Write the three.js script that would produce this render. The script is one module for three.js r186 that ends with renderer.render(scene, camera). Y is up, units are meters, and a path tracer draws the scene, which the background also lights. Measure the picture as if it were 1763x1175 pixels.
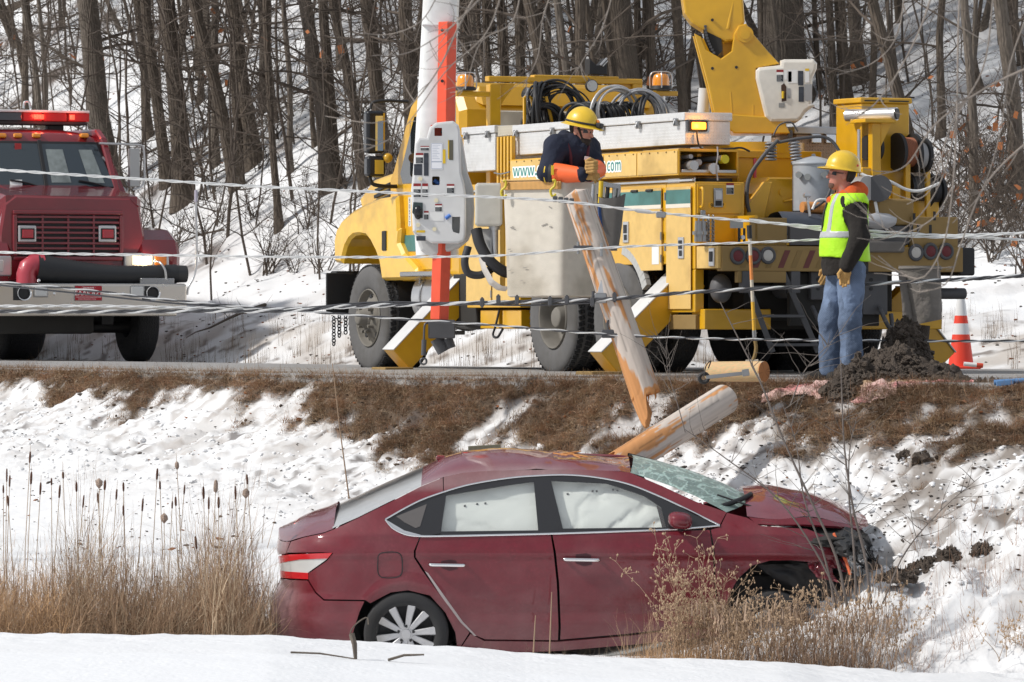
import * as THREE from 'three';
import { mergeGeometries, mergeVertices } from 'three/addons/utils/BufferGeometryUtils.js';
import { RoundedBoxGeometry } from 'three/addons/geometries/RoundedBoxGeometry.js';

// ---------- camera, sky, sun, exposure ----------
const scene = new THREE.Scene();
const FPX = 9400, HX = 881.5, HY = 552;            // focal length and horizon in photo pixels (1763 x 1175)
const camera = new THREE.PerspectiveCamera(2 * Math.atan(587.5 / FPX) * 180 / Math.PI, 1024 / 682, 0.5, 1200);
camera.position.set(0, 0.5, 0);
camera.rotation.x = -Math.atan((587.5 - HY) / FPX);
camera.focus = 46; camera.userData.fStop = 14;
scene.add(camera);
const sunDir = new THREE.Vector3(-0.716, 0.66, 0.2).normalize();
// thin high haze over the whole sky, brighter round the sun and towards the horizon
function hazeSky() {
  const W = 512, H = 256, a = new Float32Array(W * H * 4), d = new THREE.Vector3();
  for (let j = 0; j < H; j++) for (let i = 0; i < W; i++) {
    const el = ((j + 0.5) / H - 0.5) * Math.PI, az = ((i + 0.5) / W - 0.5) * 2 * Math.PI; d.set(Math.cos(el) * Math.cos(az), Math.sin(el), Math.cos(el) * Math.sin(az));
    const up = Math.max(0, d.y), k = Math.pow(1 - up, 2.2), c = Math.max(0, d.dot(sunDir)); const cl = up > 0 ? ss(0.38, 0.72, fbm(d.x / (up + 0.25) * 1.6 + 9, d.z / (up + 0.25) * 1.6, 3, 5)) : 0;
    const glow = 0.30 * Math.pow(c, 8) + 0.35 * Math.pow(c, 60); let r = lerp(0.26, 0.385, k), g = lerp(0.31, 0.42, k), b = lerp(0.40, 0.475, k); r = lerp(r, 0.46, cl * 0.7) + glow; g = lerp(g, 0.465, cl * 0.7) + glow * 0.96; b = lerp(b, 0.475, cl * 0.7) + glow * 0.9;
    const low = d.y < 0 ? 0.75 : 1; a.set([r * low, g * low, b * low, 1], (j * W + i) * 4);
  }
  const t = new THREE.DataTexture(a, W, H, THREE.RGBAFormat, THREE.FloatType); t.mapping = THREE.EquirectangularReflectionMapping; t.magFilter = t.minFilter = THREE.LinearFilter; t.wrapS = THREE.RepeatWrapping; t.needsUpdate = true; return t;
}
const sun = new THREE.DirectionalLight(new THREE.Color(1, 0.96, 0.91), 2.8);
sun.name = 'sun'; sun.position.copy(sunDir).multiplyScalar(120).add(new THREE.Vector3(0, 0, -55));
sun.target.position.set(0, 0, -55); sun.castShadow = true; sun.shadow.radius = 7;
Object.assign(sun.shadow.camera, { left: -35, right: 35, top: 35, bottom: -35, near: 1, far: 260 });
sun.shadow.mapSize.set(4096, 4096);
scene.add(sun, sun.target);
const renderer = new THREE.WebGLRenderer({ antialias: true });
renderer.setSize(1024, 682);
renderer.shadowMap.enabled = true;
renderer.toneMapping = THREE.LinearToneMapping;
renderer.toneMappingExposure = 1.25;

// ---------- helpers ----------
let seed = 12345;
const srand = (s) => { seed = s >>> 0; };
function rnd() { seed = (seed + 0x6D2B79F5) >>> 0; let t = seed; t = Math.imul(t ^ (t >>> 15), t | 1); t ^= t + Math.imul(t ^ (t >>> 7), t | 61); return ((t ^ (t >>> 14)) >>> 0) / 4294967296; }
const rr = (a, b) => a + (b - a) * rnd();
const V = (x, y, z) => new THREE.Vector3(x, y, z);
const lerp = (a, b, t) => a + (b - a) * t;
const clamp = (x, a, b) => Math.min(b, Math.max(a, x));
const ss = (a, b, x) => { const t = clamp((x - a) / (b - a), 0, 1); return t * t * (3 - 2 * t); };
function hash3(x, y, z) { let h = Math.imul(x, 374761393) + Math.imul(y, 668265263) + Math.imul(z, 2147483647) | 0; h = Math.imul(h ^ (h >>> 13), 1274126177); h ^= h >>> 16; return (h >>> 0) / 4294967296; }
function vn(x, y = 0, z = 0) {
  const X = Math.floor(x), Y = Math.floor(y), Z = Math.floor(z); let fx = x - X, fy = y - Y, fz = z - Z;
  fx = fx * fx * (3 - 2 * fx); fy = fy * fy * (3 - 2 * fy); fz = fz * fz * (3 - 2 * fz);
  const L = (a, b, t) => a + (b - a) * t;
  return L(L(L(hash3(X, Y, Z), hash3(X + 1, Y, Z), fx), L(hash3(X, Y + 1, Z), hash3(X + 1, Y + 1, Z), fx), fy), L(L(hash3(X, Y, Z + 1), hash3(X + 1, Y, Z + 1), fx), L(hash3(X, Y + 1, Z + 1), hash3(X + 1, Y + 1, Z + 1), fx), fy), fz);
}
function fbm(x, y = 0, z = 0, o = 4) { let s = 0, a = 0.5, n = 0; for (let i = 0; i < o; i++) { s += a * vn(x, y, z); n += a; a *= 0.5; x = x * 2.03 + 7.1; y = y * 2.03 + 3.7; z = z * 2.03 + 1.3; } return s / n; }
const pl = (pts, x) => { // piecewise linear
  if (x <= pts[0][0]) return pts[0][1];
  for (let i = 1; i < pts.length; i++) if (x <= pts[i][0]) return lerp(pts[i - 1][1], pts[i][1], (x - pts[i - 1][0]) / (pts[i][0] - pts[i - 1][0]));
  return pts[pts.length - 1][1];
};
const pt = (px, py, d) => V((px - HX) * d / FPX, 0.5 - (py - HY) * d / FPX, -d);   // photo pixel + distance -> place in the world
scene.background = scene.environment = hazeSky();
// textures: tileable noise, in metres through uv
function tex(n, f, srgb, rep = 1) {
  const a = new Uint8Array(n * n * 4);
  for (let j = 0; j < n; j++) for (let i = 0; i < n; i++) { const c = f(i / n, j / n); const k = (j * n + i) * 4; a[k] = clamp(c[0], 0, 1) * 255; a[k + 1] = clamp(c[1], 0, 1) * 255; a[k + 2] = clamp(c[2], 0, 1) * 255; a[k + 3] = 255; }
  const t = new THREE.DataTexture(a, n, n); t.wrapS = t.wrapT = THREE.RepeatWrapping; t.magFilter = THREE.LinearFilter; t.minFilter = THREE.LinearMipmapLinearFilter; t.generateMipmaps = true;
  if (srgb) t.colorSpace = THREE.SRGBColorSpace;
  t.repeat.set(rep, rep); t.needsUpdate = true; return t;
}
const per = (u, v, s, z = 0, o = 4) => { // periodic fbm by blending
  const f = (a, b) => fbm(a * s, b * s, z, o);
  const bu = ss(0, 1, u), bv = ss(0, 1, v);
  return lerp(lerp(f(u, v), f(u - 1, v), bu), lerp(f(u, v - 1), f(u - 1, v - 1), bu), bv);
};
const T = {};
T.grime = tex(256, (u, v) => { const a = per(u, v, 6, 1), b = per(u, v, 30, 5), k = 0.8 + 0.32 * (a - 0.5) * 2 * 0.6 + 0.14 * (b - 0.5); return [k, k, k]; }, false, 0.5);
T.dusty = tex(256, (u, v) => { const a = ss(0.45, 0.7, per(u, v, 5, 2)), b = per(u, v, 40, 9), k = 0.90 - 0.24 * a + 0.2 * (b - 0.5); return [k, k * (1 - 0.03 * a), k * (1 - 0.08 * a)]; }, false, 0.6);
T.speck = tex(256, (u, v) => { const a = per(u, v, 60, 61, 3), b = per(u, v, 14, 63, 4); const k = 0.86 + 0.22 * (a - 0.5) + 0.20 * (b - 0.5) + (a > 0.70 ? 0.25 : 0); return [k, k, k]; }, false, 1.1);
T.crust = tex(512, (u, v) => { const a = per(u, v, 10, 71, 5), b = per(u, v, 40, 73, 3), c = Math.abs(per(u, v, 22, 75, 3) - 0.5) * 2; const k = 0.45 * a + 0.25 * b + 0.3 * c; return [k, k, k]; }, false, 0.8);
T.fine = tex(128, (u, v) => { const k = per(u, v, 32, 3, 2); return [k, k, k]; }, false, 8);
T.rough = tex(256, (u, v) => { const k = 0.45 + 0.5 * per(u, v, 8, 4); return [k, k, k]; }, false, 0.8);
T.bark = tex(256, (u, v) => { const w = per(u, v, 4, 8, 3) * 0.12; const r = Math.abs(Math.sin((u + w) * Math.PI * 14 + 6 * per(u, v, 6, 3, 3))); const k = 0.25 + 0.55 * r * per(u, v, 12, 11, 3) * 1.4; return [k, k, k]; }, false, 1);
T.barkc = tex(256, (u, v) => { const a = per(u, v, 5, 21, 3), b = per(u, v, 26, 6, 3); const k = 0.62 + 0.5 * (a - 0.5) + 0.5 * (b - 0.5); return [k * 1.02, k, k * 0.97]; }, false, 1);
T.tread = tex(128, (u, v) => { const k = (Math.sin(u * Math.PI * 2 * 8 + 1.2 * Math.sin(v * Math.PI * 8)) > 0.2 && Math.sin(v * Math.PI * 2 * 6) > -0.7) ? 0.9 : 0.1; return [k, k, k]; }, false, 4);
T.diamond = tex(256, (u, v) => { const N = 16, x = u * N, y = v * N, cx = Math.floor(x), cy = Math.floor(y), o = (cx + cy) % 2; let a = x - cx - 0.5, b = y - cy - 0.5; const p = o ? a + b : a - b, q = o ? a - b : a + b; const d = Math.hypot(p / 0.62, q / 0.2); const k = d < 1 ? 1 - d * d : 0; return [k, k, k]; }, false, 2.2);
T.wood = tex(256, (u, v) => { const g = per(u, v, 3, 31, 3), s = 0.5 + 0.5 * Math.sin((u * 22 + g * 3) * Math.PI * 2); const k = 0.82 + 0.18 * s * 0.5 + 0.2 * (per(u, v, 30, 13, 3) - 0.5); return [k, k * 0.98, k * 0.94]; }, false, 1);
T.weave = tex(128, (u, v) => { const k = 0.6 + 0.4 * Math.sin(u * Math.PI * 2 * 24) * Math.sin(v * Math.PI * 2 * 24); return [k, k, k]; }, false, 8);
T.denim = tex(256, (u, v) => { const a = ss(0.4, 0.72, per(u, v, 3, 41)); const t = 0.5 + 0.5 * Math.sin((u + v) * Math.PI * 2 * 40); const k = 0.62 + 0.5 * a + 0.12 * (t - 0.5); return [k, k, k]; }, false, 1.4);
T.fold = tex(256, (u, v) => { const k = per(u, v, 5, 51, 4); return [k, k, k]; }, false, 2);

function mat(r, g, b, rough = 0.6, metal = 0, o = {}) { const m = new THREE.MeshPhysicalMaterial({ roughness: rough, metalness: metal, ...o }); m.color.setRGB(r, g, b); return m; }
const M = {
  yellow: mat(0.82, 0.445, 0.012, 0.36, 0, { map: T.grime, clearcoat: 0.4, clearcoatRoughness: 0.25 }),
  yellowDusty: mat(0.78, 0.52, 0.17, 0.55, 0, { map: T.dusty }),
  yellowDirty: mat(0.33, 0.215, 0.075, 0.75, 0, { map: T.grime, bumpMap: T.fine, bumpScale: 0.001 }),
  hoodYellow: mat(0.88, 0.52, 0.03, 0.3, 0, { map: T.dusty, clearcoat: 0.6, clearcoatRoughness: 0.15 }),
  white: mat(0.80, 0.80, 0.79, 0.35, 0, { map: T.grime }),
  boomWhite: mat(0.82, 0.82, 0.80, 0.28, 0, { clearcoat: 0.5, clearcoatRoughness: 0.2, map: T.dusty }),
  bucket: mat(0.66, 0.61, 0.52, 0.6, 0, { map: T.dusty, bumpMap: T.fine, bumpScale: 0.002 }),
  cream: mat(0.70, 0.62, 0.50, 0.5, 0, { map: T.dusty }),
  orange: mat(0.80, 0.09, 0.035, 0.45, 0, { map: T.dusty }),
  steel: mat(0.42, 0.42, 0.42, 0.4, 0.8, { map: T.grime, roughnessMap: T.rough }),
  alu: mat(0.74, 0.74, 0.73, 0.45, 0.3, { bumpMap: T.diamond, bumpScale: 0.003, map: T.dusty }),
  aluSmooth: mat(0.72, 0.72, 0.72, 0.35, 0.75, { map: T.grime }),
  chrome: mat(0.82, 0.82, 0.82, 0.1, 1),
  bumperSteel: mat(0.66, 0.61, 0.54, 0.42, 0.85, { roughnessMap: T.rough }),
  dark: mat(0.018, 0.018, 0.019, 0.6),
  blackGloss: mat(0.012, 0.012, 0.014, 0.2),
  under: mat(0.035, 0.033, 0.03, 0.85, 0, { map: T.grime }),
  greyDirty: mat(0.17, 0.155, 0.14, 0.8, 0, { map: T.dusty, bumpMap: T.fine, bumpScale: 0.002 }),
  greyFrame: mat(0.10, 0.10, 0.105, 0.6, 0.2, { map: T.grime }),
  rubber: mat(0.085, 0.083, 0.085, 0.85, 0, { map: T.dusty }),
  rubberTread: mat(0.03, 0.03, 0.031, 0.9, 0, { bumpMap: T.tread, bumpScale: 0.012 }),
  tyreDirty: mat(0.13, 0.127, 0.125, 0.9, 0, { map: T.dusty, bumpMap: T.fine, bumpScale: 0.002 }),
  rimDirty: mat(0.20, 0.185, 0.16, 0.75, 0.1, { map: T.dusty }),
  glass: mat(0.75, 0.85, 0.83, 0.02, 0, { transmission: 1, thickness: 0 }),
  darkGlass: mat(0.012, 0.016, 0.018, 0.03, 0, { clearcoat: 1, clearcoatRoughness: 0.02 }),
  redLens: mat(0.55, 0.012, 0.02, 0.2, 0, { clearcoat: 1 }),
  clearLens: mat(0.62, 0.62, 0.60, 0.15, 0.1, { clearcoat: 1 }),
  amber: mat(0.85, 0.30, 0.01, 0.2, 0, { clearcoat: 1 }),
  fireRed: mat(0.235, 0.010, 0.018, 0.25, 0, { map: T.grime, clearcoat: 1, clearcoatRoughness: 0.08 }),
  cable: mat(0.02, 0.02, 0.022, 0.5),
  cableGrey: mat(0.30, 0.31, 0.33, 0.45),
  wire: mat(0.80, 0.80, 0.78, 0.38, 0.45),
  wireDark: mat(0.10, 0.10, 0.105, 0.4, 0.5),
  bark: mat(0.160, 0.128, 0.100, 0.95, 0, { map: T.barkc, bumpMap: T.bark, bumpScale: 0.03 }),
  barkGrey: mat(0.21, 0.178, 0.148, 0.95, 0, { map: T.barkc, bumpMap: T.bark, bumpScale: 0.02 }),
  twig: mat(0.098, 0.077, 0.061, 0.95),
  twigPale: mat(0.24, 0.205, 0.175, 0.9),
  leaf: mat(0.34, 0.12, 0.04, 0.85, 0, { side: THREE.DoubleSide }),
  wood: mat(0.66, 0.29, 0.09, 0.75, 0, { map: T.wood }),
  teal: mat(0.075, 0.22, 0.20, 0.5, 0, { map: T.dusty }),
  stripeWhite: mat(0.72, 0.66, 0.55, 0.5),
  glove: mat(0.46, 0.27, 0.09, 0.85, 0, { bumpMap: T.fold, bumpScale: 0.01 }),
  skin: mat(0.50, 0.24, 0.17, 0.55, 0, {}),
  skinRuddy: mat(0.46, 0.18, 0.13, 0.55, 0, {}),
  hair: mat(0.02, 0.014, 0.01, 0.8),
  helmet: mat(0.80, 0.52, 0.03, 0.35, 0, { clearcoat: 0.4, map: T.dusty }),
  navy: mat(0.012, 0.016, 0.034, 0.92, 0, { bumpMap: T.fold, bumpScale: 0.03 }),
  jacketBlack: mat(0.016, 0.013, 0.011, 0.95, 0, { bumpMap: T.fold, bumpScale: 0.03 }),
  hiviz: mat(0.42, 0.80, 0.012, 0.6, 0, { bumpMap: T.fold, bumpScale: 0.02 }),
  reflective: mat(0.45, 0.46, 0.46, 0.4, 0.1),
  hood: mat(0.55, 0.085, 0.012, 0.9, 0, { bumpMap: T.fold, bumpScale: 0.02 }),
  jeans: mat(0.155, 0.215, 0.33, 0.9, 0, { map: T.denim, bumpMap: T.fold, bumpScale: 0.03 }),
  boot: mat(0.02, 0.018, 0.016, 0.8),
  orangeRubber: mat(0.95, 0.15, 0.035, 0.5),
  soil: mat(0.06, 0.046, 0.035, 0.85, 0, { bumpMap: T.fine, bumpScale: 0.01 }),
  label: mat(0.75, 0.75, 0.73, 0.5),
  labelDark: mat(0.06, 0.065, 0.075, 0.5),
  labelRed: mat(0.42, 0.03, 0.03, 0.5),
  labelYellow: mat(0.72, 0.48, 0.02, 0.5),
};
for (const k in M) M[k].name = k;

const used = new Map();
function numbered(n) { const c = used.get(n) ?? 0; used.set(n, c + 1); return c ? n + '_' + String(c).padStart(3, '0') : n; }
function boxUV(g0) {
  const g = g0.index ? g0.toNonIndexed() : g0; const p = g.attributes.position, n = p.count, uv = new Float32Array(n * 2);
  const a = V(), b = V(), c = V();
  for (let i = 0; i < n; i += 3) {
    a.fromBufferAttribute(p, i); b.fromBufferAttribute(p, i + 1); c.fromBufferAttribute(p, i + 2);
    const q = b.clone().sub(a).cross(c.clone().sub(a)); const x = Math.abs(q.x), y = Math.abs(q.y), z = Math.abs(q.z);
    for (const [k, w] of [[i, a], [i + 1, b], [i + 2, c]]) { if (x >= y && x >= z) { uv[k * 2] = w.z; uv[k * 2 + 1] = w.y; } else if (y >= z) { uv[k * 2] = w.x; uv[k * 2 + 1] = w.z; } else { uv[k * 2] = w.x; uv[k * 2 + 1] = w.y; } }
  }
  g.setAttribute('uv', new THREE.BufferAttribute(uv, 2)); return g;
}
function fin(g) { // ready for merging: non-indexed, position/normal/uv(/color)
  if (g.userData.fin) return g;
  let r = g.userData.keepUV ? (g.index ? g.toNonIndexed() : g) : boxUV(g);
  for (const k of Object.keys(r.attributes)) if (!['position', 'normal', 'uv', 'color'].includes(k)) r.deleteAttribute(k);
  if (!r.attributes.normal) r.computeVertexNormals();
  r.userData = { fin: true }; return r;
}
function geo(gs) { const l = (Array.isArray(gs) ? gs.flat() : [gs]).filter(Boolean).map(fin); return l.length === 1 ? l[0] : mergeGeometries(l); }
function mesh(name, gs, m, parent) {
  const o = new THREE.Mesh(geo(gs), m); o.castShadow = o.receiveShadow = true;
  if (parent) { o.name = name; parent.add(o); } else { o.name = numbered(name); scene.add(o); }
  return o;
}
function tag(o, label, category, group, kind) { if (label) o.userData.label = label; if (category) o.userData.category = category; if (group) o.userData.group = group; if (kind) o.userData.kind = kind; return o; }
function thing(name, label, category, pos = [0, 0, 0], group) { const o = new THREE.Group(); o.name = numbered(name); o.position.set(...pos); scene.add(o); return tag(o, label, category, group); }
function struct(name, gs, m) { const o = mesh(name, gs, m); o.userData.kind = 'structure'; return o; }
// geometry
function bx(x0, x1, y0, y1, z0, z1, r = 0.008) {
  const w = Math.abs(x1 - x0), h = Math.abs(y1 - y0), d = Math.abs(z1 - z0); r = Math.min(r, w * 0.4, h * 0.4, d * 0.4);
  const g = r > 0.0015 ? new RoundedBoxGeometry(w, h, d, 1, r) : new THREE.BoxGeometry(w, h, d);
  return g.translate((x0 + x1) / 2, (y0 + y1) / 2, (z0 + z1) / 2);
}
function orient(g, a, b) { const d = b.clone().sub(a); const q = new THREE.Quaternion().setFromUnitVectors(V(0, 1, 0), d.clone().normalize()); return g.applyQuaternion(q).translate((a.x + b.x) / 2, (a.y + b.y) / 2, (a.z + b.z) / 2); }
const vv = (a) => Array.isArray(a) ? V(...a) : a;
function rod(a, b, r0, r1 = r0, s = 10) { a = vv(a); b = vv(b); return orient(new THREE.CylinderGeometry(r1, r0, a.distanceTo(b), s), a, b); }
function bar(a, b, w, h, up = V(0, 1, 0), r = 0.004) { // box beam from a to b
  a = vv(a); b = vv(b); const L = a.distanceTo(b), z = b.clone().sub(a).normalize(); let x = up.clone().cross(z); if (x.length() < 1e-3) x = V(1, 0, 0).cross(z); x.normalize(); const y = z.clone().cross(x);
  const g = new RoundedBoxGeometry(w, h, L, 1, Math.min(r, w * 0.4, h * 0.4)); const m = new THREE.Matrix4().makeBasis(x, y, z).setPosition(a.clone().add(b).multiplyScalar(0.5)); return g.applyMatrix4(m);
}
function tube(pts, r, s = 6, seg) { const c = new THREE.CatmullRomCurve3(pts.map(vv)); return new THREE.TubeGeometry(c, seg ?? Math.max(4, pts.length * 4), r, s, false); }
function limb(pts, rad, sides = 6, vs = 1) { // tapered tube through pts, uv in metres
  const n = pts.length, pos = [], nor = [], uv = [], idx = []; let len = 0; const up = V(0.31, 0.2, 0.93); let x = V(), y = V();
  for (let i = 0; i < n; i++) {
    const t = (i < n - 1 ? pts[i + 1].clone().sub(pts[i]) : pts[i].clone().sub(pts[i - 1])); if (i > 0) { len += pts[i].distanceTo(pts[i - 1]); if (i < n - 1) t.add(pts[i].clone().sub(pts[i - 1])); } t.normalize();
    if (i === 0) x.crossVectors(up, t).normalize(); else x.sub(t.clone().multiplyScalar(x.dot(t))).normalize(); y.crossVectors(t, x);
    for (let k = 0; k <= sides; k++) { const a = k / sides * 6.28318; const c = Math.cos(a), s = Math.sin(a); const d = V(x.x * c + y.x * s, x.y * c + y.y * s, x.z * c + y.z * s); pos.push(pts[i].x + d.x * rad[i], pts[i].y + d.y * rad[i], pts[i].z + d.z * rad[i]); nor.push(d.x, d.y, d.z); uv.push(k / sides * 6.28 * rad[0] * vs, len * vs); }
  }
  for (let i = 0; i < n - 1; i++) for (let k = 0; k < sides; k++) { const a = i * (sides + 1) + k, b = a + sides + 1; idx.push(a, a + 1, b, b, a + 1, b + 1); }
  const g = new THREE.BufferGeometry(); g.setAttribute('position', new THREE.Float32BufferAttribute(pos, 3)); g.setAttribute('normal', new THREE.Float32BufferAttribute(nor, 3)); g.setAttribute('uv', new THREE.Float32BufferAttribute(uv, 2)); g.setIndex(idx); g.userData.keepUV = true; return g;
}
function ext(pts, depth, bev = 0.004, axis = 'z') { // polygon in xy extruded along +z
  const s = new THREE.Shape(pts.map((p) => new THREE.Vector2(p[0], p[1])));
  return new THREE.ExtrudeGeometry(s, { depth, bevelEnabled: bev > 0, bevelThickness: bev, bevelSize: bev, bevelSegments: 1, curveSegments: 6 });
}
function lathe(pts, s = 24) { return new THREE.LatheGeometry(pts.map((p) => new THREE.Vector2(p[0], p[1])), s); }
function gridGeo(nu, nv, f, uvf) { // f(i/nu, j/nv) -> Vector3
  const pos = [], uv = [], idx = [];
  for (let j = 0; j <= nv; j++) for (let i = 0; i <= nu; i++) { const p = f(i / nu, j / nv); pos.push(p.x, p.y, p.z); uv.push(i / nu, j / nv); }
  for (let j = 0; j < nv; j++) for (let i = 0; i < nu; i++) { const a = j * (nu + 1) + i, b = a + nu + 1; idx.push(a, a + 1, b, b, a + 1, b + 1); }
  const g = new THREE.BufferGeometry(); g.setAttribute('position', new THREE.Float32BufferAttribute(pos, 3)); g.setAttribute('uv', new THREE.Float32BufferAttribute(uv, 2)); g.setIndex(idx); g.computeVertexNormals(); return g;
}
const smoothN = (g) => { g = mergeVertices(g); g.computeVertexNormals(); return g; };
// small print: a canvas texture on a thin plate
function print(w, h, draw, o = {}) {
  const c = document.createElement('canvas'); c.width = w; c.height = h; const x = c.getContext('2d'); draw(x, w, h);
  const t = new THREE.CanvasTexture(c); t.colorSpace = THREE.SRGBColorSpace;
  const m = new THREE.MeshStandardMaterial({ map: t, roughness: 0.5, ...o }); m.name = 'print'; return m;
}
function plate(w, h, m, mtx, name, parent) { const g = new THREE.PlaneGeometry(w, h); g.userData.keepUV = true; if (mtx) g.applyMatrix4(mtx); return mesh(name, g, m, parent); }

// ---------- the ground: road, banks, ditch and wooded hill in one sheet ----------
const EDGE = [[-60, 150], [-30, 98], [-12, 67], [-8, 61], [-5.3, 56.6], [-3, 52.2], [-1.5, 49.6], [0, 47.1], [2, 44.6], [4, 42.5], [8, 38.8], [14, 33.5], [30, 20], [60, -5]];
const edgeD = (x) => (pl(EDGE, x - 0.6) + pl(EDGE, x) * 2 + pl(EDGE, x + 0.6)) / 4;
const farD = (x) => edgeD(x) + 11.5 + 3.2 * ss(0.5, 3, x);
const CREST = [[-3.6, -1.69], [-1.7, -1.70], [-1.15, -1.745], [-0.37, -1.79], [0.07, -1.83], [0.6, -1.855], [1.2, -1.875], [1.9, -1.9], [2.2, -1.95], [2.6, -1.985], [3.6, -2.03]];
function groundY(x, d, rough = true) {
  const e = edgeD(x), f = farD(x); let y = 0;
  if (d >= e && d <= f) return -0.03;
  if (d < e) {
    const t = e - d, L = e - (41.2 - clamp(x, 0, 4) * 0.62), s = clamp(t / L, 0, 1), p = lerp(0.68, 1.12, ss(-0.5, 2.2, x));
    y = -0.03 - 1.96 * Math.pow(s, p);
    y += 0.05 * ss(0, 0.25, t) * (1 - ss(0.3, 0.8, t));
    if (rough) {
      const k = ss(0.1, 0.6, t) * (1 - 0.75 * ss(2.8, 5, t));
      y += brown(x, d) * (0.09 * (fbm(x * 3.4, d * 3.4, 55, 3) - 0.5) + 0.05 * (vn(x * 11, d * 11, 8) - 0.5)); y += k * (0.16 * (fbm(x * 1.3, d * 1.3, 3) - 0.5) + 0.12 * (fbm(x * 5, d * 5, 8, 3) - 0.5) + 0.07 * (Math.abs(fbm(x * 9, d * 14, 18, 3) - 0.5) * 2 - 0.25)) + 0.02 * (fbm(x * 2.2, d * 2.2, 5) - 0.5);
      const rk = ss(1.5, 2.6, x) * ss(0.9, 1.6, t) * (1 - ss(5, 7, t)); y += rk * (0.34 * (fbm(x * 2.1, d * 2.1, 17) - 0.5) + 0.12 * (vn(x * 6, d * 6, 4) - 0.5) - 0.07 * ss(0.62, 0.78, vn(x * 3.1, d * 3.6, 60)));
    }
    const c = pl(CREST, x * 38 / Math.max(d, 20)); const k2 = 1 - ss(38.15, 39.5, d);
    if (k2 > 0) { y = lerp(y, c, k2); if (rough) y += 0.022 * (fbm(x * 3, d * 3, 9, 4) - 0.5) * ss(30, 36, d) + 0.02 * (fbm(x * 9, d * 9, 2, 2) - 0.5) * ss(36, 38, d); }
    return y;
  }
  const s = d - f;
  y = -0.03 + 0.5 * ss(0, 2.6, s) + 0.8 * ss(2.2, 7, s) + 0.34 * Math.max(0, s - 6) - 0.17 * Math.max(0, s - 90);
  if (rough) { const k = ss(0.2, 2, s); y += k * (0.55 * (fbm(x * 0.35, d * 0.35, 2) - 0.5) * ss(2, 9, s) + 0.22 * (fbm(x * 1.1, d * 1.1, 6) - 0.5) + 0.05 * (fbm(x * 4, d * 4, 1, 2) - 0.5)); }
  return y;
}
function brown(x, d) { // soil and matted grass showing through the snow, 0..1
  const t = edgeD(x) - d; if (t < -0.6 || t > 6) return 0;
  const reach = pl([[-6, 0.42], [-4, 0.5], [-2.6, 0.6], [-1.4, 0.8], [-0.7, 1.25], [0.2, 1.5], [0.7, 1.4], [1.0, 1.1], [1.6, 0.85], [2, 0.75], [2.6, 0.8], [3.1, 1.0], [4.5, 1.1]], x);
  const n = fbm(x * 1.6, d * 1.6, 12, 4) - 0.5, m = fbm(x * 7, d * 7, 14, 3) - 0.5;
  return ss(0.35, -0.2, t - reach + n * 2.3 + m * 1.5) * (1 - 0.85 * ss(0.62, 0.7, fbm(x * 2.6, d * 2.6, 77, 3)) * ss(0.15, 0.5, t));
}
const axis = (segs) => { const r = []; for (const [a, b, st] of segs) { const n = Math.max(1, Math.round((b - a) / st)); for (let i = 0; i < n; i++) r.push(a + (b - a) * i / n); } r.push(segs[segs.length - 1][1]); return r; };
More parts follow.
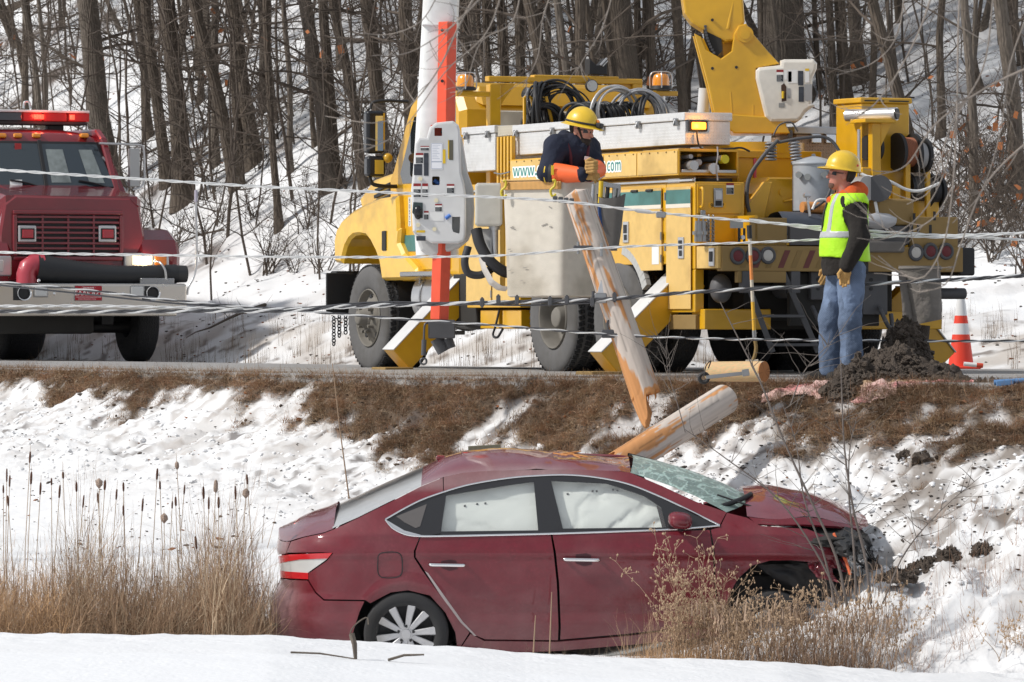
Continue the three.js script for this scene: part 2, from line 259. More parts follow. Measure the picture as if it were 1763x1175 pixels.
{
  const X = axis([[-260, -60, 20], [-60, -14, 3], [-14, -9, 0.5], [-9, 6.2, 0.045], [6.2, 10, 0.4], [10, 50, 4], [50, 260, 20]]);
  const D = axis([[-120, 20, 10], [20, 32, 1], [32, 37, 0.12], [37, 59, 0.05], [59, 72, 0.12], [72, 110, 0.35], [110, 400, 8]]);
  const pos = new Float32Array(X.length * D.length * 3), col = new Float32Array(X.length * D.length * 3), uv = new Float32Array(X.length * D.length * 2), idx = []; let k = 0;
  for (let j = 0; j < D.length; j++) for (let i = 0; i < X.length; i++, k++) {
    const x = X[i], d = D[j], y = groundY(x, d); pos.set([x, y, -d], k * 3); uv.set([x, d], k * 2);
    let c = [0.78, 0.79, 0.80];
    const mix = (q, a) => { c = c.map((v, n) => lerp(v, q[n], a)); };
    const fd = farD(x), e = edgeD(x), fine = x > -12 && x < 8 && d > 36 && d < 110;
    if (fine) {
      if (d < e) { const b = brown(x, d), g = 0.7 + 0.6 * vn(x * 12, d * 12, 3); mix([0.11 * g, 0.075 * g, 0.048 * g], b);
        const t = e - d; const dirt = ss(0.52, 0.68, fbm(x * 2.4, d * 2.4, 33)) * (1 - ss(1.5, 5.5, t)); mix([0.45, 0.43, 0.41], (0.22 + dirt * 0.5) * (1 - b) * (1 - ss(3, 10, t) * 0.7)); mix([0.32, 0.28, 0.25], ss(0.56, 0.7, fbm(x * 11, d * 13, 91, 3)) * (1 - ss(1.5, 5, t)) * 0.6 * (1 - b));
        mix([0.09, 0.07, 0.06], ss(0.73, 0.8, vn(x * 9, d * 9, 7)) * ss(0.45, 0.6, vn(x * 2, d * 2, 9)) * (1 - ss(2, 4.5, t)) * 0.8);
        const rk = ss(1.1, 2, x) * (1 - ss(2.2, 3.4, t)); mix([0.15, 0.12, 0.095], rk * ss(0.52, 0.62, 0.55 * fbm(x * 3.2, d * 3.2, 40) + 0.45 * fbm(x * 14, d * 18, 44, 3)) * 0.8);
      } else if (d > fd) { const s = d - fd; const salt = (1 - ss(1.5, 4.2, s)); const g = fbm(x * 3, d * 3, 22); mix([0.44, 0.40, 0.36], salt * (0.25 + 0.65 * ss(0.35, 0.7, g))); mix([0.12, 0.09, 0.07], salt * ss(0.72, 0.82, vn(x * 8, d * 8, 5)) * 0.8);
        mix([0.52, 0.50, 0.49], 0.5 * ss(0.4, 0.7, fbm(x * 1.6, d * 1.6, 88)) * ss(1, 4, s)); mix([0.10, 0.065, 0.045], ss(3, 7, s) * ss(0.62, 0.70, fbm(x * 0.9, d * 0.9, 28)) * 0.9 * ss(0.3, 0.55, vn(x * 7, d * 7, 3)));
      } else mix([0.3, 0.29, 0.28], 1);
    }
    col.set(c, k * 3);
  }
  for (let j = 0; j < D.length - 1; j++) for (let i = 0; i < X.length - 1; i++) { const a = j * X.length + i, b = a + X.length; idx.push(a, a + 1, b, b, a + 1, b + 1); }
  const g = new THREE.BufferGeometry(); g.setAttribute('position', new THREE.BufferAttribute(pos, 3)); g.setAttribute('color', new THREE.BufferAttribute(col, 3)); g.setAttribute('uv', new THREE.BufferAttribute(uv, 2)); g.setIndex(idx); g.computeVertexNormals();
  const m = new THREE.MeshPhysicalMaterial({ vertexColors: true, roughness: 0.85, bumpMap: T.crust, bumpScale: 0.016 }); m.name = 'snow';
  g.userData.fin = true;
  struct('ground', g, m);
}
// the salted road, laid over the ground
{
  const xs = axis([[-60, -14, 2], [-14, 9, 0.25], [9, 40, 1.5]]);
  const pos = [], uv = [], idx = []; const N = 10;
  for (const x of xs) for (let j = 0; j <= N; j++) { const e = edgeD(x) + 0.02, f = farD(x) - 0.02, d = j <= 1 ? e : lerp(e, f, (j - 1) / (N - 1)); const w = (j === 0 ? 0.06 * (fbm(x * 3, 1, 1) - 0.5) : 0); pos.push(x, j === 0 ? -0.12 : 0.03 * Math.sin(Math.PI * j / N), -(d + w - (j === 0 ? 0.06 : 0))); uv.push(x, d); }
  for (let i = 0; i < xs.length - 1; i++) for (let j = 0; j < N; j++) { const a = i * (N + 1) + j, b = a + N + 1; idx.push(a, b, a + 1, a + 1, b, b + 1); }
  const g = new THREE.BufferGeometry(); g.setAttribute('position', new THREE.Float32BufferAttribute(pos, 3)); g.setAttribute('uv', new THREE.Float32BufferAttribute(uv, 2)); g.setIndex(idx); g.computeVertexNormals(); g.userData.keepUV = true;
  const m = mat(0.34, 0.33, 0.32, 0.9, 0, { map: T.dusty, bumpMap: T.fine, bumpScale: 0.004 }); m.name = 'asphalt';
  struct('road', g, m);
}
// ---------- the wrecked car in the ditch ----------
const car = thing('crashed_car', 'dark red wrecked four-door car lying in the snowy ditch with crumpled bonnet', 'car');
{
  const PY0 = 1134, SC = 230, TH = 7.5 * Math.PI / 180, CT = Math.cos(TH), ST = Math.sin(TH);
  const D0 = 41.37;
  car.position.copy(pt(703, PY0, D0)); car.rotation.x = 5.1 * Math.PI / 180;
  const REAR = [[880, 505], [900, 486], [908, 479.5], [921, 477], [936, 474], [953, 477], [978, 479], [995, 481], [1008, 474], [1021, 468], [1040, 463], [1055, 461], [1080, 461.5], [1095, 469], [1106, 483], [1125, 500], [1150, 540]];
  const FRONT = [[800, 1400], [860, 1460], [899, 1510], [930, 1522], [980, 1533], [1040, 1526], [1090, 1505], [1150, 1480]];
  const Wh = (h) => { let w = 0.885 - 0.22 * (h - 0.72) * (h - 0.72); if (h < 0.4) w -= 0.5 * (0.4 - h) * (0.4 - h); w += 0.012 * ss(0.86, 0.91, h) * (1 - ss(0.93, 1.02, h)) - 0.010 * Math.exp(-Math.pow((h - 0.47) / 0.05, 2)); return w - 0.46 * Math.max(0, h - 1.04) + 0.02 * ss(1.0, 1.1, h) * 0; };
  const wid = (px, h) => {
    const py = PY0 - SC * h * CT; let w = Wh(h);
    const xr = pl(REAR, py), xf = pl(FRONT, py);
    const u = clamp((px - xr) / 175, 0, 1), v = clamp((xf - px) / 190, 0, 1);
    w *= Math.pow(Math.max(0, 1 - Math.pow(1 - u, 2.6)), 1 / 2.6) * Math.pow(Math.max(0, 1 - Math.pow(1 - v, 2.4)), 1 / 2.4);
    return w;
  };
  const arch = (px, h) => { const f = (cx) => { const r = Math.hypot((px - cx) / SC, h - 0.33); return 0.016 * Math.exp(-Math.pow((r - 0.37) / 0.05, 2)); }; return f(703) + f(1324); };
  function side(px, py, off = 0) { let z = 0.8, h = 1; for (let i = 0; i < 8; i++) { h = ((PY0 - py) / SC + z * ST) / CT; z = lerp(z, wid(px, h) + arch(px, h), 0.85); } return V((px - 703) / SC, ((PY0 - py) / SC + z * ST) / CT, z + off); }
  const nrm = (px, py) => { const e = 0.8, a = side(px + e, py).sub(side(px - e, py)), b = side(px, py - e).sub(side(px, py + e)); return a.cross(b).normalize(); };
  const cell = 7;
  function clipPoly(P, x0, x1, y0, y1) {
    let out = P;
    for (const [ax, s, c] of [[0, 1, x0], [0, -1, -x1], [1, 1, y0], [1, -1, -y1]]) {
      const inp = out; out = []; if (!inp.length) return out;
      for (let i = 0; i < inp.length; i++) { const a = inp[i], b = inp[(i + 1) % inp.length], da = a[ax] * s - c, db = b[ax] * s - c; if (da >= 0) out.push(a); if ((da >= 0) !== (db >= 0)) { const t = da / (da - db); out.push([lerp(a[0], b[0], t), lerp(a[1], b[1], t)]); } }
    }
    return out;
  }
  const salt = (p) => { // road salt, heavier low down; tail and near roof edge whitened as painted sun glint
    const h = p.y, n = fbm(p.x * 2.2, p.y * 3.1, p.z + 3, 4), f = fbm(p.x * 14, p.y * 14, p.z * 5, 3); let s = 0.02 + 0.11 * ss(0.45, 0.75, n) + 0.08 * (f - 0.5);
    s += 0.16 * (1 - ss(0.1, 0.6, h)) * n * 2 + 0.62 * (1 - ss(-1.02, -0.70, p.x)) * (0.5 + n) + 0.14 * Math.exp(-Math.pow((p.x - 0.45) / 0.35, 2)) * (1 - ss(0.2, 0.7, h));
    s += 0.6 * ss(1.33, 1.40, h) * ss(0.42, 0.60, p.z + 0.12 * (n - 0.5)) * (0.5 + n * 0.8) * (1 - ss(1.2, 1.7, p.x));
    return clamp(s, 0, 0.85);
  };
  const RED = [0.170, 0.006, 0.017], SALT_GLINT = [0.50, 0.45, 0.44];  // pale tint shared by the salt film and the painted sun glint
  function paint(g) { const p = g.attributes.position, c = new Float32Array(p.count * 3), q = V(); for (let i = 0; i < p.count; i++) { q.fromBufferAttribute(p, i); q.z = Math.abs(q.z); const s = salt(q); for (let k = 0; k < 3; k++) c[i * 3 + k] = lerp(RED[k], SALT_GLINT[k], s * 0.62); } g.setAttribute('color', new THREE.BufferAttribute(c, 3)); return g; }
  const carPaint = new THREE.MeshPhysicalMaterial({ vertexColors: true, roughness: 0.62, metalness: 0, specularIntensity: 0.4, clearcoat: 1, clearcoatRoughness: 0.06, map: T.speck }); carPaint.name = 'car_paint';
  function panel(poly, off = 0, skirt = 0.02, f = side, n = nrm) {
    const xs = poly.map((p) => p[0]), ys = poly.map((p) => p[1]), x0 = Math.min(...xs), x1 = Math.max(...xs), y0 = Math.min(...ys), y1 = Math.max(...ys);
    const gx = [], gy = []; let x = Math.floor(x0 / cell) * cell; for (; x < x1;) { gx.push(x); x += x < 505 ? 2.2 : cell; } gx.push(x); for (let y = Math.floor(y0 / cell) * cell; y < y1 + cell; y += cell) gy.push(y);
    const pos = [], nor = []; const put = (q) => { const p = f(q[0], q[1], off), m = n(q[0], q[1]); pos.push(p.x, p.y, p.z); nor.push(m.x, m.y, m.z); };
    for (let i = 0; i < gx.length - 1; i++) for (let j = 0; j < gy.length - 1; j++) {
      const c = clipPoly(poly, gx[i], gx[i + 1], gy[j], gy[j + 1]); if (c.length < 3) continue;
      const tris = THREE.ShapeUtils.triangulateShape(c.map((p) => new THREE.Vector2(p[0], p[1])), []);
      for (const t of tris) { let [a, b, d] = t.map((k) => c[k]); const ar = (b[0] - a[0]) * (d[1] - a[1]) - (b[1] - a[1]) * (d[0] - a[0]); if (Math.abs(ar) < 1e-3) continue; if (ar > 0) [b, d] = [d, b]; put(a); put(b); put(d); }
    }
    if (skirt) { // folded edge
      let area = 0; for (let i = 0; i < poly.length; i++) { const a = poly[i], b = poly[(i + 1) % poly.length]; area += a[0] * b[1] - a[1] * b[0]; }
      for (let i = 0; i < poly.length; i++) {
        let a = poly[i], b = poly[(i + 1) % poly.length]; const S = Math.max(1, Math.ceil(Math.hypot(b[0] - a[0], b[1] - a[1]) / 8)); if (area < 0) [a, b] = [b, a];
        for (let s = 0; s < S; s++) { const q = (t) => [lerp(a[0], b[0], t), lerp(a[1], b[1], t)]; const A = q(s / S), B = q((s + 1) / S); const pa = f(...A, off), pb = f(...B, off), ma = n(...A), mb = n(...B); const ia = pa.clone().addScaledVector(ma, -skirt), ib = pb.clone().addScaledVector(mb, -skirt); const N = pb.clone().sub(pa).cross(ma).normalize(); for (const v of [pa, ia, pb, pb, ia, ib]) { pos.push(v.x, v.y, v.z); nor.push(N.x, N.y, N.z); } }
      }
    }
    const g = new THREE.BufferGeometry(); g.setAttribute('position', new THREE.Float32BufferAttribute(pos, 3)); g.setAttribute('normal', new THREE.Float32BufferAttribute(nor, 3)); boxUV(g); g.userData.keepUV = true; return g;
  }
  const mirror = (g0) => { const g = g0.clone(); const p = g.attributes.position, n = g.attributes.normal; for (let i = 0; i < p.count; i++) { p.setZ(i, -p.getZ(i)); n.setZ(i, -n.getZ(i)); } for (const k of Object.keys(g.attributes)) { const a = g.attributes[k], s = a.itemSize; for (let i = 0; i < a.count; i += 3) for (let c = 0; c < s; c++) { const t = a.array[(i + 1) * s + c]; a.array[(i + 1) * s + c] = a.array[(i + 2) * s + c]; a.array[(i + 2) * s + c] = t; } } g.userData = { ...g0.userData }; return g; };
  const far = [];
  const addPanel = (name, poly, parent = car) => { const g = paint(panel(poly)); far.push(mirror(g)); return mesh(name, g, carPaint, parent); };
  const rear_bumper = addPanel('rear_bumper', [[484, 1108], [470, 1096], [461.5, 1080], [461, 1055], [463, 1040], [468, 1021], [474, 1008], [482, 996.5], [534, 998], [547, 1019], [562, 1032], [632, 1033], [623, 1052], [615.5, 1076], [609.5, 1095], [606, 1125], [580, 1125], [540, 1125]]);
  addPanel('quarter_panel', [[496, 950], [504.8, 931], [530, 923.5], [562, 917], [579, 910.5], [620, 891.5], [680, 861.5], [728, 836.5], [765, 821.5], [765.7, 845], [728.7, 858.5], [699, 873.5], [680, 885], [666, 892], [676, 904.5], [699, 917.5], [726, 923.5], [716.5, 947], [716.5, 958.5], [731, 981], [761, 1021.5], [794, 1066], [811, 1086], [791, 1118], [787, 1086], [770, 1052], [744, 1023], [706.5, 1014], [677, 1017.6], [642, 1036], [633, 1030.5], [563, 1029.5], [548.5, 1017], [535.5, 996], [535.5, 986], [568, 964], [579, 950.5], [560, 949.3]]);
  addPanel('boot_end', [[477.5, 924], [485, 930], [495, 931.5], [503, 931], [494.5, 951.5], [478, 954], [474.6, 938]]);
  const rear_door = addPanel('rear_door', [[728, 923.5], [949.5, 919], [954.5, 950], [960, 1002], [963, 1077], [962, 1099.5], [838, 1098], [822, 1091.5], [797, 1065.5], [764, 1020.5], [734.5, 980], [719.6, 957.5], [719.6, 947.5]]);
  const front_door = addPanel('front_door', [[952.5, 919], [1220.5, 911.5], [1226, 950], [1228.3, 1000], [1235, 1060], [1236.5, 1071], [1075, 1089], [966, 1098.5], [967, 1077], [964, 1002], [958.5, 950]]);
  addPanel('rocker_panel', [[793, 1118], [813, 1088.5], [836, 1101], [962, 1102.5], [1080, 1092.5], [1238, 1074], [1244, 1092], [1080, 1108], [963, 1118], [830, 1124]]);
  addPanel('front_wing', [[1223, 911], [1239, 906], [1251, 882], [1285, 890.5], [1308, 904.5], [1387, 909.5], [1424, 924], [1439, 950], [1431, 961], [1398, 966.5], [1360, 963], [1323, 963.5], [1293, 972], [1268.8, 994.6], [1258, 1013], [1246, 1045], [1240, 1071], [1238.5, 1060], [1231, 1000], [1229, 950]]);
  addPanel('roof_rail', [[766.5, 820.5], [800, 813], [847, 809.5], [900, 808.5], [993.6, 807], [1068.5, 810.5], [1087, 813], [1139.6, 835.5], [1199.5, 863.5], [1250, 881], [1238.5, 902], [1218, 892], [1184.5, 875.2], [1132, 850.5], [1079.7, 830.2], [1023.5, 819], [975, 815.2], [930, 816.6], [884, 820], [810, 832.3], [767, 845]]);
  mesh('far_side', far, carPaint, car);
  // tail lamp
  const tl = mesh('tail_light', panel([[479.5, 965], [478.5, 956], [500, 953.5], [577, 950.5], [567, 962], [535, 984], [535, 995], [483, 992.5], [481, 978]], -0.004), M.clearLens, car);
  mesh('red_lens', [panel([[479, 956], [500, 953.2], [577, 950.2], [569, 960], [520, 961.5], [490, 966.5], [479.5, 969]], 0.004), panel([[481, 981], [500, 982.5], [535, 984.5], [535, 995.4], [483, 993.3]], 0.004)], M.redLens, tl);
  mesh('tail_light', mirror(fin(panel([[479.5, 965], [478.5, 956], [577, 950.5], [535, 984], [535, 995], [483, 992.5]], 0))), M.redLens, car);
  mesh('bumper_reflector', panel([[468, 1070], [480, 1072], [480, 1078], [468, 1076]], 0.004, 0), M.greyDirty, rear_bumper);
  // window surround, glass, airbags
  const black = mat(0.014, 0.014, 0.016, 0.3, 0, { clearcoat: 0.5 });
  const pillar = (p, o = -0.003) => panel(p, o, 0.012);
  mesh('window_pillar', [
    pillar([[668, 892], [699, 875.5], [728.7, 860.5], [765.7, 847.5], [771, 851], [762, 917.5], [742, 920.5], [728.7, 920.5], [699, 914.8], [677, 902]], -0.004),
    pillar([[765.7, 846.5], [810, 834], [884, 822], [930, 818.5], [950, 817.8], [952, 822], [950.5, 827], [971, 911], [970, 916], [949, 917], [928.5, 917.3], [928.5, 914], [921, 828], [884, 833], [810, 845], [771, 851.5]]),
    pillar([[950.5, 826.5], [950, 817.8], [975, 817], [1023.5, 821], [1079.7, 832], [1132, 852.5], [1184.5, 877], [1218, 894], [1236, 902.5], [1222, 905], [1147, 909.8], [1138.5, 873], [1109.7, 852.8], [1046, 831]]),
    pillar([[762, 914], [928.5, 912], [971, 909], [1147, 907], [1147, 910.5], [800, 920], [762, 920.5]]),
  ], black, car);
  const tint = mat(0.90, 0.93, 0.93, 0.03, 0, { transmission: 0.92, thickness: 0 });
  mesh('rear_window', panel([[771, 851], [810, 844.5], [884, 832.5], [921, 827.5], [928.8, 914], [762, 916]], -0.008, 0), tint, rear_door);
  mesh('front_window', panel([[950.5, 826], [1046, 830.5], [1109.7, 852.3], [1139, 872], [1147.3, 908.5], [971, 911]], -0.008, 0), tint, front_door);
  mesh('quarter_window', panel([[686, 888], [738, 867], [727, 905], [719, 908], [700, 898]], 0.001, 0.004), mat(0.10, 0.09, 0.085, 0.05, 0, { clearcoat: 1 }), car);
  const wob = (px, py, o) => { const p = side(px, py, -0.03); const n = fbm(px * 0.018, py * 0.024, 4, 3), k = Math.abs(Math.sin(px * 0.05 + py * 0.03 + 5 * n)); p.z += -0.05 + 0.03 * (n - 0.4) - 0.022 * Math.pow(k, 6) * ss(950, 1040, px) - 0.010 * Math.pow(Math.abs(Math.sin(px * 0.018 - py * 0.05 + 2 * n)), 14); return p; };
  const wobn = (px, py) => { const e = 2, a = wob(px + e, py).sub(wob(px - e, py)), b = wob(px, py - e).sub(wob(px, py + e)); return a.cross(b).normalize(); };
  mesh('side_airbag', panel([[756, 846], [925, 818], [1046, 822], [1110, 845], [1128, 862], [1133, 880], [1141, 914], [945, 921], [756, 921]], 0, 0.01, wob, wobn), mat(0.76, 0.75, 0.70, 0.85), car);
  mesh('side_airbag', mirror(fin(panel([[756, 846], [925, 818], [1046, 822], [1110, 845], [1133, 880], [1141, 914], [756, 921]], 0, 0.01, wob, wobn))), mat(0.70, 0.69, 0.64, 0.85), car);
  for (const [x, y] of [[803, 872], [824, 869], [838, 868], [1022, 847], [1029, 847], [1057, 845], [1064, 846], [979, 852], [765, 881]]) mesh('airbag_rivet', new THREE.SphereGeometry(0.009, 8, 6).translate(...wob(x, y).add(V(0, 0, 0.004)).toArray()), M.dark, car);
  // chrome line round the windows
  const line = (pts, o = 0.004) => pts.map(([x, y]) => side(x, y, o));
  mesh('chrome_trim', [tube(line([[668, 893], [699, 875], [728.7, 860], [765.7, 846.5], [810, 833.7], [884, 821.5], [930, 818], [975, 816.7], [1023.5, 820.5], [1079.7, 831.7], [1132, 852], [1184.5, 876.7], [1218, 893.5], [1238, 903.3]]), 0.0075, 6, 70), tube(line([[1238, 904], [1200, 907.5], [1162, 910.3], [1050, 914.5], [948.7, 917.8], [850, 920], [760, 921.8], [728.7, 921.8], [705, 919.5], [680, 908], [668, 894]]), 0.009, 6, 60), panel([[666, 892], [700, 912], [728, 919.5], [728, 923.5], [700, 920], [678, 908.5]], 0.005, 0.008)], M.chrome, car);
  // handles, fuel door, seams
  const handle = (x0, y0, x1, y1, door) => { mesh('handle_recess', panel([[x0 + 22, y0 - 3], [x0 + 40, y0 - 5], [x1 - 16, y0 - 2], [x1 - 14, y1 + 4], [x0 + 36, y1 + 7], [x0 + 22, y1 + 2]], 0.0015, 0), mat(0.05, 0.006, 0.012, 0.4), door); const a = side(x0 + 3, (y0 + y1) / 2 - 0.5, 0.03), b = side(x1 - 3, (y0 + y1) / 2 + 0.5, 0.03), c = side((x0 + x1) / 2, (y0 + y1) / 2, 0.038); mesh('door_handle', [tube([a.clone().add(V(0, 0, -0.03)), a, c, b, b.clone().add(V(0, 0, -0.03))], 0.014, 8, 24).scale(1, 1, 1)], M.chrome, door); };
  handle(741, 966, 805, 974, rear_door); handle(970, 956, 1034, 966, front_door);
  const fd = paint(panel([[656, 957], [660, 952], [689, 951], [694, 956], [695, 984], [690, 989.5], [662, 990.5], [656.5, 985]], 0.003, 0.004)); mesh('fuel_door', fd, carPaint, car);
  mesh('panel_seam', tube(line([[655.3, 957], [659, 951.4], [689.5, 950], [695, 955.5], [696, 984.5], [691, 990.5], [661, 991.5], [655.8, 985.5], [655.3, 957]], 0.001), 0.0035, 5, 60), M.dark, car);
  mesh('door_crease', [panel([[735, 981], [741, 985], [800, 1068], [823, 1092], [819, 1092], [796, 1069], [763, 1024]], 0.003, 0.003)], mat(0.42, 0.36, 0.35, 0.5), rear_door);
  // top surfaces
  const top = (near, crown, nu = 40, nv = 22, bump = () => 0) => gridGeo(nu, nv, (u, v) => { const i = u * (near.length - 1), k = Math.min(near.length - 2, Math.floor(i)), t = i - k; const x = lerp(near[k][0], near[k + 1][0], t), y = lerp(near[k][1], near[k + 1][1], t); const e = side(x, y), q = 1 - 2 * v; return V(e.x, e.y + crown(u) * (1 - q * q) + bump(e.x, q), e.z * q); });
  const toPaint = (g, k = 0.07) => { g = boxUV(g); g.userData.keepUV = true; g = paint(g); const c = g.attributes.color, p = g.attributes.position; for (let i = 0; i < c.count; i++) { const n = k * (0.55 + 0.9 * fbm(p.getX(i) * 3, p.getY(i) * 3, p.getZ(i) * 3 + 8, 4)) ; c.setXYZ(i, lerp(c.getX(i), SALT_GLINT[0], n), lerp(c.getY(i), SALT_GLINT[1] * 0.8, n), lerp(c.getZ(i), SALT_GLINT[2] * 0.84, n)); } return g; };  // thin pale tone on the top panels: sunlit sheen put into the colour
  const roofBump = (x, q) => { const k = ss(0.7, 1.2, x) * (1 - ss(1.55, 1.72, x)); return k * (-0.035 * ss(-0.9, -0.1, -q) + 0.025 * (fbm(x * 5, q * 3, 3, 3) - 0.5)) + k * 0.018 * Math.exp(-Math.pow((x - 1.12 + q * 0.15) / 0.05, 2)); };
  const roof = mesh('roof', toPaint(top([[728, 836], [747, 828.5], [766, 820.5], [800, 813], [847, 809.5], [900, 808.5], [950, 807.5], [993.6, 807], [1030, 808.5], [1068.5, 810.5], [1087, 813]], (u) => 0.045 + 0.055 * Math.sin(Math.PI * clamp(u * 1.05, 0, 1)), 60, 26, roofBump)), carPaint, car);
  mesh('roof_aerial', bx(-0.03, 0.04, 0, 0.035, -0.02, 0.02, 0.01).translate(0.24, 1.5, -0.1), M.fireRed, car);
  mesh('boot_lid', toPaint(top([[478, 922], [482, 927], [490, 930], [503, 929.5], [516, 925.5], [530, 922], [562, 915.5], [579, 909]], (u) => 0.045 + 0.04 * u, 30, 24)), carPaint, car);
  const dustGlass = new THREE.MeshPhysicalMaterial({ vertexColors: true, roughness: 0.3, clearcoat: 0.8, clearcoatRoughness: 0.08, map: T.speck }); dustGlass.name = 'frosted_glass';
  { const g = top([[577, 908.5], [620, 890], [680, 860], [728, 836]], (u) => 0.05 - 0.004 * u, 40, 50); const p = g.attributes.position, c = []; for (let i = 0; i < p.count; i++) { const q = p.getZ(i), w = ss(0.02, 0.4, Math.abs(q) + 0.25 * (fbm(p.getX(i) * 4, q * 5, 3) - 0.5)) * 0.8 + 0.06; c.push(lerp(0.02, 0.62, w), lerp(0.025, 0.62, w), lerp(0.027, 0.60, w)); } g.setAttribute('color', new THREE.Float32BufferAttribute(c, 3)); boxUV(g); mesh('back_window', g, dustGlass, car); }
  const bw = (q) => 1250 + 45 * (1 - q * q);
  const wsTop = side(1087, 813), wsBot = side(1250, 881);
  const wsf = (u, v) => { const q = 1 - 2 * v; const a = V(wsTop.x + 0.03 * (1 - q * q), wsTop.y + 0.055 * (1 - q * q), wsTop.z * q), b = V(wsBot.x + (bw(q) - 1250) / SC, wsBot.y + 0.02 * (1 - q * q), wsBot.z * q); const p = a.lerp(b, u); p.y += 0.035 * Math.sin(Math.PI * u) * (1 - 0.3 * q * q) + 0.02 * (fbm(u * 6, v * 6, 2, 3) - 0.5) * ss(0.3, 0.8, u); return p; };
  const shatter = tex(256, (u, v) => { const a = Math.abs(per(u, v, 9, 3, 4) - 0.5), b = Math.abs(per(u, v, 22, 13, 3) - 0.5); const k = 0.45 + 0.5 * (a < 0.025 ? 1 : 0) + 0.35 * (b < 0.02 ? 1 : 0) + 0.3 * (per(u, v, 5, 17) - 0.4); return [k * 0.82, k, k * 0.95]; }, false, 1);
  mesh('windscreen', (() => { const g = gridGeo(26, 26, wsf); g.userData.keepUV = true; return g; })(), mat(0.60, 0.68, 0.64, 0.45, 0, { map: shatter, transmission: 0.25, thickness: 0, bumpMap: T.fold, bumpScale: 0.02 }), car);
  mesh('windscreen_seal', tube([0, 0.2, 0.4, 0.6, 0.8, 1].map((u) => wsf(u, 1).add(V(0.005, 0.012, 0))), 0.012), M.dark, car);
  const hoodNear = [[1285, 888], [1310, 891], [1340, 892], [1387, 888], [1415, 891], [1443, 897], [1470, 903], [1488, 906.6], [1500, 904]];
  const hb = (x, q) => 0.02 * (fbm(x * 4, q * 3, 31, 3) - 0.5) + 0.05 * Math.exp(-Math.pow((x - 2.72) / 0.16, 2)) * (1 - q * q) - 0.05 * ss(3.2, 3.5, x) * (1 - Math.abs(q));
  const hoodMat = carPaint;
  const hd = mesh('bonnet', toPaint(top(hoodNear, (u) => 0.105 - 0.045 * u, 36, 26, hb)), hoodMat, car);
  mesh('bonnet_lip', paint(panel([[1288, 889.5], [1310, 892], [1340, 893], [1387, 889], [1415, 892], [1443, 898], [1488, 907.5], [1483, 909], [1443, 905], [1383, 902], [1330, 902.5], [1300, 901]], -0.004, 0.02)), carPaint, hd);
  // torn front end: creased metal, broken lamp, torn plastic, hoses
  srand(77);
  const crumple = (a, s, m, nm, par = car, amp = 0.55, fr = 2) => { const g = new THREE.IcosahedronGeometry(1, 6); const p = g.attributes.position; const o = rr(0, 50); for (let i = 0; i < p.count; i++) { const q = V().fromBufferAttribute(p, i); const k = 0.72 + amp * fbm(q.x * fr + o, q.y * fr, q.z * fr, 4) + 0.12 * Math.abs(vn(q.x * 6 + o, q.y * 6, q.z * 6) - 0.5); p.setXYZ(i, a.x + q.x * s[0] * k, a.y + q.y * s[1] * k, a.z + q.z * s[2] * k); } g.deleteAttribute('normal'); g.computeVertexNormals(); return mesh(nm, g, m, par); };
  const sheet = (nm, quad, m, amp, fr, par = car, red = false) => { const Q = quad.map(([x, y, z]) => side(x, y, z)); const o = rr(0, 60); let g = gridGeo(26, 20, (u, v) => { const p = Q[0].clone().lerp(Q[1], u).lerp(Q[3].clone().lerp(Q[2], u), v); const n = Math.abs(fbm(u * fr + o, v * fr, 3, 3) - 0.5) * 2, e = vn(u * 9 + o, v * 9) - 0.5; p.z += amp * (n - 0.4) + 0.01 * e; p.y += amp * 0.6 * (fbm(u * fr, v * fr + o, 6, 3) - 0.5); p.x += amp * 0.5 * (fbm(u * fr, v * fr, o, 3) - 0.5); return p; }); if (red) { g = paint(boxUV(g)); g.userData.keepUV = true; } return mesh(nm, g, m, par); };
  crumple(side(1412, 932, -0.38), [0.36, 0.07, 0.40], M.under, 'engine_block');
  crumple(side(1452, 938, -0.30), [0.13, 0.10, 0.45], M.dark, 'radiator', car, 0.8, 3);
  sheet('wing_end', [[1420, 922, 0.0], [1462, 932, -0.04], [1456, 985, 0.03], [1418, 970, 0.0]], carPaint, 0.06, 3, car, true);
  sheet('headlight', [[1440, 930, 0.02], [1500, 950, -0.04], [1535, 1000, -0.06], [1470, 985, 0.05]], mat(0.62, 0.63, 0.62, 0.12, 0, { clearcoat: 1, clearcoatRoughness: 0.05, map: T.speck }), 0.07, 3);
  sheet('headlight_bowl', [[1446, 950, -0.06], [1488, 962, -0.08], [1510, 992, -0.08], [1458, 990, -0.04]], M.chrome, 0.08, 4);
  sheet('front_bumper', [[1455, 985, 0.02], [1532, 998, -0.12], [1524, 1050, -0.14], [1446, 1040, 0.02]], mat(0.10, 0.09, 0.088, 0.6, 0, { map: T.dusty }), 0.12, 3);
  sheet('torn_grille', [[1490, 925, -0.2], [1530, 945, -0.3], [1538, 985, -0.3], [1496, 965, -0.2]], M.dark, 0.12, 4);
  sheet('bumper_flap', [[1500, 960, -0.02], [1532, 958, -0.08], [1530, 985, -0.05], [1506, 985, 0.0]], mat(0.20, 0.14, 0.10, 0.8), 0.05, 4);
  sheet('wheel_liner', [[1300, 972, -0.02], [1425, 968, -0.02], [1440, 1040, -0.1], [1400, 1050, -0.1]], M.dark, 0.1, 3);
  sheet('wing_flap', [[1385, 968, 0.0], [1420, 962, 0.0], [1440, 1000, 0.04], [1405, 992, 0.03]], carPaint, 0.05, 3, car, true);
  mesh('torn_strip', bar(side(1433, 915, 0.05), side(1452, 960, 0.08), 0.012, 0.022), mat(0.75, 0.16, 0.06, 0.6), car); mesh('torn_strip', bar(side(1452, 957, 0.07), side(1461, 985, 0.1), 0.012, 0.022), mat(0.75, 0.16, 0.06, 0.6), car);
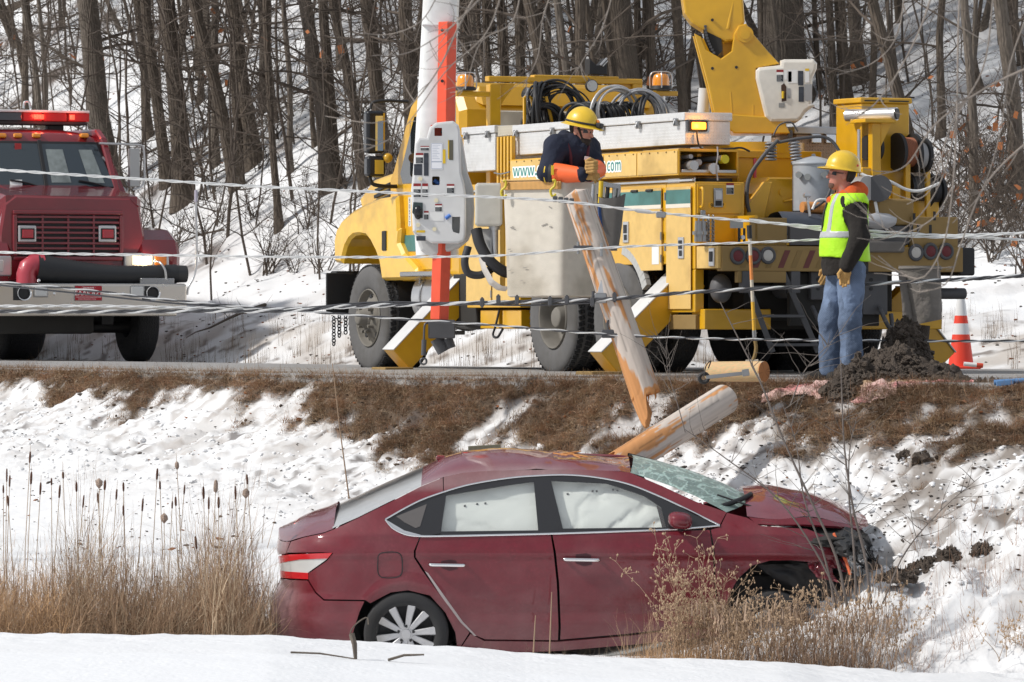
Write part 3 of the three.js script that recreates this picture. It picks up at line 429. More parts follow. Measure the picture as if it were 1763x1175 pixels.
  for (let k = 0; k < 6; k++) { const x = rr(1430, 1500), y = rr(920, 960); mesh('loose_hose', tube([side(x, y, -0.05), side(x + rr(5, 20), y + rr(5, 25), 0.0), side(x + rr(10, 40), y + rr(10, 40), -0.02), side(x + rr(10, 50), y + rr(30, 60), 0.02)], rr(0.004, 0.009)), M.dark, car); }
  for (let k = 0; k < 5; k++) sheet('bracket', [[1440 + k * 14, 920 + k * 7, -0.15], [1452 + k * 14, 922 + k * 7, -0.1], [1455 + k * 14, 940 + k * 8, -0.1], [1438 + k * 14, 935 + k * 8, -0.15]], k % 2 ? M.aluSmooth : M.greyFrame, 0.05, 4);
  mesh('wiper_cowl', [tube([side(1243, 881, -0.12).add(V(0, 0.03, 0)), side(1275, 876, -0.25).add(V(0, 0.04, 0)), side(1296, 868, -0.4).add(V(0, 0.03, 0))], 0.02), bar(side(1236, 868, -0.2).add(V(0, 0.05, 0)), side(1296, 884, -0.2).add(V(0, 0.03, 0)), 0.02, 0.012)], M.dark, car);
  // mirror
  const mir = new THREE.SphereGeometry(1, 24, 16); { const p = mir.attributes.position; for (let i = 0; i < p.count; i++) { let x = p.getX(i), y = p.getY(i), z = p.getZ(i); x = Math.sign(x) * Math.pow(Math.abs(x), 0.75); y = Math.sign(y) * Math.pow(Math.abs(y), 0.75); if (x < 0) x *= 0.9; p.setXYZ(i, x * 0.095, y * 0.062 - x * 0.01, z * 0.11); } mir.computeVertexNormals(); }
  const mp = side(1169, 892, 0.10); const mm = mesh('wing_mirror', toPaint(mir.translate(mp.x, mp.y, mp.z), 0), carPaint, car);
  mesh('mirror_foot', [rod(side(1172, 908, 0), side(1170, 902, 0.1), 0.03, 0.03)], M.dark, mm);
  // wheels
  function wheel(cx, hubs) {
    const c = V((cx - 703) / SC, 0.315, 0.80);
    const tyre = mesh('tyre', lathe([[0.215, -0.1], [0.26, -0.105], [0.30, -0.1], [0.315, -0.075], [0.316, 0], [0.315, 0.075], [0.30, 0.1], [0.26, 0.105], [0.215, 0.1], [0.205, 0.06], [0.205, -0.06]], 40).rotateX(Math.PI / 2), mat(0.03, 0.03, 0.031, 0.85, 0, { map: T.dusty }), car); tyre.position.copy(c);
    if (!hubs) return;
    const rim = mesh('wheel_rim', [lathe([[0.212, 0.085], [0.228, 0.1], [0.232, 0.092], [0.215, 0.05], [0.19, -0.02], [0.0, -0.03], [0, -0.035], [0.195, -0.03], [0.225, 0.05]], 40).rotateX(Math.PI / 2)], mat(0.09, 0.09, 0.095, 0.5, 0.5), tyre);
    const sp = []; for (let k = 0; k < 10; k++) { const a = k * Math.PI / 5 + 0.16; const g = ext([[0.05, -0.013], [0.13, -0.018], [0.218, -0.029], [0.218, 0.024], [0.13, 0.018], [0.05, 0.013]], 0.02, 0.006); g.rotateZ(a + (k % 2 ? 0.03 : -0.03)); const p = g.attributes.position; for (let i = 0; i < p.count; i++) { const r = Math.hypot(p.getX(i), p.getY(i)); p.setZ(i, p.getZ(i) + 0.055 + 0.02 * ss(0.05, 0.2, r)); } g.computeVertexNormals(); sp.push(g); }
    const alloy = mat(0.56, 0.56, 0.57, 0.35, 0.6, { map: T.dusty });
    for (const s of sp) mesh('spoke', s, alloy, tyre);
    mesh('hub_cap', [new THREE.CylinderGeometry(0.034, 0.04, 0.04, 20).rotateX(Math.PI / 2).translate(0, 0, 0.075), lathe([[0.06, 0], [0.07, 0.02], [0.05, 0.03], [0.0, 0.02]], 24).rotateX(Math.PI / 2).translate(0, 0, 0.05)], alloy, tyre);
    for (let k = 0; k < 5; k++) { const a = k * Math.PI * 0.4 + 0.3; mesh('lug_nut', new THREE.CylinderGeometry(0.011, 0.011, 0.03, 6).rotateX(Math.PI / 2).translate(Math.cos(a) * 0.058, Math.sin(a) * 0.058, 0.078), M.dark, tyre); }
  }
  wheel(703, true); wheel(1326, false);
  // dark insides
  mesh('underbody', [bx(-0.75, 3.0, 0.2, 0.9, -0.74, 0.55, 0.02), new THREE.CylinderGeometry(0.37, 0.37, 0.1, 28).rotateX(Math.PI / 2).translate(0, 0.36, 0.5), bx(2.3, 3.25, 0.25, 0.72, -0.7, 0.6, 0.02)], M.dark, car);
  mesh('seat', bx(0.5, 0.65, 0.8, 1.3, -0.6, 0.4, 0.05), M.greyDirty, car); mesh('seat', bx(1.2, 1.4, 0.8, 1.35, -0.6, 0.5, 0.05), M.greyDirty, car);
}
{ // splintered wood thrown on the roof
  srand(5); const gs = []; for (let i = 0; i < 9; i++) { const a = pt(938 + rr(0, 60), 785 + rr(-6, 12), 41.3 - rr(-0.1, 0.4)); gs.push(bar(a, a.clone().add(V(rr(0.05, 0.22), rr(-0.05, 0.035), rr(-0.1, 0.1))), rr(0.008, 0.03), 0.008)); }
  tag(mesh('wood_splinters', gs, M.wood), 'orange wood splinters scattered on the dented roof of the red car', 'wood splinters');
}
// ---------- yellow utility bucket truck ----------
const truck = thing('bucket_truck', 'large yellow utility bucket truck with raised white and yellow booms, parked on the road', 'bucket truck', [0.369, 0, -50.6]);
const TA = 115 * Math.PI / 180; truck.rotation.y = TA;
const tD = (u, v) => 50.6 + 0.9063 * u + 0.4226 * v;
const tU = (px, v = 0) => { const k = (px - HX) / FPX; return (0.369 + 0.9063 * v - k * (50.6 + 0.4226 * v)) / (0.4226 + 0.9063 * k); };
const tV = (px, u) => { const k = (px - HX) / FPX; return (k * (50.6 + 0.9063 * u) - 0.369 + 0.4226 * u) / (0.9063 - 0.4226 * k); };
const tY = (py, u, v) => 0.5 - (py - HY) * tD(u, v) / FPX;
const L = (px, py, v = 0) => { const u = tU(px, v); return [u, tY(py, u, v)]; };
const RB = (px, py, u) => { const v = tV(px, u); return [v, tY(py, u, v)]; };
const truckWorld = (u, y, v) => V(0.369 - 0.4226 * u + 0.9063 * v, y, -(50.6 + 0.9063 * u + 0.4226 * v));
// sub-frame of the truck whose axes are the world's, turned by yaw
function worldFrame(name, p, yaw = 0, parent = truck) { const g = new THREE.Group(); g.name = name; const q = p.clone().sub(truck.position).applyAxisAngle(V(0, 1, 0), -TA); g.position.copy(q); g.rotation.y = yaw - TA; parent.add(g); return g; }
const YEL = M.yellow, TP = (n, g, m, p = truck) => mesh(n, g, m, p);
function warnLabel(w, h, pal = ['#8d1f1f', '#e8e8e4', '#22262c'], rows = 5) { return print(64, Math.round(64 * h / w), (x, W, H) => { x.fillStyle = pal[1]; x.fillRect(0, 0, W, H); x.fillStyle = pal[0]; x.fillRect(0, 0, W, H * 0.2); x.fillStyle = pal[2]; x.fillRect(2, H * 0.42, W - 4, H * 0.55); x.fillStyle = pal[1]; for (let i = 0; i < rows; i++) x.fillRect(6, H * (0.48 + 0.5 * i / rows), W * (0.55 + 0.3 * ((i * 7) % 3) / 3), Math.max(1, H * 0.02)); }); }
const WL = [warnLabel(1, 1), warnLabel(1, 1.6), warnLabel(1, 2.2, ['#30343c', '#3a3f47', '#30343c'], 8)];
// wheels
function truckWheel(u, v, kind, name = 'wheel') { // v: outer face; kind front / dual
  const t = TP('wheel', lathe([[0.29, -0.27], [0.36, -0.29], [0.47, -0.285], [0.51, -0.27], [0.525, -0.23], [0.527, -0.15], [0.525, -0.06], [0.51, -0.02], [0.47, 0.0], [0.40, 0.006], [0.33, -0.004], [0.292, -0.02], [0.28, -0.05]], 56).rotateX(-Math.PI / 2), M.tyreDirty); // outward = -z
  t.position.set(u, 0.525, v);
  const tread = []; for (let k = 0; k < 60; k++) { const a = k / 60 * 6.2832; for (const [z, w, s] of [[0.055, 0.06, 0], [0.15, 0.07, 0.5], [0.24, 0.06, 0]]) { const g = new THREE.BoxGeometry(0.038, 0.016, w); g.rotateY(0.25 * (s ? -1 : 1)); g.translate(0, 0.527, z); g.rotateZ(a + s * 0.1047); tread.push(g); } }
  const tr = mesh('tread', tread, M.rubberTread, t); tag(tr, null, null, null, 'stuff');
  if (kind === 'front') {
    mesh('rim', lathe([[0.292, -0.015], [0.285, -0.0], [0.275, -0.012], [0.262, -0.075], [0.24, -0.075], [0.19, -0.035], [0.13, 0.005], [0.12, 0.01], [0.0, 0.012]], 40).rotateX(-Math.PI / 2), M.rimDirty, t);
    mesh('hub', [lathe([[0.115, 0.0], [0.105, 0.03], [0.085, 0.035], [0.075, 0.10], [0.05, 0.115], [0, 0.118]], 24).rotateX(-Math.PI / 2)], M.rimDirty, t);
    for (let k = 0; k < 10; k++) { const a = k * 0.6283; mesh('lug_nut', rod([Math.cos(a) * 0.142, Math.sin(a) * 0.142, 0.02], [Math.cos(a) * 0.142, Math.sin(a) * 0.142, -0.045], 0.019, 0.016, 6), M.rimDirty, t); }
    for (let k = 0; k < 5; k++) { const a = k * 1.2566 + 0.3; mesh('hand_hole', new THREE.CylinderGeometry(0.028, 0.028, 0.012, 14).rotateX(Math.PI / 2).translate(Math.cos(a) * 0.205, Math.sin(a) * 0.205, 0.045), M.dark, t); }
  } else {
    mesh('rim', lathe([[0.292, -0.02], [0.288, 0.0], [0.278, -0.008], [0.265, -0.05], [0.25, -0.15], [0.24, -0.19], [0.17, -0.185], [0.13, -0.165], [0.0, -0.16]], 40).rotateX(-Math.PI / 2), M.rimDirty, t);
    mesh('hub', lathe([[0.11, -0.16], [0.10, -0.05], [0.08, -0.03], [0, -0.025]], 24).rotateX(-Math.PI / 2), M.rimDirty, t);
    for (let k = 0; k < 10; k++) { const a = k * 0.6283; mesh('lug_nut', rod([Math.cos(a) * 0.142, Math.sin(a) * 0.142, 0.18], [Math.cos(a) * 0.142, Math.sin(a) * 0.142, 0.125], 0.017, 0.017, 6), M.rimDirty, t); }
  }
  return t;
}
const fw = truckWheel(tU(632), 0, 'front'), rw1 = truckWheel(0, 0, 'dual'), rw2 = truckWheel(-1.37, 0, 'dual');
for (const u of [0, -1.37]) for (const v of [0.34, 1.85, 2.2]) { const w = TP('wheel', lathe([[0.1, -0.25], [0.29, -0.27], [0.47, -0.285], [0.525, -0.23], [0.527, -0.15], [0.525, -0.06], [0.47, 0.0], [0.1, 0.0]], 40).rotateX(-Math.PI / 2), M.rubberTread); w.position.set(u, 0.525, v); }
{ const w = TP('wheel', lathe([[0.1, -0.25], [0.47, -0.285], [0.525, -0.23], [0.525, -0.06], [0.47, 0.0], [0.1, 0.0]], 40).rotateX(-Math.PI / 2), M.rubberTread); w.position.set(tU(632), 0.525, 2.1); }
// chassis
TP('chassis', [bx(-2.9, 4.9, 0.72, 0.98, 0.75, 0.87), bx(-2.9, 4.9, 0.72, 0.98, 1.63, 1.75), bx(-2.3, 0.9, 0.42, 0.72, 0.9, 1.6, 0.05), bx(1.2, 3.0, 0.42, 0.85, 0.65, 1.85, 0.03), bx(3.4, 5.0, 0.5, 1.0, 0.8, 1.7, 0.05), rod([0, 0.52, 0.3], [0, 0.52, 2.2], 0.1), rod([-1.37, 0.52, 0.3], [-1.37, 0.52, 2.2], 0.1), rod([4.3, 0.5, 0.3], [4.3, 0.5, 2.1], 0.07), bx(-2.9, -2.2, 0.5, 0.95, 0.5, 2.0, 0.02)], M.under);
TP('front_bumper', bx(5.05, 5.2, 0.62, 1.0, -0.02, 2.42, 0.02), M.dark);
TP('mud_flap', bx(5.0, 5.03, 0.56, 0.98, -0.14, 0.3, 0.01), M.dark);
// hood, fenders
{
  const P = [[575, 447], [574.5, 415], [578, 398], [586, 384], [603, 369], [626.5, 355.5], [650, 347], [679, 342.5], [681, 380], [681, 398]].map(([x, y]) => L(x, y));
  const A = [[652, 450], [646, 432], [636, 412], [628, 402], [616, 399.5], [606, 401], [598, 408], [591, 421], [585.5, 442], [584.5, 449]].map(([x, y]) => L(x, y));
  const fend = ext([...P, ...[[683, 398], [681, 420], [690, 440], [712, 465], [716, 474], [700, 477], [656, 478]].map(([x, y]) => L(x, y)), ...A], 0.42, 0.03).translate(0, 0, 0.04);
  TP('front_fender', fend, M.hoodYellow);
  const farF = ext([...P, ...[[683, 398], [681, 420], [690, 440], [712, 465], [716, 474], [656, 478]].map(([x, y]) => L(x, y)), ...A], 0.42, 0.03).translate(0, 0, 1.96); TP('front_fender', farF, M.hoodYellow);
  TP('wheel_arch', new THREE.CylinderGeometry(0.6, 0.6, 0.38, 24, 1, true, Math.PI * 1.0, Math.PI).rotateX(Math.PI / 2).translate(tU(632), 0.6, 0.28), M.dark);
  TP('fender_liner', bx(3.7, 4.98, 0.9, 1.52, 0.44, 0.46, 0.004), M.dark); TP('marker_lamp', new THREE.SphereGeometry(0.05, 14, 10).scale(1.6, 0.8, 1).translate(...L(625, 352), 0.18), M.clearLens);
  TP('fender_slot', bx(tU(664), tU(657), tY(432, 4, 0), tY(398, 4, 0), -0.004, 0.02, 0.01), M.under);
  const hoodG = ext([[5.13, 1.0], [5.2, 1.25], [5.16, 1.62], [5.0, 1.78], [4.4, 1.92], [3.92, 1.99], [3.88, 1.0]], 1.44, 0.08).translate(0, 0, 0.5); TP('hood', hoodG, M.hoodYellow);
  const cowl = ext([[4.75, 1.45], [4.9, 1.72], [4.6, 1.88], [3.95, 1.96], [3.9, 1.3]], 0.3, 0.03).translate(0, 0, 0.22); TP('hood_cowl', cowl, M.hoodYellow);
  for (let k = 0; k < 4; k++) TP('hood_vent', bar([4.55 - k * 0.02, 1.62 + k * 0.06, 0.175], [4.12, 1.68 + k * 0.06, 0.175], 0.02, 0.035), M.dark);
  TP('grille', bx(5.15, 5.23, 1.05, 1.6, 0.7, 1.75, 0.02), M.dark);
}
// cab
{
  const prof = [[2.3, 0.95], [2.3, 2.52], [2.42, 2.69], [2.9, 2.74], [3.3, 2.69], [3.44, 2.6], [3.86, 1.98], [3.94, 1.9], [3.94, 0.95]];
  const cab = ext(prof, 2.14, 0.06).translate(0, 0, 0.16); TP('cab', cab, YEL);
  TP('cab_roof', ext([[2.3, 2.62], [2.36, 2.72], [2.9, 2.78], [3.34, 2.70], [3.3, 2.62]], 1.8, 0.05).translate(0, 0, 0.33), YEL);
  const g = [[2.62, 1.85], [2.62, 2.5], [3.32, 2.5], [3.66, 1.95], [3.6, 1.85]]; TP('door_window', ext(g, 0.012, 0.004).translate(0, 0, 0.084), M.darkGlass);
  TP('windscreen', bar([3.46, 2.57, 1.23], [3.86, 2.0, 1.23], 1.95, 0.02, V(1, 0, 0)).translate(0.07, 0.03, 0), M.darkGlass);
  TP('door', ext([[2.5, 1.0], [2.5, 2.55], [3.34, 2.56], [3.72, 1.98], [3.74, 1.0]], 0.012, 0.004).translate(0, 0, 0.088), YEL);
  const door2 = TP('door_stripe', bx(2.5, 3.74, 1.18, 1.34, 0.078, 0.086, 0), M.teal); 
  // rear of the cab with its grey moulded panel
  TP('cab_rear_panel', ext([[0.42, 2.05], [0.42, 2.42], [0.5, 2.52], [2.05, 2.52], [2.13, 2.42], [2.13, 2.05]], 0.03, 0.012).rotateY(-Math.PI / 2).translate(2.23, 0, 0), mat(0.62, 0.58, 0.48, 0.5, 0, { map: T.dusty }));
  TP('cab_rear_window', bx(2.19, 2.205, 2.1, 2.46, 0.75, 1.8, 0.02), mat(0.5, 0.47, 0.41, 0.4));
  for (let k = 0; k < 5; k++) TP('panel_rivet', new THREE.SphereGeometry(0.012, 8, 6).translate(2.195, 2.14 + k * 0.1, 0.46), M.dark);
  // mirror on its bracket
  const mf = worldFrame('door_mirror', pt(644, 250, 53.9), 0.35); const s = 53.9 / FPX;
  mesh('mirror_head', bx(-17 * s, 17 * s, -15 * s, 59 * s, -0.07, 0.07, 0.035), M.blackGloss, mf); mesh('mirror_head', bx(-16 * s, 18 * s, -55 * s, -19 * s, -0.07, 0.07, 0.035), M.blackGloss, mf);
  mesh('mirror_glass', bx(-2 * s, 12 * s, -10 * s, 50 * s, 0.069, 0.075, 0), mat(0.6, 0.65, 0.68, 0.03, 1), mf); mesh('mirror_glass', bx(-3 * s, 13 * s, -50 * s, -26 * s, 0.069, 0.075, 0), mat(0.75, 0.5, 0.06, 0.15, 0.4), mf);
  mesh('mirror_strip', bx(12.5 * s, 15 * s, -8 * s, 55 * s, 0.07, 0.076, 0), YEL, mf);
  mesh('mirror_arm', [tube([V(-6 * s, 62 * s, 0), V(-4 * s, 72 * s, 0), V(12 * s, 76 * s, 0.0), V(70 * s, 77 * s, -0.15)], 0.016, 8), tube([V(-8 * s, -55 * s, 0), V(-4 * s, -66 * s, 0), V(10 * s, -70 * s, 0), V(66 * s, -70 * s, -0.15)], 0.02, 8)], M.dark, mf);
  mesh('spot_mirror', new THREE.SphereGeometry(0.05, 14, 10).translate(21 * s, -22 * s, 0.06), M.yellow, mf);
  // tank, steps
  TP('fuel_tank', rod([2.5, 0.72, 0.4], [3.42, 0.72, 0.4], 0.31, 0.31, 32), M.aluSmooth); TP('tank_strap', new THREE.TorusGeometry(0.312, 0.014, 6, 32).rotateY(Math.PI / 2).translate(3.2, 0.72, 0.4), M.steel); TP('tank_strap', new THREE.TorusGeometry(0.312, 0.014, 6, 32).rotateY(Math.PI / 2).translate(2.75, 0.72, 0.4), M.steel);
  TP('cab_step', bx(2.5, 3.5, 0.93, 0.98, 0.0, 0.32, 0.01), M.steel); TP('cab_step', bx(2.5, 3.5, 0.36, 0.4, 0.02, 0.26, 0.01), M.steel);
  TP('step_hanger', [rod([3.3, 0.4, 0.1], [3.3, 0.95, 0.14], 0.014), rod([2.7, 0.4, 0.1], [2.7, 0.95, 0.14], 0.014)], M.steel);
  TP('battery_box', bx(1.9, 2.45, 0.45, 0.95, 0.1, 0.6, 0.02), M.under);
}
// body cabinets on the near side, each door its own part
const VB = 0.5;
TP('side_cabinet', bx(0.72, 1.92, 0.62, 1.72, 0.012, VB), YEL);
TP('side_cabinet', bx(-2.34, 0.72, 1.0, 1.72, 0.012, VB), YEL);
TP('side_cabinet', bx(-2.91, -2.345, 0.95, 1.72, 0.012, VB), YEL); TP('cabinet_leg', bx(-2.91, -2.345, 0.57, 0.948, 0.012, 0.1), YEL);
TP('side_cabinet', bx(-2.91, 1.92, 0.95, 1.72, 2.0, 2.47), YEL);
TP('truck_bed', bx(-2.9, 1.9, 1.2, 1.36, VB, 2.0, 0.01), M.greyDirty);
TP('bed_wall', bx(1.86, 1.92, 1.36, 2.0, 0.5, 2.0, 0.01), YEL);
function doorPanel(u0, u1, y0, y1, poly) { const g = poly ? ext(poly, 0.012, 0.003).translate(0, 0, -0.004) : bx(u0, u1, y0, y1, -0.008, 0.0, 0.004); return TP('cabinet_door', g, M.yellowDusty); }
const archPoly = (() => { const p = [[-2.28, 0.95], [-2.28, 1.5], [-1.33, 1.5], [-1.33, 1.16]]; for (let k = 0; k <= 8; k++) { const a = Math.PI * (0.5 + 0.0) - k / 8 * 1.05; } const r = 0.66; for (let k = 0; k <= 8; k++) { const a = Math.PI / 2 + k / 8 * 0.88; p.push([-1.37 + r * Math.cos(a), 0.525 + r * Math.sin(a)]); } return p; })();
doorPanel(0, 0, 0, 0, archPoly);
doorPanel(-2.28, -1.33, 1.51, 1.68);
doorPanel(-2.86, -2.38, 0.6, 1.68);
doorPanel(-1.29, -0.1, 1.2, 1.68); doorPanel(-0.07, 0.7, 1.2, 1.68); doorPanel(0.75, 1.3, 0.66, 1.68); doorPanel(1.33, 1.9, 0.66, 1.68);
for (const [u0, u1] of [[-2.86, -2.38], [-2.28, -1.33], [-1.29, -0.1], [-0.07, 0.7]]) { TP('teal_stripe', bx(u0, u1, 1.53, 1.655, -0.0105, -0.0085, 0), M.teal); TP('white_stripe', bx(u0, u1, 1.495, 1.53, -0.0105, -0.0085, 0), M.stripeWhite); }
TP('wheel_arch_trim', (() => { const pts = []; for (let k = 0; k <= 10; k++) { const a = 1.75 + k / 10 * 0.95; pts.push(V(-1.37 + 0.63 * Math.cos(a), 0.525 + 0.63 * Math.sin(a), 0.02)); } return pts.slice(0, -1).map((p, i) => bar(p, pts[i + 1], 0.10, 0.05, V(0, 0, 1))); })(), mat(0.45, 0.45, 0.43, 0.5));
function latch(u, y, w = 0.11, h = 0.19) { const l = TP('door_latch', bx(u - w / 2, u + w / 2, y - h / 2, y + h / 2, -0.02, -0.006, 0.01), M.aluSmooth); mesh('latch_paddle', [bx(u - w * 0.25, u + w * 0.3, y - h * 0.05, y + h * 0.35, -0.026, -0.019, 0.004)], M.dark, l); mesh('latch_key', bx(u - w * 0.25, u + w * 0.2, y - h * 0.38, y - h * 0.12, -0.025, -0.019, 0.004), M.dark, l); }
latch(...L(1080, 400)); latch(...L(1175, 427)); latch(0.82, 1.25); latch(1.4, 1.25); latch(-0.15, 1.35);
for (const [u, y] of [[-1.7, 1.66], [-2.0, 1.66], [-0.5, 1.66]]) TP('door_hinge', rod([u, y, -0.015], [u - 0.12, y, -0.015], 0.012), M.dark);
for (const [u, y0, y1] of [[-2.29, 1.05, 1.45], [-0.085, 1.25, 1.6], [1.315, 0.75, 1.6], [-2.37, 0.7, 1.6]]) for (const y of [y0, (y0 + y1) / 2, y1]) TP('door_hinge', rod([u, y - 0.035, -0.012], [u, y + 0.035, -0.012], 0.011, 0.011, 8), M.steel);
for (let k = 0; k < 22; k++) TP('rivet', new THREE.SphereGeometry(0.008, 6, 5).translate(-2.55 + k * 0.165, 1.992, -0.009), M.yellowDirty);
TP('rub_rail', bx(-2.9, 1.92, 1.725, 1.745, -0.012, 0.02, 0.004), M.aluSmooth);
TP('small_label', bx(tU(1136), tU(1124), 1.0, 1.16, -0.0095, -0.0085, 0), M.label);
// address box above with its lettering, open tube at the back full of insulated sticks
{
  const u0 = -2.606, u1 = 0.918;
  TP('stick_box', [bx(-1.9, u1, 1.785, 2.015, 0.0, 0.55), bx(u0, -1.9, 1.785, 1.81, 0.0, 0.6, 0.004), bx(u0, -1.9, 1.995, 2.02, 0.0, 0.6, 0.004), bx(u0, -1.9, 1.80, 2.0, 0.0, 0.02, 0.004), bx(u0, -1.9, 1.80, 2.0, 0.58, 0.6, 0.004)], YEL);
  TP('box_face', bx(-1.1, u1 - 0.02, 1.80, 2.0, -0.007, 0, 0.003), M.yellowDusty); TP('box_face', bx(-1.78, -1.12, 1.80, 2.0, -0.007, 0, 0.003), M.yellowDusty); TP('box_face', bx(u0 + 0.01, -1.80, 1.80, 2.0, -0.007, 0, 0.003), M.yellowDusty);
  for (const [y, v, r] of [[1.9, 0.2, 0.028], [1.845, 0.33, 0.032], [1.94, 0.42, 0.024], [1.86, 0.12, 0.026], [1.95, 0.12, 0.02]]) TP('hot_stick', rod([-2.62, y, v], [-0.5, y, v], r), M.cableGrey);
  TP('stick_collar', rod([-2.66, 1.845, 0.33], [-2.5, 1.845, 0.33], 0.05), M.aluSmooth); TP('stick_collar', rod([-2.64, 1.93, 0.45], [-2.55, 1.93, 0.45], 0.04), mat(0.6, 0.55, 0.02, 0.5)); TP('stick_collar', rod([-2.68, 1.87, 0.12], [-2.56, 1.87, 0.12], 0.045), M.aluSmooth);
  TP('box_rail', bx(-2.62, -1.9, 1.808, 1.835, 0.03, 0.57, 0.004), M.aluSmooth);
  TP('tie_cord', tube([V(-2.66, 2.04, 0.36), V(-2.67, 1.96, 0.36), V(-2.66, 1.86, 0.35), V(-2.67, 1.74, 0.36)], 0.008), M.cableGrey);
  const word = (s, pxa, pxb) => { const ua = tU(pxa), ub = tU(pxb), W = Math.abs(ua - ub), h = 0.19; const m = print(256, 96, (x, w, hh) => { x.font = 'bold 74px sans-serif'; x.textBaseline = 'alphabetic'; x.lineJoin = 'round'; const tw = x.measureText(s).width; x.save(); x.scale(w * 0.97 / tw, 1); x.strokeStyle = '#f7f5ee'; x.lineWidth = 14; x.strokeText(s, 3, 70); x.fillStyle = '#2c7d78'; x.fillText(s, 3, 70); x.restore(); }, { alphaTest: 0.5 }); const q = new THREE.Matrix4().makeRotationY(Math.PI).setPosition((ua + ub) / 2, 1.897, -0.009); plate(W, h, m, q, 'web_address', truck); };
  word('www.gre', 884, 952); word('er.com', 1030, 1072);
}
// white chequer-plate tool boxes
function chequerBox(u0, u1, y0, y1, v0, v1, latches) {
  const b = TP('chequer_box', bx(u0, u1, y0, y1 - 0.075, v0, v1), M.alu); mesh('box_lid', bx(u0 - 0.015, u1 + 0.015, y1 - 0.073, y1, v0 - 0.015, v1 + 0.015), M.alu, b);
  for (const px of latches) { const u = tU(px, v0); mesh('box_latch', [bx(u - 0.03, u + 0.03, y1 - 0.12, y1 - 0.05, v0 - 0.04, v0 - 0.014, 0.006), rod([u, y1 - 0.11, v0 - 0.05], [u, y1 - 0.06, v0 - 0.03], 0.012)], M.steel, b); }
  return b;
}
chequerBox(-2.54, 1.04, 2.06, 2.345, 0.1, 0.55, [892, 955, 1040, 1103, 1168]);
chequerBox(1.47, 2.2, 1.93, 2.36, 0.1, 0.6, [806, 843]);
TP('chequer_strip', bx(1.06, 1.46, 2.25, 2.35, 0.12, 0.5), mat(0.55, 0.5, 0.4, 0.5, 0.4, { bumpMap: T.diamond, bumpScale: 0.003 }));
for (let k = 0; k < 5; k++) { const u = lerp(tU(853), tU(876), k / 4); TP('rack_post', bx(u - 0.02, u + 0.02, 1.72, 2.24, 0.02, 0.06, 0.005), YEL); }
TP('rack_chain', tube([V(tU(851), 1.9, 0.0), V(tU(864), 1.885, -0.01), V(tU(878), 1.9, 0.0)], 0.008), M.steel);
TP('box_ledge', bx(0.75, 1.92, 1.74, 1.80, 0.0, 0.5), YEL);
{ // amber side repeater, lit
  const [v, y] = RB(1201, 217, -2.56); const m = new THREE.MeshStandardMaterial({ color: 0xff7a10, emissive: new THREE.Color(1, 0.32, 0.03), emissiveIntensity: 3, roughness: 0.3 }); m.name = 'lit_amber';
  TP('repeater_bezel', bx(-2.58, -2.55, y - 0.05, y + 0.05, v - 0.095, v + 0.095, 0.012), M.dark); TP('repeater_lamp', bx(-2.6, -2.575, y - 0.032, y + 0.032, v - 0.07, v + 0.07, 0.01), m);
  const pl_ = new THREE.PointLight(new THREE.Color(1, 0.4, 0.05), 0.12); pl_.name = 'repeater_light'; pl_.position.set(-2.66, y, v); pl_.castShadow = true; truck.add(pl_);
  TP('repeater_cable', tube([V(-2.585, y - 0.05, v - 0.02), V(-2.6, y - 0.12, v - 0.02), V(-2.59, y - 0.2, v + 0.02), V(-2.6, y - 0.2, v + 0.3), V(-2.6, y - 0.19, v + 0.42), V(-2.6, y - 0.22, v + 0.5)], 0.009), M.cable);
}
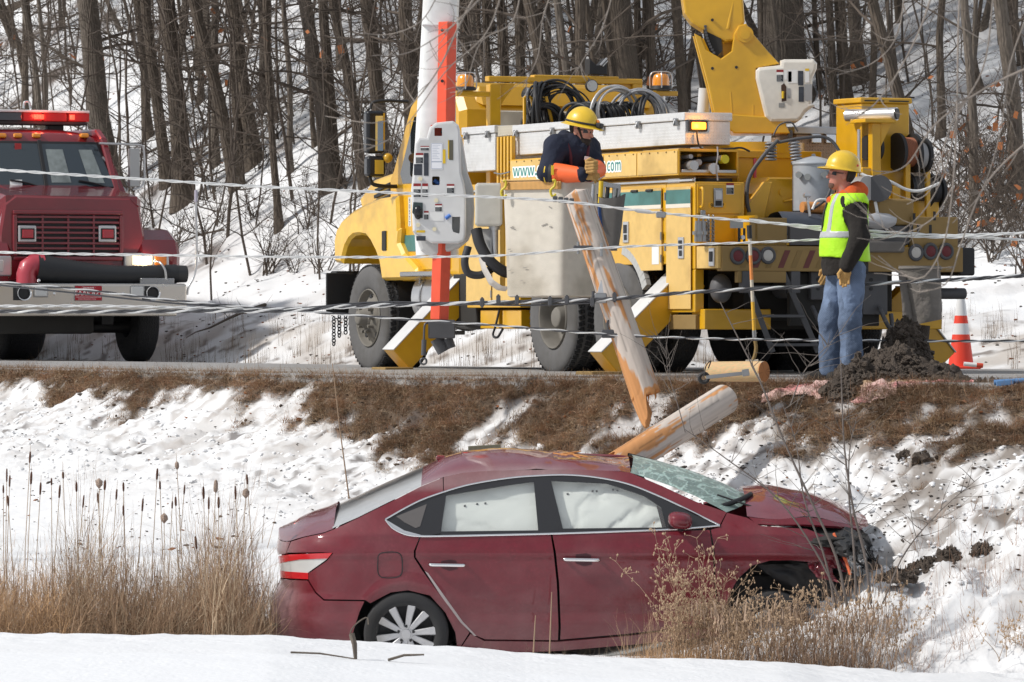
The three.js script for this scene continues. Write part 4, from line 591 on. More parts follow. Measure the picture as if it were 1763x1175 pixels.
// rear corner of the near cabinets
{
  const U = -2.91;
  TP('corner_door', bx(U - 0.012, U, 1.44, 1.70, 0.03, 0.46, 0.006), YEL);
  const [lv, ly] = RB(1235, 338, U); const l = TP('door_latch', bx(U - 0.026, U - 0.012, ly - 0.10, ly + 0.07, lv - 0.045, lv + 0.045, 0.006), M.steel); mesh('latch_paddle', bx(U - 0.032, U - 0.026, ly - 0.03, ly + 0.05, lv - 0.03, lv + 0.03, 0.003), M.aluSmooth, l); mesh('latch_key', bx(U - 0.03, U - 0.026, ly - 0.085, ly - 0.04, lv - 0.03, lv + 0.03, 0.003), M.dark, l);
  const [nv, ny] = RB(1234, 354, U); const num = print(128, 36, (x, w, h) => { x.fillStyle = '#e0a70c'; x.fillRect(0, 0, w, h); x.fillStyle = '#15130c'; x.font = 'bold 36px sans-serif'; x.textAlign = 'center'; x.fillText('90517', w / 2, 31); }); plate(0.175, 0.05, num, new THREE.Matrix4().makeRotationY(-Math.PI / 2).setPosition(U - 0.0135, ny, nv), 'fleet_number', truck);
  const [wv, wy] = RB(1256, 325, U); plate(0.075, 0.10, WL[1], new THREE.Matrix4().makeRotationY(-Math.PI / 2).setPosition(U - 0.0135, wy, wv), 'warning_label', truck);
  TP('grab_handle', tube([V(U - 0.0, 1.66, 0.06), V(U - 0.05, 1.66, 0.06), V(U - 0.05, 1.5, 0.06), V(U, 1.5, 0.06)], 0.013, 8, 20), YEL);
  TP('padlock', bx(U - 0.04, U - 0.015, 1.40, 1.47, 0.05, 0.10, 0.01), M.steel);
  // recess with hanging clamps
  TP('recess', [bx(-3.3, U, 1.16, 1.18, 0.02, 0.75, 0.003), bx(U - 0.006, U - 0.001, 1.18, 1.43, 0.02, 0.46, 0.002), bx(-3.3, U, 1.18, 1.42, 0.40, 0.43, 0.003)], YEL);
  for (const [px, r] of [[1203, 0.04], [1211, 0.035]]) { const [v] = RB(px, 400, -3.1); TP('ground_clamp', [rod([-3.1, 1.19, v], [-3.1, 1.37, v], r, r * 0.8), rod([-3.1, 1.25, v], [-3.1, 1.28, v], r * 1.4), tube([V(-3.1, 1.37, v), V(-3.1, 1.41, v + 0.01), V(-3.1, 1.42, v + 0.03)], 0.008)], M.steel); }
  for (const px of [1218, 1226]) { const [v] = RB(px, 400, -3.1); const ch = []; for (let k = 0; k < 14; k++) ch.push(new THREE.TorusGeometry(0.014, 0.005, 5, 10).rotateY(k % 2 ? 0 : Math.PI / 2).translate(-3.12, 1.19 + k * 0.017, v)); TP('chain', ch, M.steel); }
  TP('control_panel', bx(-3.3, -3.27, 1.15, 1.40, 0.36, 0.72, 0.006), M.yellowDirty);
  { const [v, y] = RB(1277, 405, -3.3); for (const dv of [-0.025, 0.025]) TP('panel_slot', bx(-3.304, -3.299, y - 0.06, y + 0.06, v + dv - 0.012, v + dv + 0.012, 0), M.dark); TP('panel_bolt', rod([-3.3, y - 0.02, v], [-3.33, y - 0.02, v], 0.02), M.aluSmooth); plate(0.13, 0.08, mat(0.35, 0.35, 0.33, 0.5), new THREE.Matrix4().makeRotationY(-Math.PI / 2).setPosition(-3.302, y + 0.10, v - 0.05), 'panel_plate', truck); }
  TP('step_box', bx(-3.33, -2.92, 0.955, 1.15, 0.02, 0.32, 0.006), M.yellowDusty); { const [u, y] = L(1227, 443, 0.02); const q = TP('door_latch', bx(u - 0.05, u + 0.05, y - 0.08, y + 0.08, 0.004, 0.02, 0.006), M.aluSmooth); mesh('latch_paddle', bx(u - 0.03, u + 0.03, y - 0.04, y + 0.05, -0.002, 0.005, 0.003), M.dark, q); }
  // tail beam with lamps and chevrons
  const UB = -3.36; TP('tail_beam', bx(UB, -3.25, 0.93, 1.15, 0.05, 2.46, 0.008), M.yellowDirty);
  for (let k = 0; k < 12; k++) { const v = 0.22 + k * 0.125; if (k > 9) continue; TP('chevron', ext([[0, 0], [0.055, 0], [0.125, 0.155], [0.07, 0.155]], 0.002, 0).rotateY(-Math.PI / 2).translate(UB - 0.001, 0.96, v), k % 2 ? mat(0.16, 0.05, 0.045, 0.8, 0, { map: T.dusty }) : mat(0.26, 0.17, 0.06, 0.8, 0, { map: T.dusty })); }
  for (const [px, py, c] of [[1270, 441, 'r'], [1297, 441, 'r'], [1322, 440, 'w'], [1577, 435, 'w'], [1602, 433, 'r'], [1629, 433, 'r']]) { const [v, y] = RB(px, py, UB); const q = TP('tail_lamp', new THREE.TorusGeometry(0.062, 0.016, 8, 24).rotateY(Math.PI / 2).translate(UB - 0.005, y, v), M.greyFrame); mesh('lamp_lens', new THREE.SphereGeometry(0.06, 20, 8, 0, 6.3, 0, 1.3).rotateZ(Math.PI / 2).scale(0.3, 1, 1).translate(UB - 0.002, y, v), c === 'r' ? mat(0.13, 0.012, 0.016, 0.5) : mat(0.5, 0.48, 0.44, 0.3), q); }
  TP('tail_bracket', bx(-3.36, -3.3, 0.83, 0.93, 0.2, 0.68, 0.006), M.yellowDirty); TP('tail_shelf', bx(-3.3, -2.9, 1.17, 1.34, 0.74, 1.95, 0.01), M.greyFrame);
  TP('deck_edge', bx(-3.32, -3.28, 1.16, 1.33, 0.74, 1.9, 0.006), mat(0.09, 0.085, 0.085, 0.7));
  // under the tail
  TP('ladder_rail', bar([-3.33, 0.93, 0.27], [-3.45, 0.22, 0.5], 0.03, 0.05), M.greyFrame); TP('ladder_rail', bar([-3.33, 0.93, 0.66], [-3.45, 0.22, 0.95], 0.03, 0.05), M.greyFrame); for (let k = 0; k < 3; k++) { const t = 0.2 + k * 0.36; TP('ladder_rung', bar([-3.34 - 0.12 * t, 0.93 - 0.7 * t, 0.27 + 0.23 * t], [-3.34 - 0.12 * t, 0.93 - 0.7 * t, 0.66 + 0.29 * t], 0.07, 0.025), M.greyFrame); }
  TP('ladder_bracket', bx(-3.38, -3.3, 0.74, 0.93, 0.24, 0.33, 0.006), M.greyFrame); TP('ladder_bracket', bx(-3.38, -3.3, 0.74, 0.93, 0.72, 0.81, 0.006), M.greyFrame);
  TP('hitch_plate', bx(-3.2, -3.14, 0.45, 0.92, 0.8, 1.7, 0.01), M.under); TP('hitch_plate', bx(-3.26, -3.2, 0.68, 0.93, 0.98, 1.22, 0.01), M.greyFrame); TP('hitch_plate', bx(-3.26, -3.2, 0.55, 0.93, 1.5, 1.75, 0.01), M.greyFrame);
  for (const v of [1.05, 1.15, 1.58]) for (const y of [0.78, 0.86]) TP('hitch_hole', rod([-3.268, y, v], [-3.25, y, v], 0.017), M.dark);
  for (const v of [0.98, 1.65]) TP('tow_hook', tube([V(-3.28, 0.62, v), V(-3.34, 0.56, v), V(-3.36, 0.48, v + 0.03), V(-3.34, 0.43, v + 0.08), V(-3.3, 0.46, v + 0.12), V(-3.28, 0.56, v + 0.12)], 0.02, 8), M.greyFrame);
  TP('muffler', rod([-3.15, 0.78, 0.86], [-2.6, 0.78, 0.86], 0.085, 0.085, 20), M.greyFrame); TP('air_tank', new THREE.SphereGeometry(0.1, 16, 12).scale(1, 1.3, 1).translate(-3.0, 0.78, 0.22), mat(0.10, 0.10, 0.105, 0.6));
  TP('outrigger_beam', bx(-3.0, -2.75, 0.42, 0.6, 0.06, 0.72, 0.01), YEL); TP('outrigger_beam', bx(-3.0, -2.75, 0.42, 0.58, 1.35, 2.45, 0.01), YEL); TP('outrigger_beam', bx(-2.7, -2.2, 0.42, 0.92, 0.5, 2.0, 0.01), M.under);
  TP('side_rail', bx(-2.35, -2.9, 0.42, 0.55, 0.02, 0.12, 0.008), M.yellowDirty);
  for (const u of [1.7, 1.2]) TP('lower_box', bx(u - 0.42, u, 0.42, 0.6, 0.05, 0.5, 0.01), YEL);
  TP('hose_loop', tube([V(1.2, 0.6, 0.02), V(1.24, 0.45, 0.0), V(1.3, 0.36, 0.0), V(1.2, 0.34, 0), V(1.12, 0.42, 0.02)], 0.012), M.cable);
}
// outriggers
function outrigger(u, v0, y0, v1, y1, w = 0.24) {
  const o = TP('outrigger', bar([u, y0, v0], [u, y1, v1], w, 0.26, V(0, 1, 0), 0.01), YEL);
  const n = V(0, 1, 0).cross(V(0, y1 - y0, v1 - v0)).cross(V(0, y1 - y0, v1 - v0)).normalize(); let dy = (v1 - v0), dv = -(y1 - y0); const l = Math.hypot(dy, dv); dy /= l; dv /= l; if (dy < 0) { dy = -dy; dv = -dv; }
  mesh('outrigger_top', bar([u, y0 + dy * 0.137, v0 + dv * 0.137], [u, y1 + dy * 0.137, v1 + dv * 0.137], w + 0.03, 0.012, V(0, 1, 0), 0.003), M.white, o);
  mesh('outrigger_foot', bx(u - 0.17, u + 0.17, -0.01, 0.05, v0 - 0.2, v0 + 0.1, 0.01), M.yellowDirty, o);
  return o;
}
outrigger(2.42, -0.5, 0.12, 0.32, 0.92); outrigger(-2.3, -0.58, 0.12, 0.28, 0.9); outrigger(-2.4, 2.78, 0.12, 2.25, 0.72, 0.16); outrigger(1.5, 2.95, 0.12, 2.3, 0.75, 0.2);
TP('pulley_chain', (() => { const a = []; for (let k = 0; k < 9; k++) a.push(new THREE.TorusGeometry(0.02, 0.007, 5, 10).rotateY(k % 2 ? 0.6 : 2.1).translate(5.0 - 0.02, 0.52 - k * 0.032, -0.07)); for (let k = 0; k < 7; k++) a.push(new THREE.TorusGeometry(0.02, 0.007, 5, 10).rotateY(k % 2 ? 0.6 : 2.1).translate(5.0 - 0.02, 0.54 - k * 0.032, -0.01)); for (let k = 0; k < 6; k++) a.push(new THREE.TorusGeometry(0.02, 0.007, 5, 10).rotateY(k % 2 ? 0.6 : 2.1).translate(5.0 - 0.02, 0.54 - k * 0.032, 0.06)); return a; })(), M.wireDark);
// rack behind the cab, beacons, work lamp, wire coils
{
  const U = 1.9, rk = (x0, x1, y0, y1, v = 0) => { const [va, ya] = RB(x0, y0, U), [vb, yb] = RB(x1, y1, U); return bx(U - 0.05, U + 0.05, Math.min(ya, yb), Math.max(ya, yb), va, vb, 0.01); };
  TP('rack_beam', rk(838, 1103, 131, 146), YEL); TP('rack_beam', rk(916, 1062, 129, 137), YEL);
  TP('rack_leg', rk(840, 859, 145, 320), YEL); TP('rack_leg', rk(1086, 1103, 145, 300), YEL);
  const gus = (pts) => { const P = pts.map(([x, y]) => RB(x, y, U)); return ext(P, 0.03, 0.004).rotateY(-Math.PI / 2).translate(U + 0.02, 0, 0); };
  TP('rack_gusset', gus([[858, 145], [885, 145], [877, 158], [868, 170], [859, 185]]), YEL); TP('rack_gusset', gus([[1055, 145], [1086, 145], [1086, 158], [1075, 157]]), YEL);
  TP('beacon_shelf', rk(782, 840, 157, 167), YEL); TP('beacon_shelf', rk(1103, 1164, 156, 166), YEL); TP('exhaust_stack', rod([2.05, 2.0, tV(1137, 2.05)], [2.05, 2.7, tV(1137, 2.05)], 0.05), M.aluSmooth);
  for (const [px, py] of [[801, 156], [1138, 154]]) { const [v, y] = RB(px, py, U); const b = TP('beacon', [new THREE.CylinderGeometry(0.095, 0.105, 0.035, 24).translate(U, y + 0.018, v)], M.dark); mesh('beacon_dome', lathe([[0.085, 0], [0.082, 0.06], [0.072, 0.1], [0.05, 0.118], [0, 0.122]], 24).translate(U, y + 0.035, v), M.amber, b); for (const a of [0.4, 1.97, 3.54, 5.1]) mesh('beacon_guard', tube([V(U + 0.105 * Math.cos(a), y + 0.01, v + 0.105 * Math.sin(a)), V(U + 0.105 * Math.cos(a), y + 0.13, v + 0.105 * Math.sin(a)), V(U + 0.08 * Math.cos(a), y + 0.165, v + 0.08 * Math.sin(a)), V(U, y + 0.172, v)], 0.007, 6), M.aluSmooth, b); }
  { const [v, y] = RB(1018, 148, U - 0.1); TP('work_lamp', [lathe([[0, -0.05], [0.05, -0.04], [0.062, 0.0], [0.062, 0.02], [0.056, 0.02]], 24).rotateZ(Math.PI / 2).translate(U - 0.1, y, v), rod([U - 0.06, y + 0.05, v], [U, y + 0.1, v], 0.012)], M.dark); TP('work_lamp_glass', new THREE.CylinderGeometry(0.054, 0.054, 0.01, 24).rotateZ(Math.PI / 2).translate(U - 0.12, y, v), M.clearLens); }
  { const [v, y] = RB(1026, 128, U); const c = TP('boom_rest', ext([[-0.09, 0], [-0.09, 0.14], [-0.02, 0.08], [0.02, 0.08], [0.09, 0.15], [0.09, 0]], 0.1, 0.005).rotateY(-Math.PI / 2).translate(U + 0.05, y, v), M.dark); mesh('boom_rest_edge', [bar([U - 0.058, y + 0.085, v + 0.02], [U - 0.058, y + 0.155, v + 0.09], 0.012, 0.02), bar([U - 0.058, y + 0.075, v + 0.045], [U - 0.058, y + 0.13, v + 0.1], 0.008, 0.012)], M.aluSmooth, c); }
  { const [v, y] = RB(905, 160, U - 0.05); TP('flood_lamp', lathe([[0, -0.1], [0.05, -0.08], [0.06, 0], [0.05, 0.02]], 20).rotateX(-1.2).translate(U - 0.05, y, v), M.aluSmooth); }
  // coils hung on a yellow stand
  srand(9); const coil = (name, px, py, r, u, n, th, m, yaw, sx = 1) => { const [v, y] = RB(px, py, u); const gs = []; for (let k = 0; k < n; k++) gs.push(new THREE.TorusGeometry(r * rr(0.86, 1.05), th * rr(0.8, 1.1), 6, 34).scale(1, rr(0.92, 1.08), 1).rotateX(rr(-0.1, 0.1)).rotateY(Math.PI / 2 + yaw + rr(-0.16, 0.16)).translate(u + rr(-0.06, 0.06), y + rr(-0.02, 0.02), v + rr(-0.05, 0.05))); return TP(name, gs, m); };
  coil('wire_coil', 930, 190, 0.255, 1.3, 9, 0.013, M.cable, 0.9); coil('wire_coil', 958, 190, 0.25, 1.25, 8, 0.013, M.cable, -0.5); coil('wire_coil', 975, 195, 0.235, 1.2, 5, 0.008, M.cable, -0.2); coil('wire_coil', 938, 212, 0.17, 1.2, 8, 0.014, M.cable, -0.1);
  { const gs = []; for (let k = 0; k < 20; k++) { const px = 990 + k * 4.6, [v, y] = RB(px, 205, 0.9); gs.push(new THREE.TorusGeometry(0.145 * rr(0.92, 1.08), 0.016, 7, 26).rotateY(rr(-0.25, 0.3) + 0.5).translate(0.9 + rr(-0.03, 0.03), y, v)); } TP('wire_coil', gs, M.cable); }
  { const gs = []; for (let k = 0; k < 7; k++) { const [v, y] = RB(1076 + k * 2, 206, 0.9); gs.push(new THREE.TorusGeometry(0.13, 0.014, 7, 26).rotateY(0.5).translate(0.9, y, v)); } TP('wire_coil', gs, M.cableGrey); }
  coil('wire_coil', 1062, 196, 0.25, 0.8, 4, 0.014, mat(0.5, 0.5, 0.5, 0.4, 0.3), 0.2); coil('wire_coil', 1098, 200, 0.24, 0.8, 5, 0.012, M.cableGrey, -0.4); coil('wire_coil', 1112, 200, 0.2, 0.8, 5, 0.014, M.cable, 0.5);
  TP('coil_stand', [bar([1.2, 2.35, tV(903, 1.2)], [1.2, 2.62, tV(903, 1.2)], 0.025, 0.03), bar([1.2, 2.62, tV(903, 1.2)], [1.2, 2.62, tV(914, 1.2)], 0.03, 0.025), bar([1.2, 2.62, tV(914, 1.2)], [1.2, 2.35, tV(927, 1.2)], 0.025, 0.025), bar([1.2, 2.63, tV(940, 1.2)], [1.2, 2.35, tV(952, 1.2)], 0.025, 0.025)], YEL);
  TP('bed_rail', bx(-1.6, 1.6, 2.28, 2.36, 1.55, 1.62, 0.01), M.aluSmooth);
}
// deck load behind the left cabinets
{
  const d = worldFrame('transformer_can', pt(1401, 366, 48.5)); const s = 48.5 / FPX;
  mesh('can_body', lathe([[0, 0], [0.185, 0], [0.19, 0.02], [0.188, 0.42], [0.2, 0.425], [0.2, 0.44], [0.17, 0.462], [0.06, 0.492], [0.02, 0.5], [0.015, 0.52], [0, 0.522]], 32), mat(0.40, 0.43, 0.46, 0.4, 0, { map: T.dusty }), d);
  const insul = (x, y, z, lean, n, r) => { const gs = []; for (let k = 0; k < n; k++) gs.push(lathe([[r * 0.55, 0], [r, 0.004], [r * 0.95, 0.016], [r * 0.55, 0.026]], 18).translate(0, k * 0.028, 0)); const g = geo(gs); g.rotateZ(lean).translate(x, y, z); return g; };
  mesh('bushing', insul(-0.15, 0.44, 0.02, 0.14, 7, 0.055), M.cableGrey, d); mesh('bushing', insul(-0.38, 0.46, 0.0, 0.0, 6, 0.055), mat(0.2, 0.21, 0.22, 0.3), d);
  for (const [x, y] of [[-0.13, 0.33], [-0.06, 0.31], [0.08, 0.33], [0.14, 0.34]]) mesh('can_terminal', rod([x, y, Math.sqrt(0.036 - x * x) - 0.01], [x * 1.1, y, Math.sqrt(0.036 - x * x) + 0.05], 0.024, 0.03, 12), mat(0.3, 0.31, 0.3, 0.4, 0.4), d);
  mesh('can_lead', [tube([V(-0.32, 0.62, 0.05), V(-0.1, 0.66, 0.06), V(0.12, 0.66, 0.04), V(0.22, 0.55, 0.06), V(0.24, 0.4, 0.1)], 0.016), tube([V(0.16, 0.28, 0.2), V(0.1, 0.12, 0.24), V(-0.02, 0.03, 0.24), V(-0.1, 0.01, 0.26)], 0.014), tube([V(-0.32, 0.64, 0.05), V(-0.45, 0.5, 0.1), V(-0.58, 0.3, 0.14), V(-0.6, 0.1, 0.16), V(-0.58, 0.0, 0.16)], 0.02), tube([V(-0.36, 0.68, 0.02), V(-0.3, 0.78, 0.0), V(-0.2, 0.8, 0.0), V(-0.14, 0.72, 0.0)], 0.008)], M.greyFrame, d);
  TP('winch_housing', ext([[0.72, 1.42], [0.72, 1.62], [0.88, 1.76], [1.28, 1.76], [1.34, 1.6], [1.3, 1.44]], 0.4, 0.015).rotateY(-Math.PI / 2).translate(-2.25, 0, 0), YEL); TP('winch_plate', ext([[0.58, 1.36], [0.6, 1.5], [0.78, 1.72], [0.84, 1.72], [0.75, 1.36]], 0.05, 0.01).rotateY(-Math.PI / 2).translate(-2.72, 0, 0), YEL);
  TP('winch_boss', rod([-2.68, 1.64, 1.0], [-2.64, 1.64, 1.0], 0.03), YEL); TP('winch_handle', tube([V(-2.67, 1.56, 1.02), V(-2.7, 1.57, 1.12), V(-2.7, 1.46, 1.12), V(-2.67, 1.45, 1.02)], 0.012), YEL);
  TP('turret_base', bx(-2.1, -1.25, 1.36, 2.0, 0.85, 1.62, 0.02), YEL); TP('turret_stripe', bx(-2.108, -2.099, 1.72, 1.98, tV(1297, -2.1), tV(1302, -2.1), 0), M.redLens); TP('turret_ring', new THREE.CylinderGeometry(0.46, 0.46, 0.1, 36).translate(-1.67, 2.06, 1.24), YEL); TP('turret_skirt', bx(-2.12, -1.2, 1.96, 2.03, 0.8, 1.7, 0.01), YEL);
  TP('grey_bulkhead', bx(-2.0, -1.95, 1.36, 1.78, 0.5, 2.0, 0.006), M.greyFrame);
  const bxb = TP('brown_chequer_box', bx(-1.7, -1.2, 1.62, 2.2, 1.66, 2.2, 0.01), mat(0.38, 0.27, 0.19, 0.45, 0.5, { bumpMap: T.diamond, bumpScale: 0.004 })); mesh('box_lid', bx(-1.72, -1.18, 2.2, 2.27, 1.63, 2.22, 0.01), M.aluSmooth, bxb); for (const v of [1.85, 2.0]) mesh('box_latch', bx(-1.74, -1.71, 2.12, 2.2, v - 0.05, v + 0.05, 0.006), M.chrome, bxb);
  TP('load_tarp', (() => { const g = gridGeo(40, 20, (a, b) => { const u = -3.28 + 0.5 * b, v = 0.72 + 1.1 * a; return V(u, 1.345 + 0.13 * Math.sin(Math.PI * clamp(b * 1.15, 0, 1)) * (0.7 + 0.6 * fbm(a * 6, b * 4, 2)) * (1 - 0.5 * a) - 0.1 * ss(0.12, 0, b), v); }); return g; })(), mat(0.06, 0.07, 0.09, 0.6, 0, { side: THREE.DoubleSide }));
  TP('wood_block', rod([-3.05, 1.5, 1.0], [-3.05, 1.5, 1.55], 0.05), M.wood); for (const o of [0, 0.27]) TP('load_hose', tube([V(-3.15, 1.48, 1.05 + o), V(-3.15, 1.56, 1.1 + o), V(-3.15, 1.56, 1.2 + o), V(-3.15, 1.48, 1.25 + o)], 0.012), M.label); TP('pedal_lever', [rod([-3.2, 1.42, 1.0], [-3.2, 1.6, 0.97], 0.012), rod([-3.2, 1.6, 0.94], [-3.2, 1.6, 1.0], 0.018)], M.aluSmooth);
}
// right rear: tall cabinet, T post with tube, reels, machinery
{
  TP('tall_cabinet', bx(-2.9, -2.42, 1.36, 2.44, 1.68, 2.17, 0.012), YEL); TP('cabinet_cap', bx(-2.92, -2.4, 2.44, 2.49, 1.66, 2.19, 0.012), YEL); for (const [a, b] of [[1.7, 1.9], [1.95, 2.15]]) TP('cap_slot', bx(-2.925, -2.919, 2.455, 2.466, a, b, 0), M.dark);
  const U = -3.08; const [pv] = RB(1506, 250, U); TP('tube_post', [bx(U - 0.04, U + 0.04, 1.36, tY(212, U, pv), pv - 0.045, pv + 0.045, 0.008)], YEL); const ty = tY(212, U, pv); TP('tube_shelf', bx(U - 0.12, U + 0.16, ty, ty + 0.035, pv - 0.16, pv + 0.16, 0.006), YEL); TP('post_gusset', ext([[0.045, -0.2], [0.045, 0], [0.15, 0]], 0.02, 0.003).rotateY(-Math.PI / 2).translate(U - 0.02, ty, pv), YEL);
  TP('exhaust_tube', [rod([U + 0.3, ty + 0.075, pv - 0.12], [U - 0.12, ty + 0.08, pv + 0.16], 0.055, 0.058, 24)], M.aluSmooth); TP('exhaust_mouth', [rod([U - 0.121, ty + 0.08, pv + 0.16], [U - 0.128, ty + 0.08, pv + 0.166], 0.05, 0.05, 20)], M.dark);
  TP('thin_mast', rod([-3.0, 1.5, tV(1479, -3)], [-3.0, 2.2, tV(1479, -3)], 0.015), M.aluSmooth);
  const reel = (px, py, r, w, u, core) => { const [v, y] = RB(px, py, u); const q = TP('cable_reel', new THREE.CylinderGeometry(r, r, 0.03, 32).rotateX(Math.PI / 2).translate(u, y, v - w / 2), M.dark); mesh('reel_flange', new THREE.CylinderGeometry(r, r, 0.03, 32).rotateX(Math.PI / 2).translate(u, y, v + w / 2), M.dark, q); const t = []; for (let k = 0; k < 9; k++) t.push(new THREE.TorusGeometry(r * 0.72, w / 16, 6, 32).translate(u, y, v - w * 0.42 + k * w * 0.105)); mesh('reel_wire', [...t, new THREE.CylinderGeometry(r * 0.7, r * 0.7, w * 0.95, 24).rotateX(Math.PI / 2).translate(u, y, v)], core, q); };
  reel(1559, 262, 0.17, 0.16, -3.0, mat(0.28, 0.10, 0.05, 0.7)); reel(1583, 268, 0.155, 0.1, -3.0, mat(0.5, 0.5, 0.5, 0.5)); reel(1502, 255, 0.11, 0.1, -2.97, M.cable); reel(1582, 325, 0.14, 0.22, -2.9, M.greyDirty); reel(1605, 330, 0.15, 0.12, -2.85, M.greyFrame);
  TP('reel_arm', bar([-3.05, 1.4, tV(1562, -3.05)], [-3.05, 1.95, tV(1562, -3.05)], 0.05, 0.04), YEL); TP('reel_arm', bar([-3.05, 1.4, tV(1541, -3.05)], [-3.05, 1.7, tV(1541, -3.05)], 0.08, 0.06), YEL); TP('reel_plate', bx(-3.1, -3.06, 1.62, 1.86, tV(1485, -3.1), tV(1502, -3.1), 0.01), YEL); TP('reel_arm', bar([-3.02, 1.4, tV(1600, -3.05)], [-3.02, 2.0, tV(1600, -3.05)], 0.04, 0.04), YEL);
  const M3 = RB(1500, 325, -3.2); TP('capstan', rod([-3.32, M3[1], M3[0] - 0.1], [-3.1, M3[1], M3[0] - 0.16], 0.11, 0.1, 28), mat(0.35, 0.34, 0.33, 0.45, 0.4)); TP('capstan_cap', rod([-3.3, M3[1], M3[0] + 0.02], [-3.34, M3[1], M3[0] + 0.0], 0.12, 0.12, 28), M.greyFrame);
  for (const rp of [tube([V(-3.25, 1.78, 1.5), V(-3.3, 1.74, 1.72), V(-3.3, 1.66, 1.92), V(-3.3, 1.65, 2.05), V(-3.3, 1.72, 2.25)], 0.014), tube([V(-3.25, 1.8, 1.48), V(-3.32, 1.72, 1.62), V(-3.34, 1.6, 1.72)], 0.014), tube([V(-3.3, 1.55, 1.6), V(-3.32, 1.4, 1.63), V(-3.34, 1.3, 1.7)], 0.014)]) TP('pulling_rope', rp, M.label);
  TP('rear_plate', bx(-3.34, -3.26, 1.12, 1.42, 1.95, 2.42, 0.01), M.yellowDirty); for (const [x, y] of [[1575, 375], [1571, 395], [1582, 395], [1603, 395], [1610, 372]]) { const [v, yy] = RB(x, y, -3.35); TP('plate_slot', bx(-3.346, -3.338, yy - 0.04, yy + 0.04, v - 0.012, v + 0.012, 0), M.dark); }
  TP('machinery_block', bx(-3.3, -2.7, 1.34, 1.58, 1.62, 2.0, 0.03), M.yellowDirty); TP('grey_sack', (() => { const g = new THREE.SphereGeometry(1, 24, 16); const p = g.attributes.position; for (let i = 0; i < p.count; i++) { const k = 0.8 + 0.4 * fbm(p.getX(i) * 2, p.getY(i) * 2, p.getZ(i) * 2 + 4); p.setXYZ(i, -3.33 + p.getX(i) * 0.1 * k, 1.38 + p.getY(i) * 0.07 * k, 1.62 + p.getZ(i) * 0.18 * k); } return smoothN(g); })(), mat(0.45, 0.45, 0.46, 0.7)); TP('rear_tread_plate', bx(-3.4, -3.3, 1.1, 1.2, 1.35, 1.85, 0.02), M.greyDirty);
  TP('mud_guard', bx(-3.3, -2.9, 0.9, 1.15, 2.46, 2.62, 0.02), M.dark); TP('hydraulic_stub', rod([-3.1, 0.74, 2.3], [-3.1, 0.74, 2.62], 0.05), M.greyFrame);
}
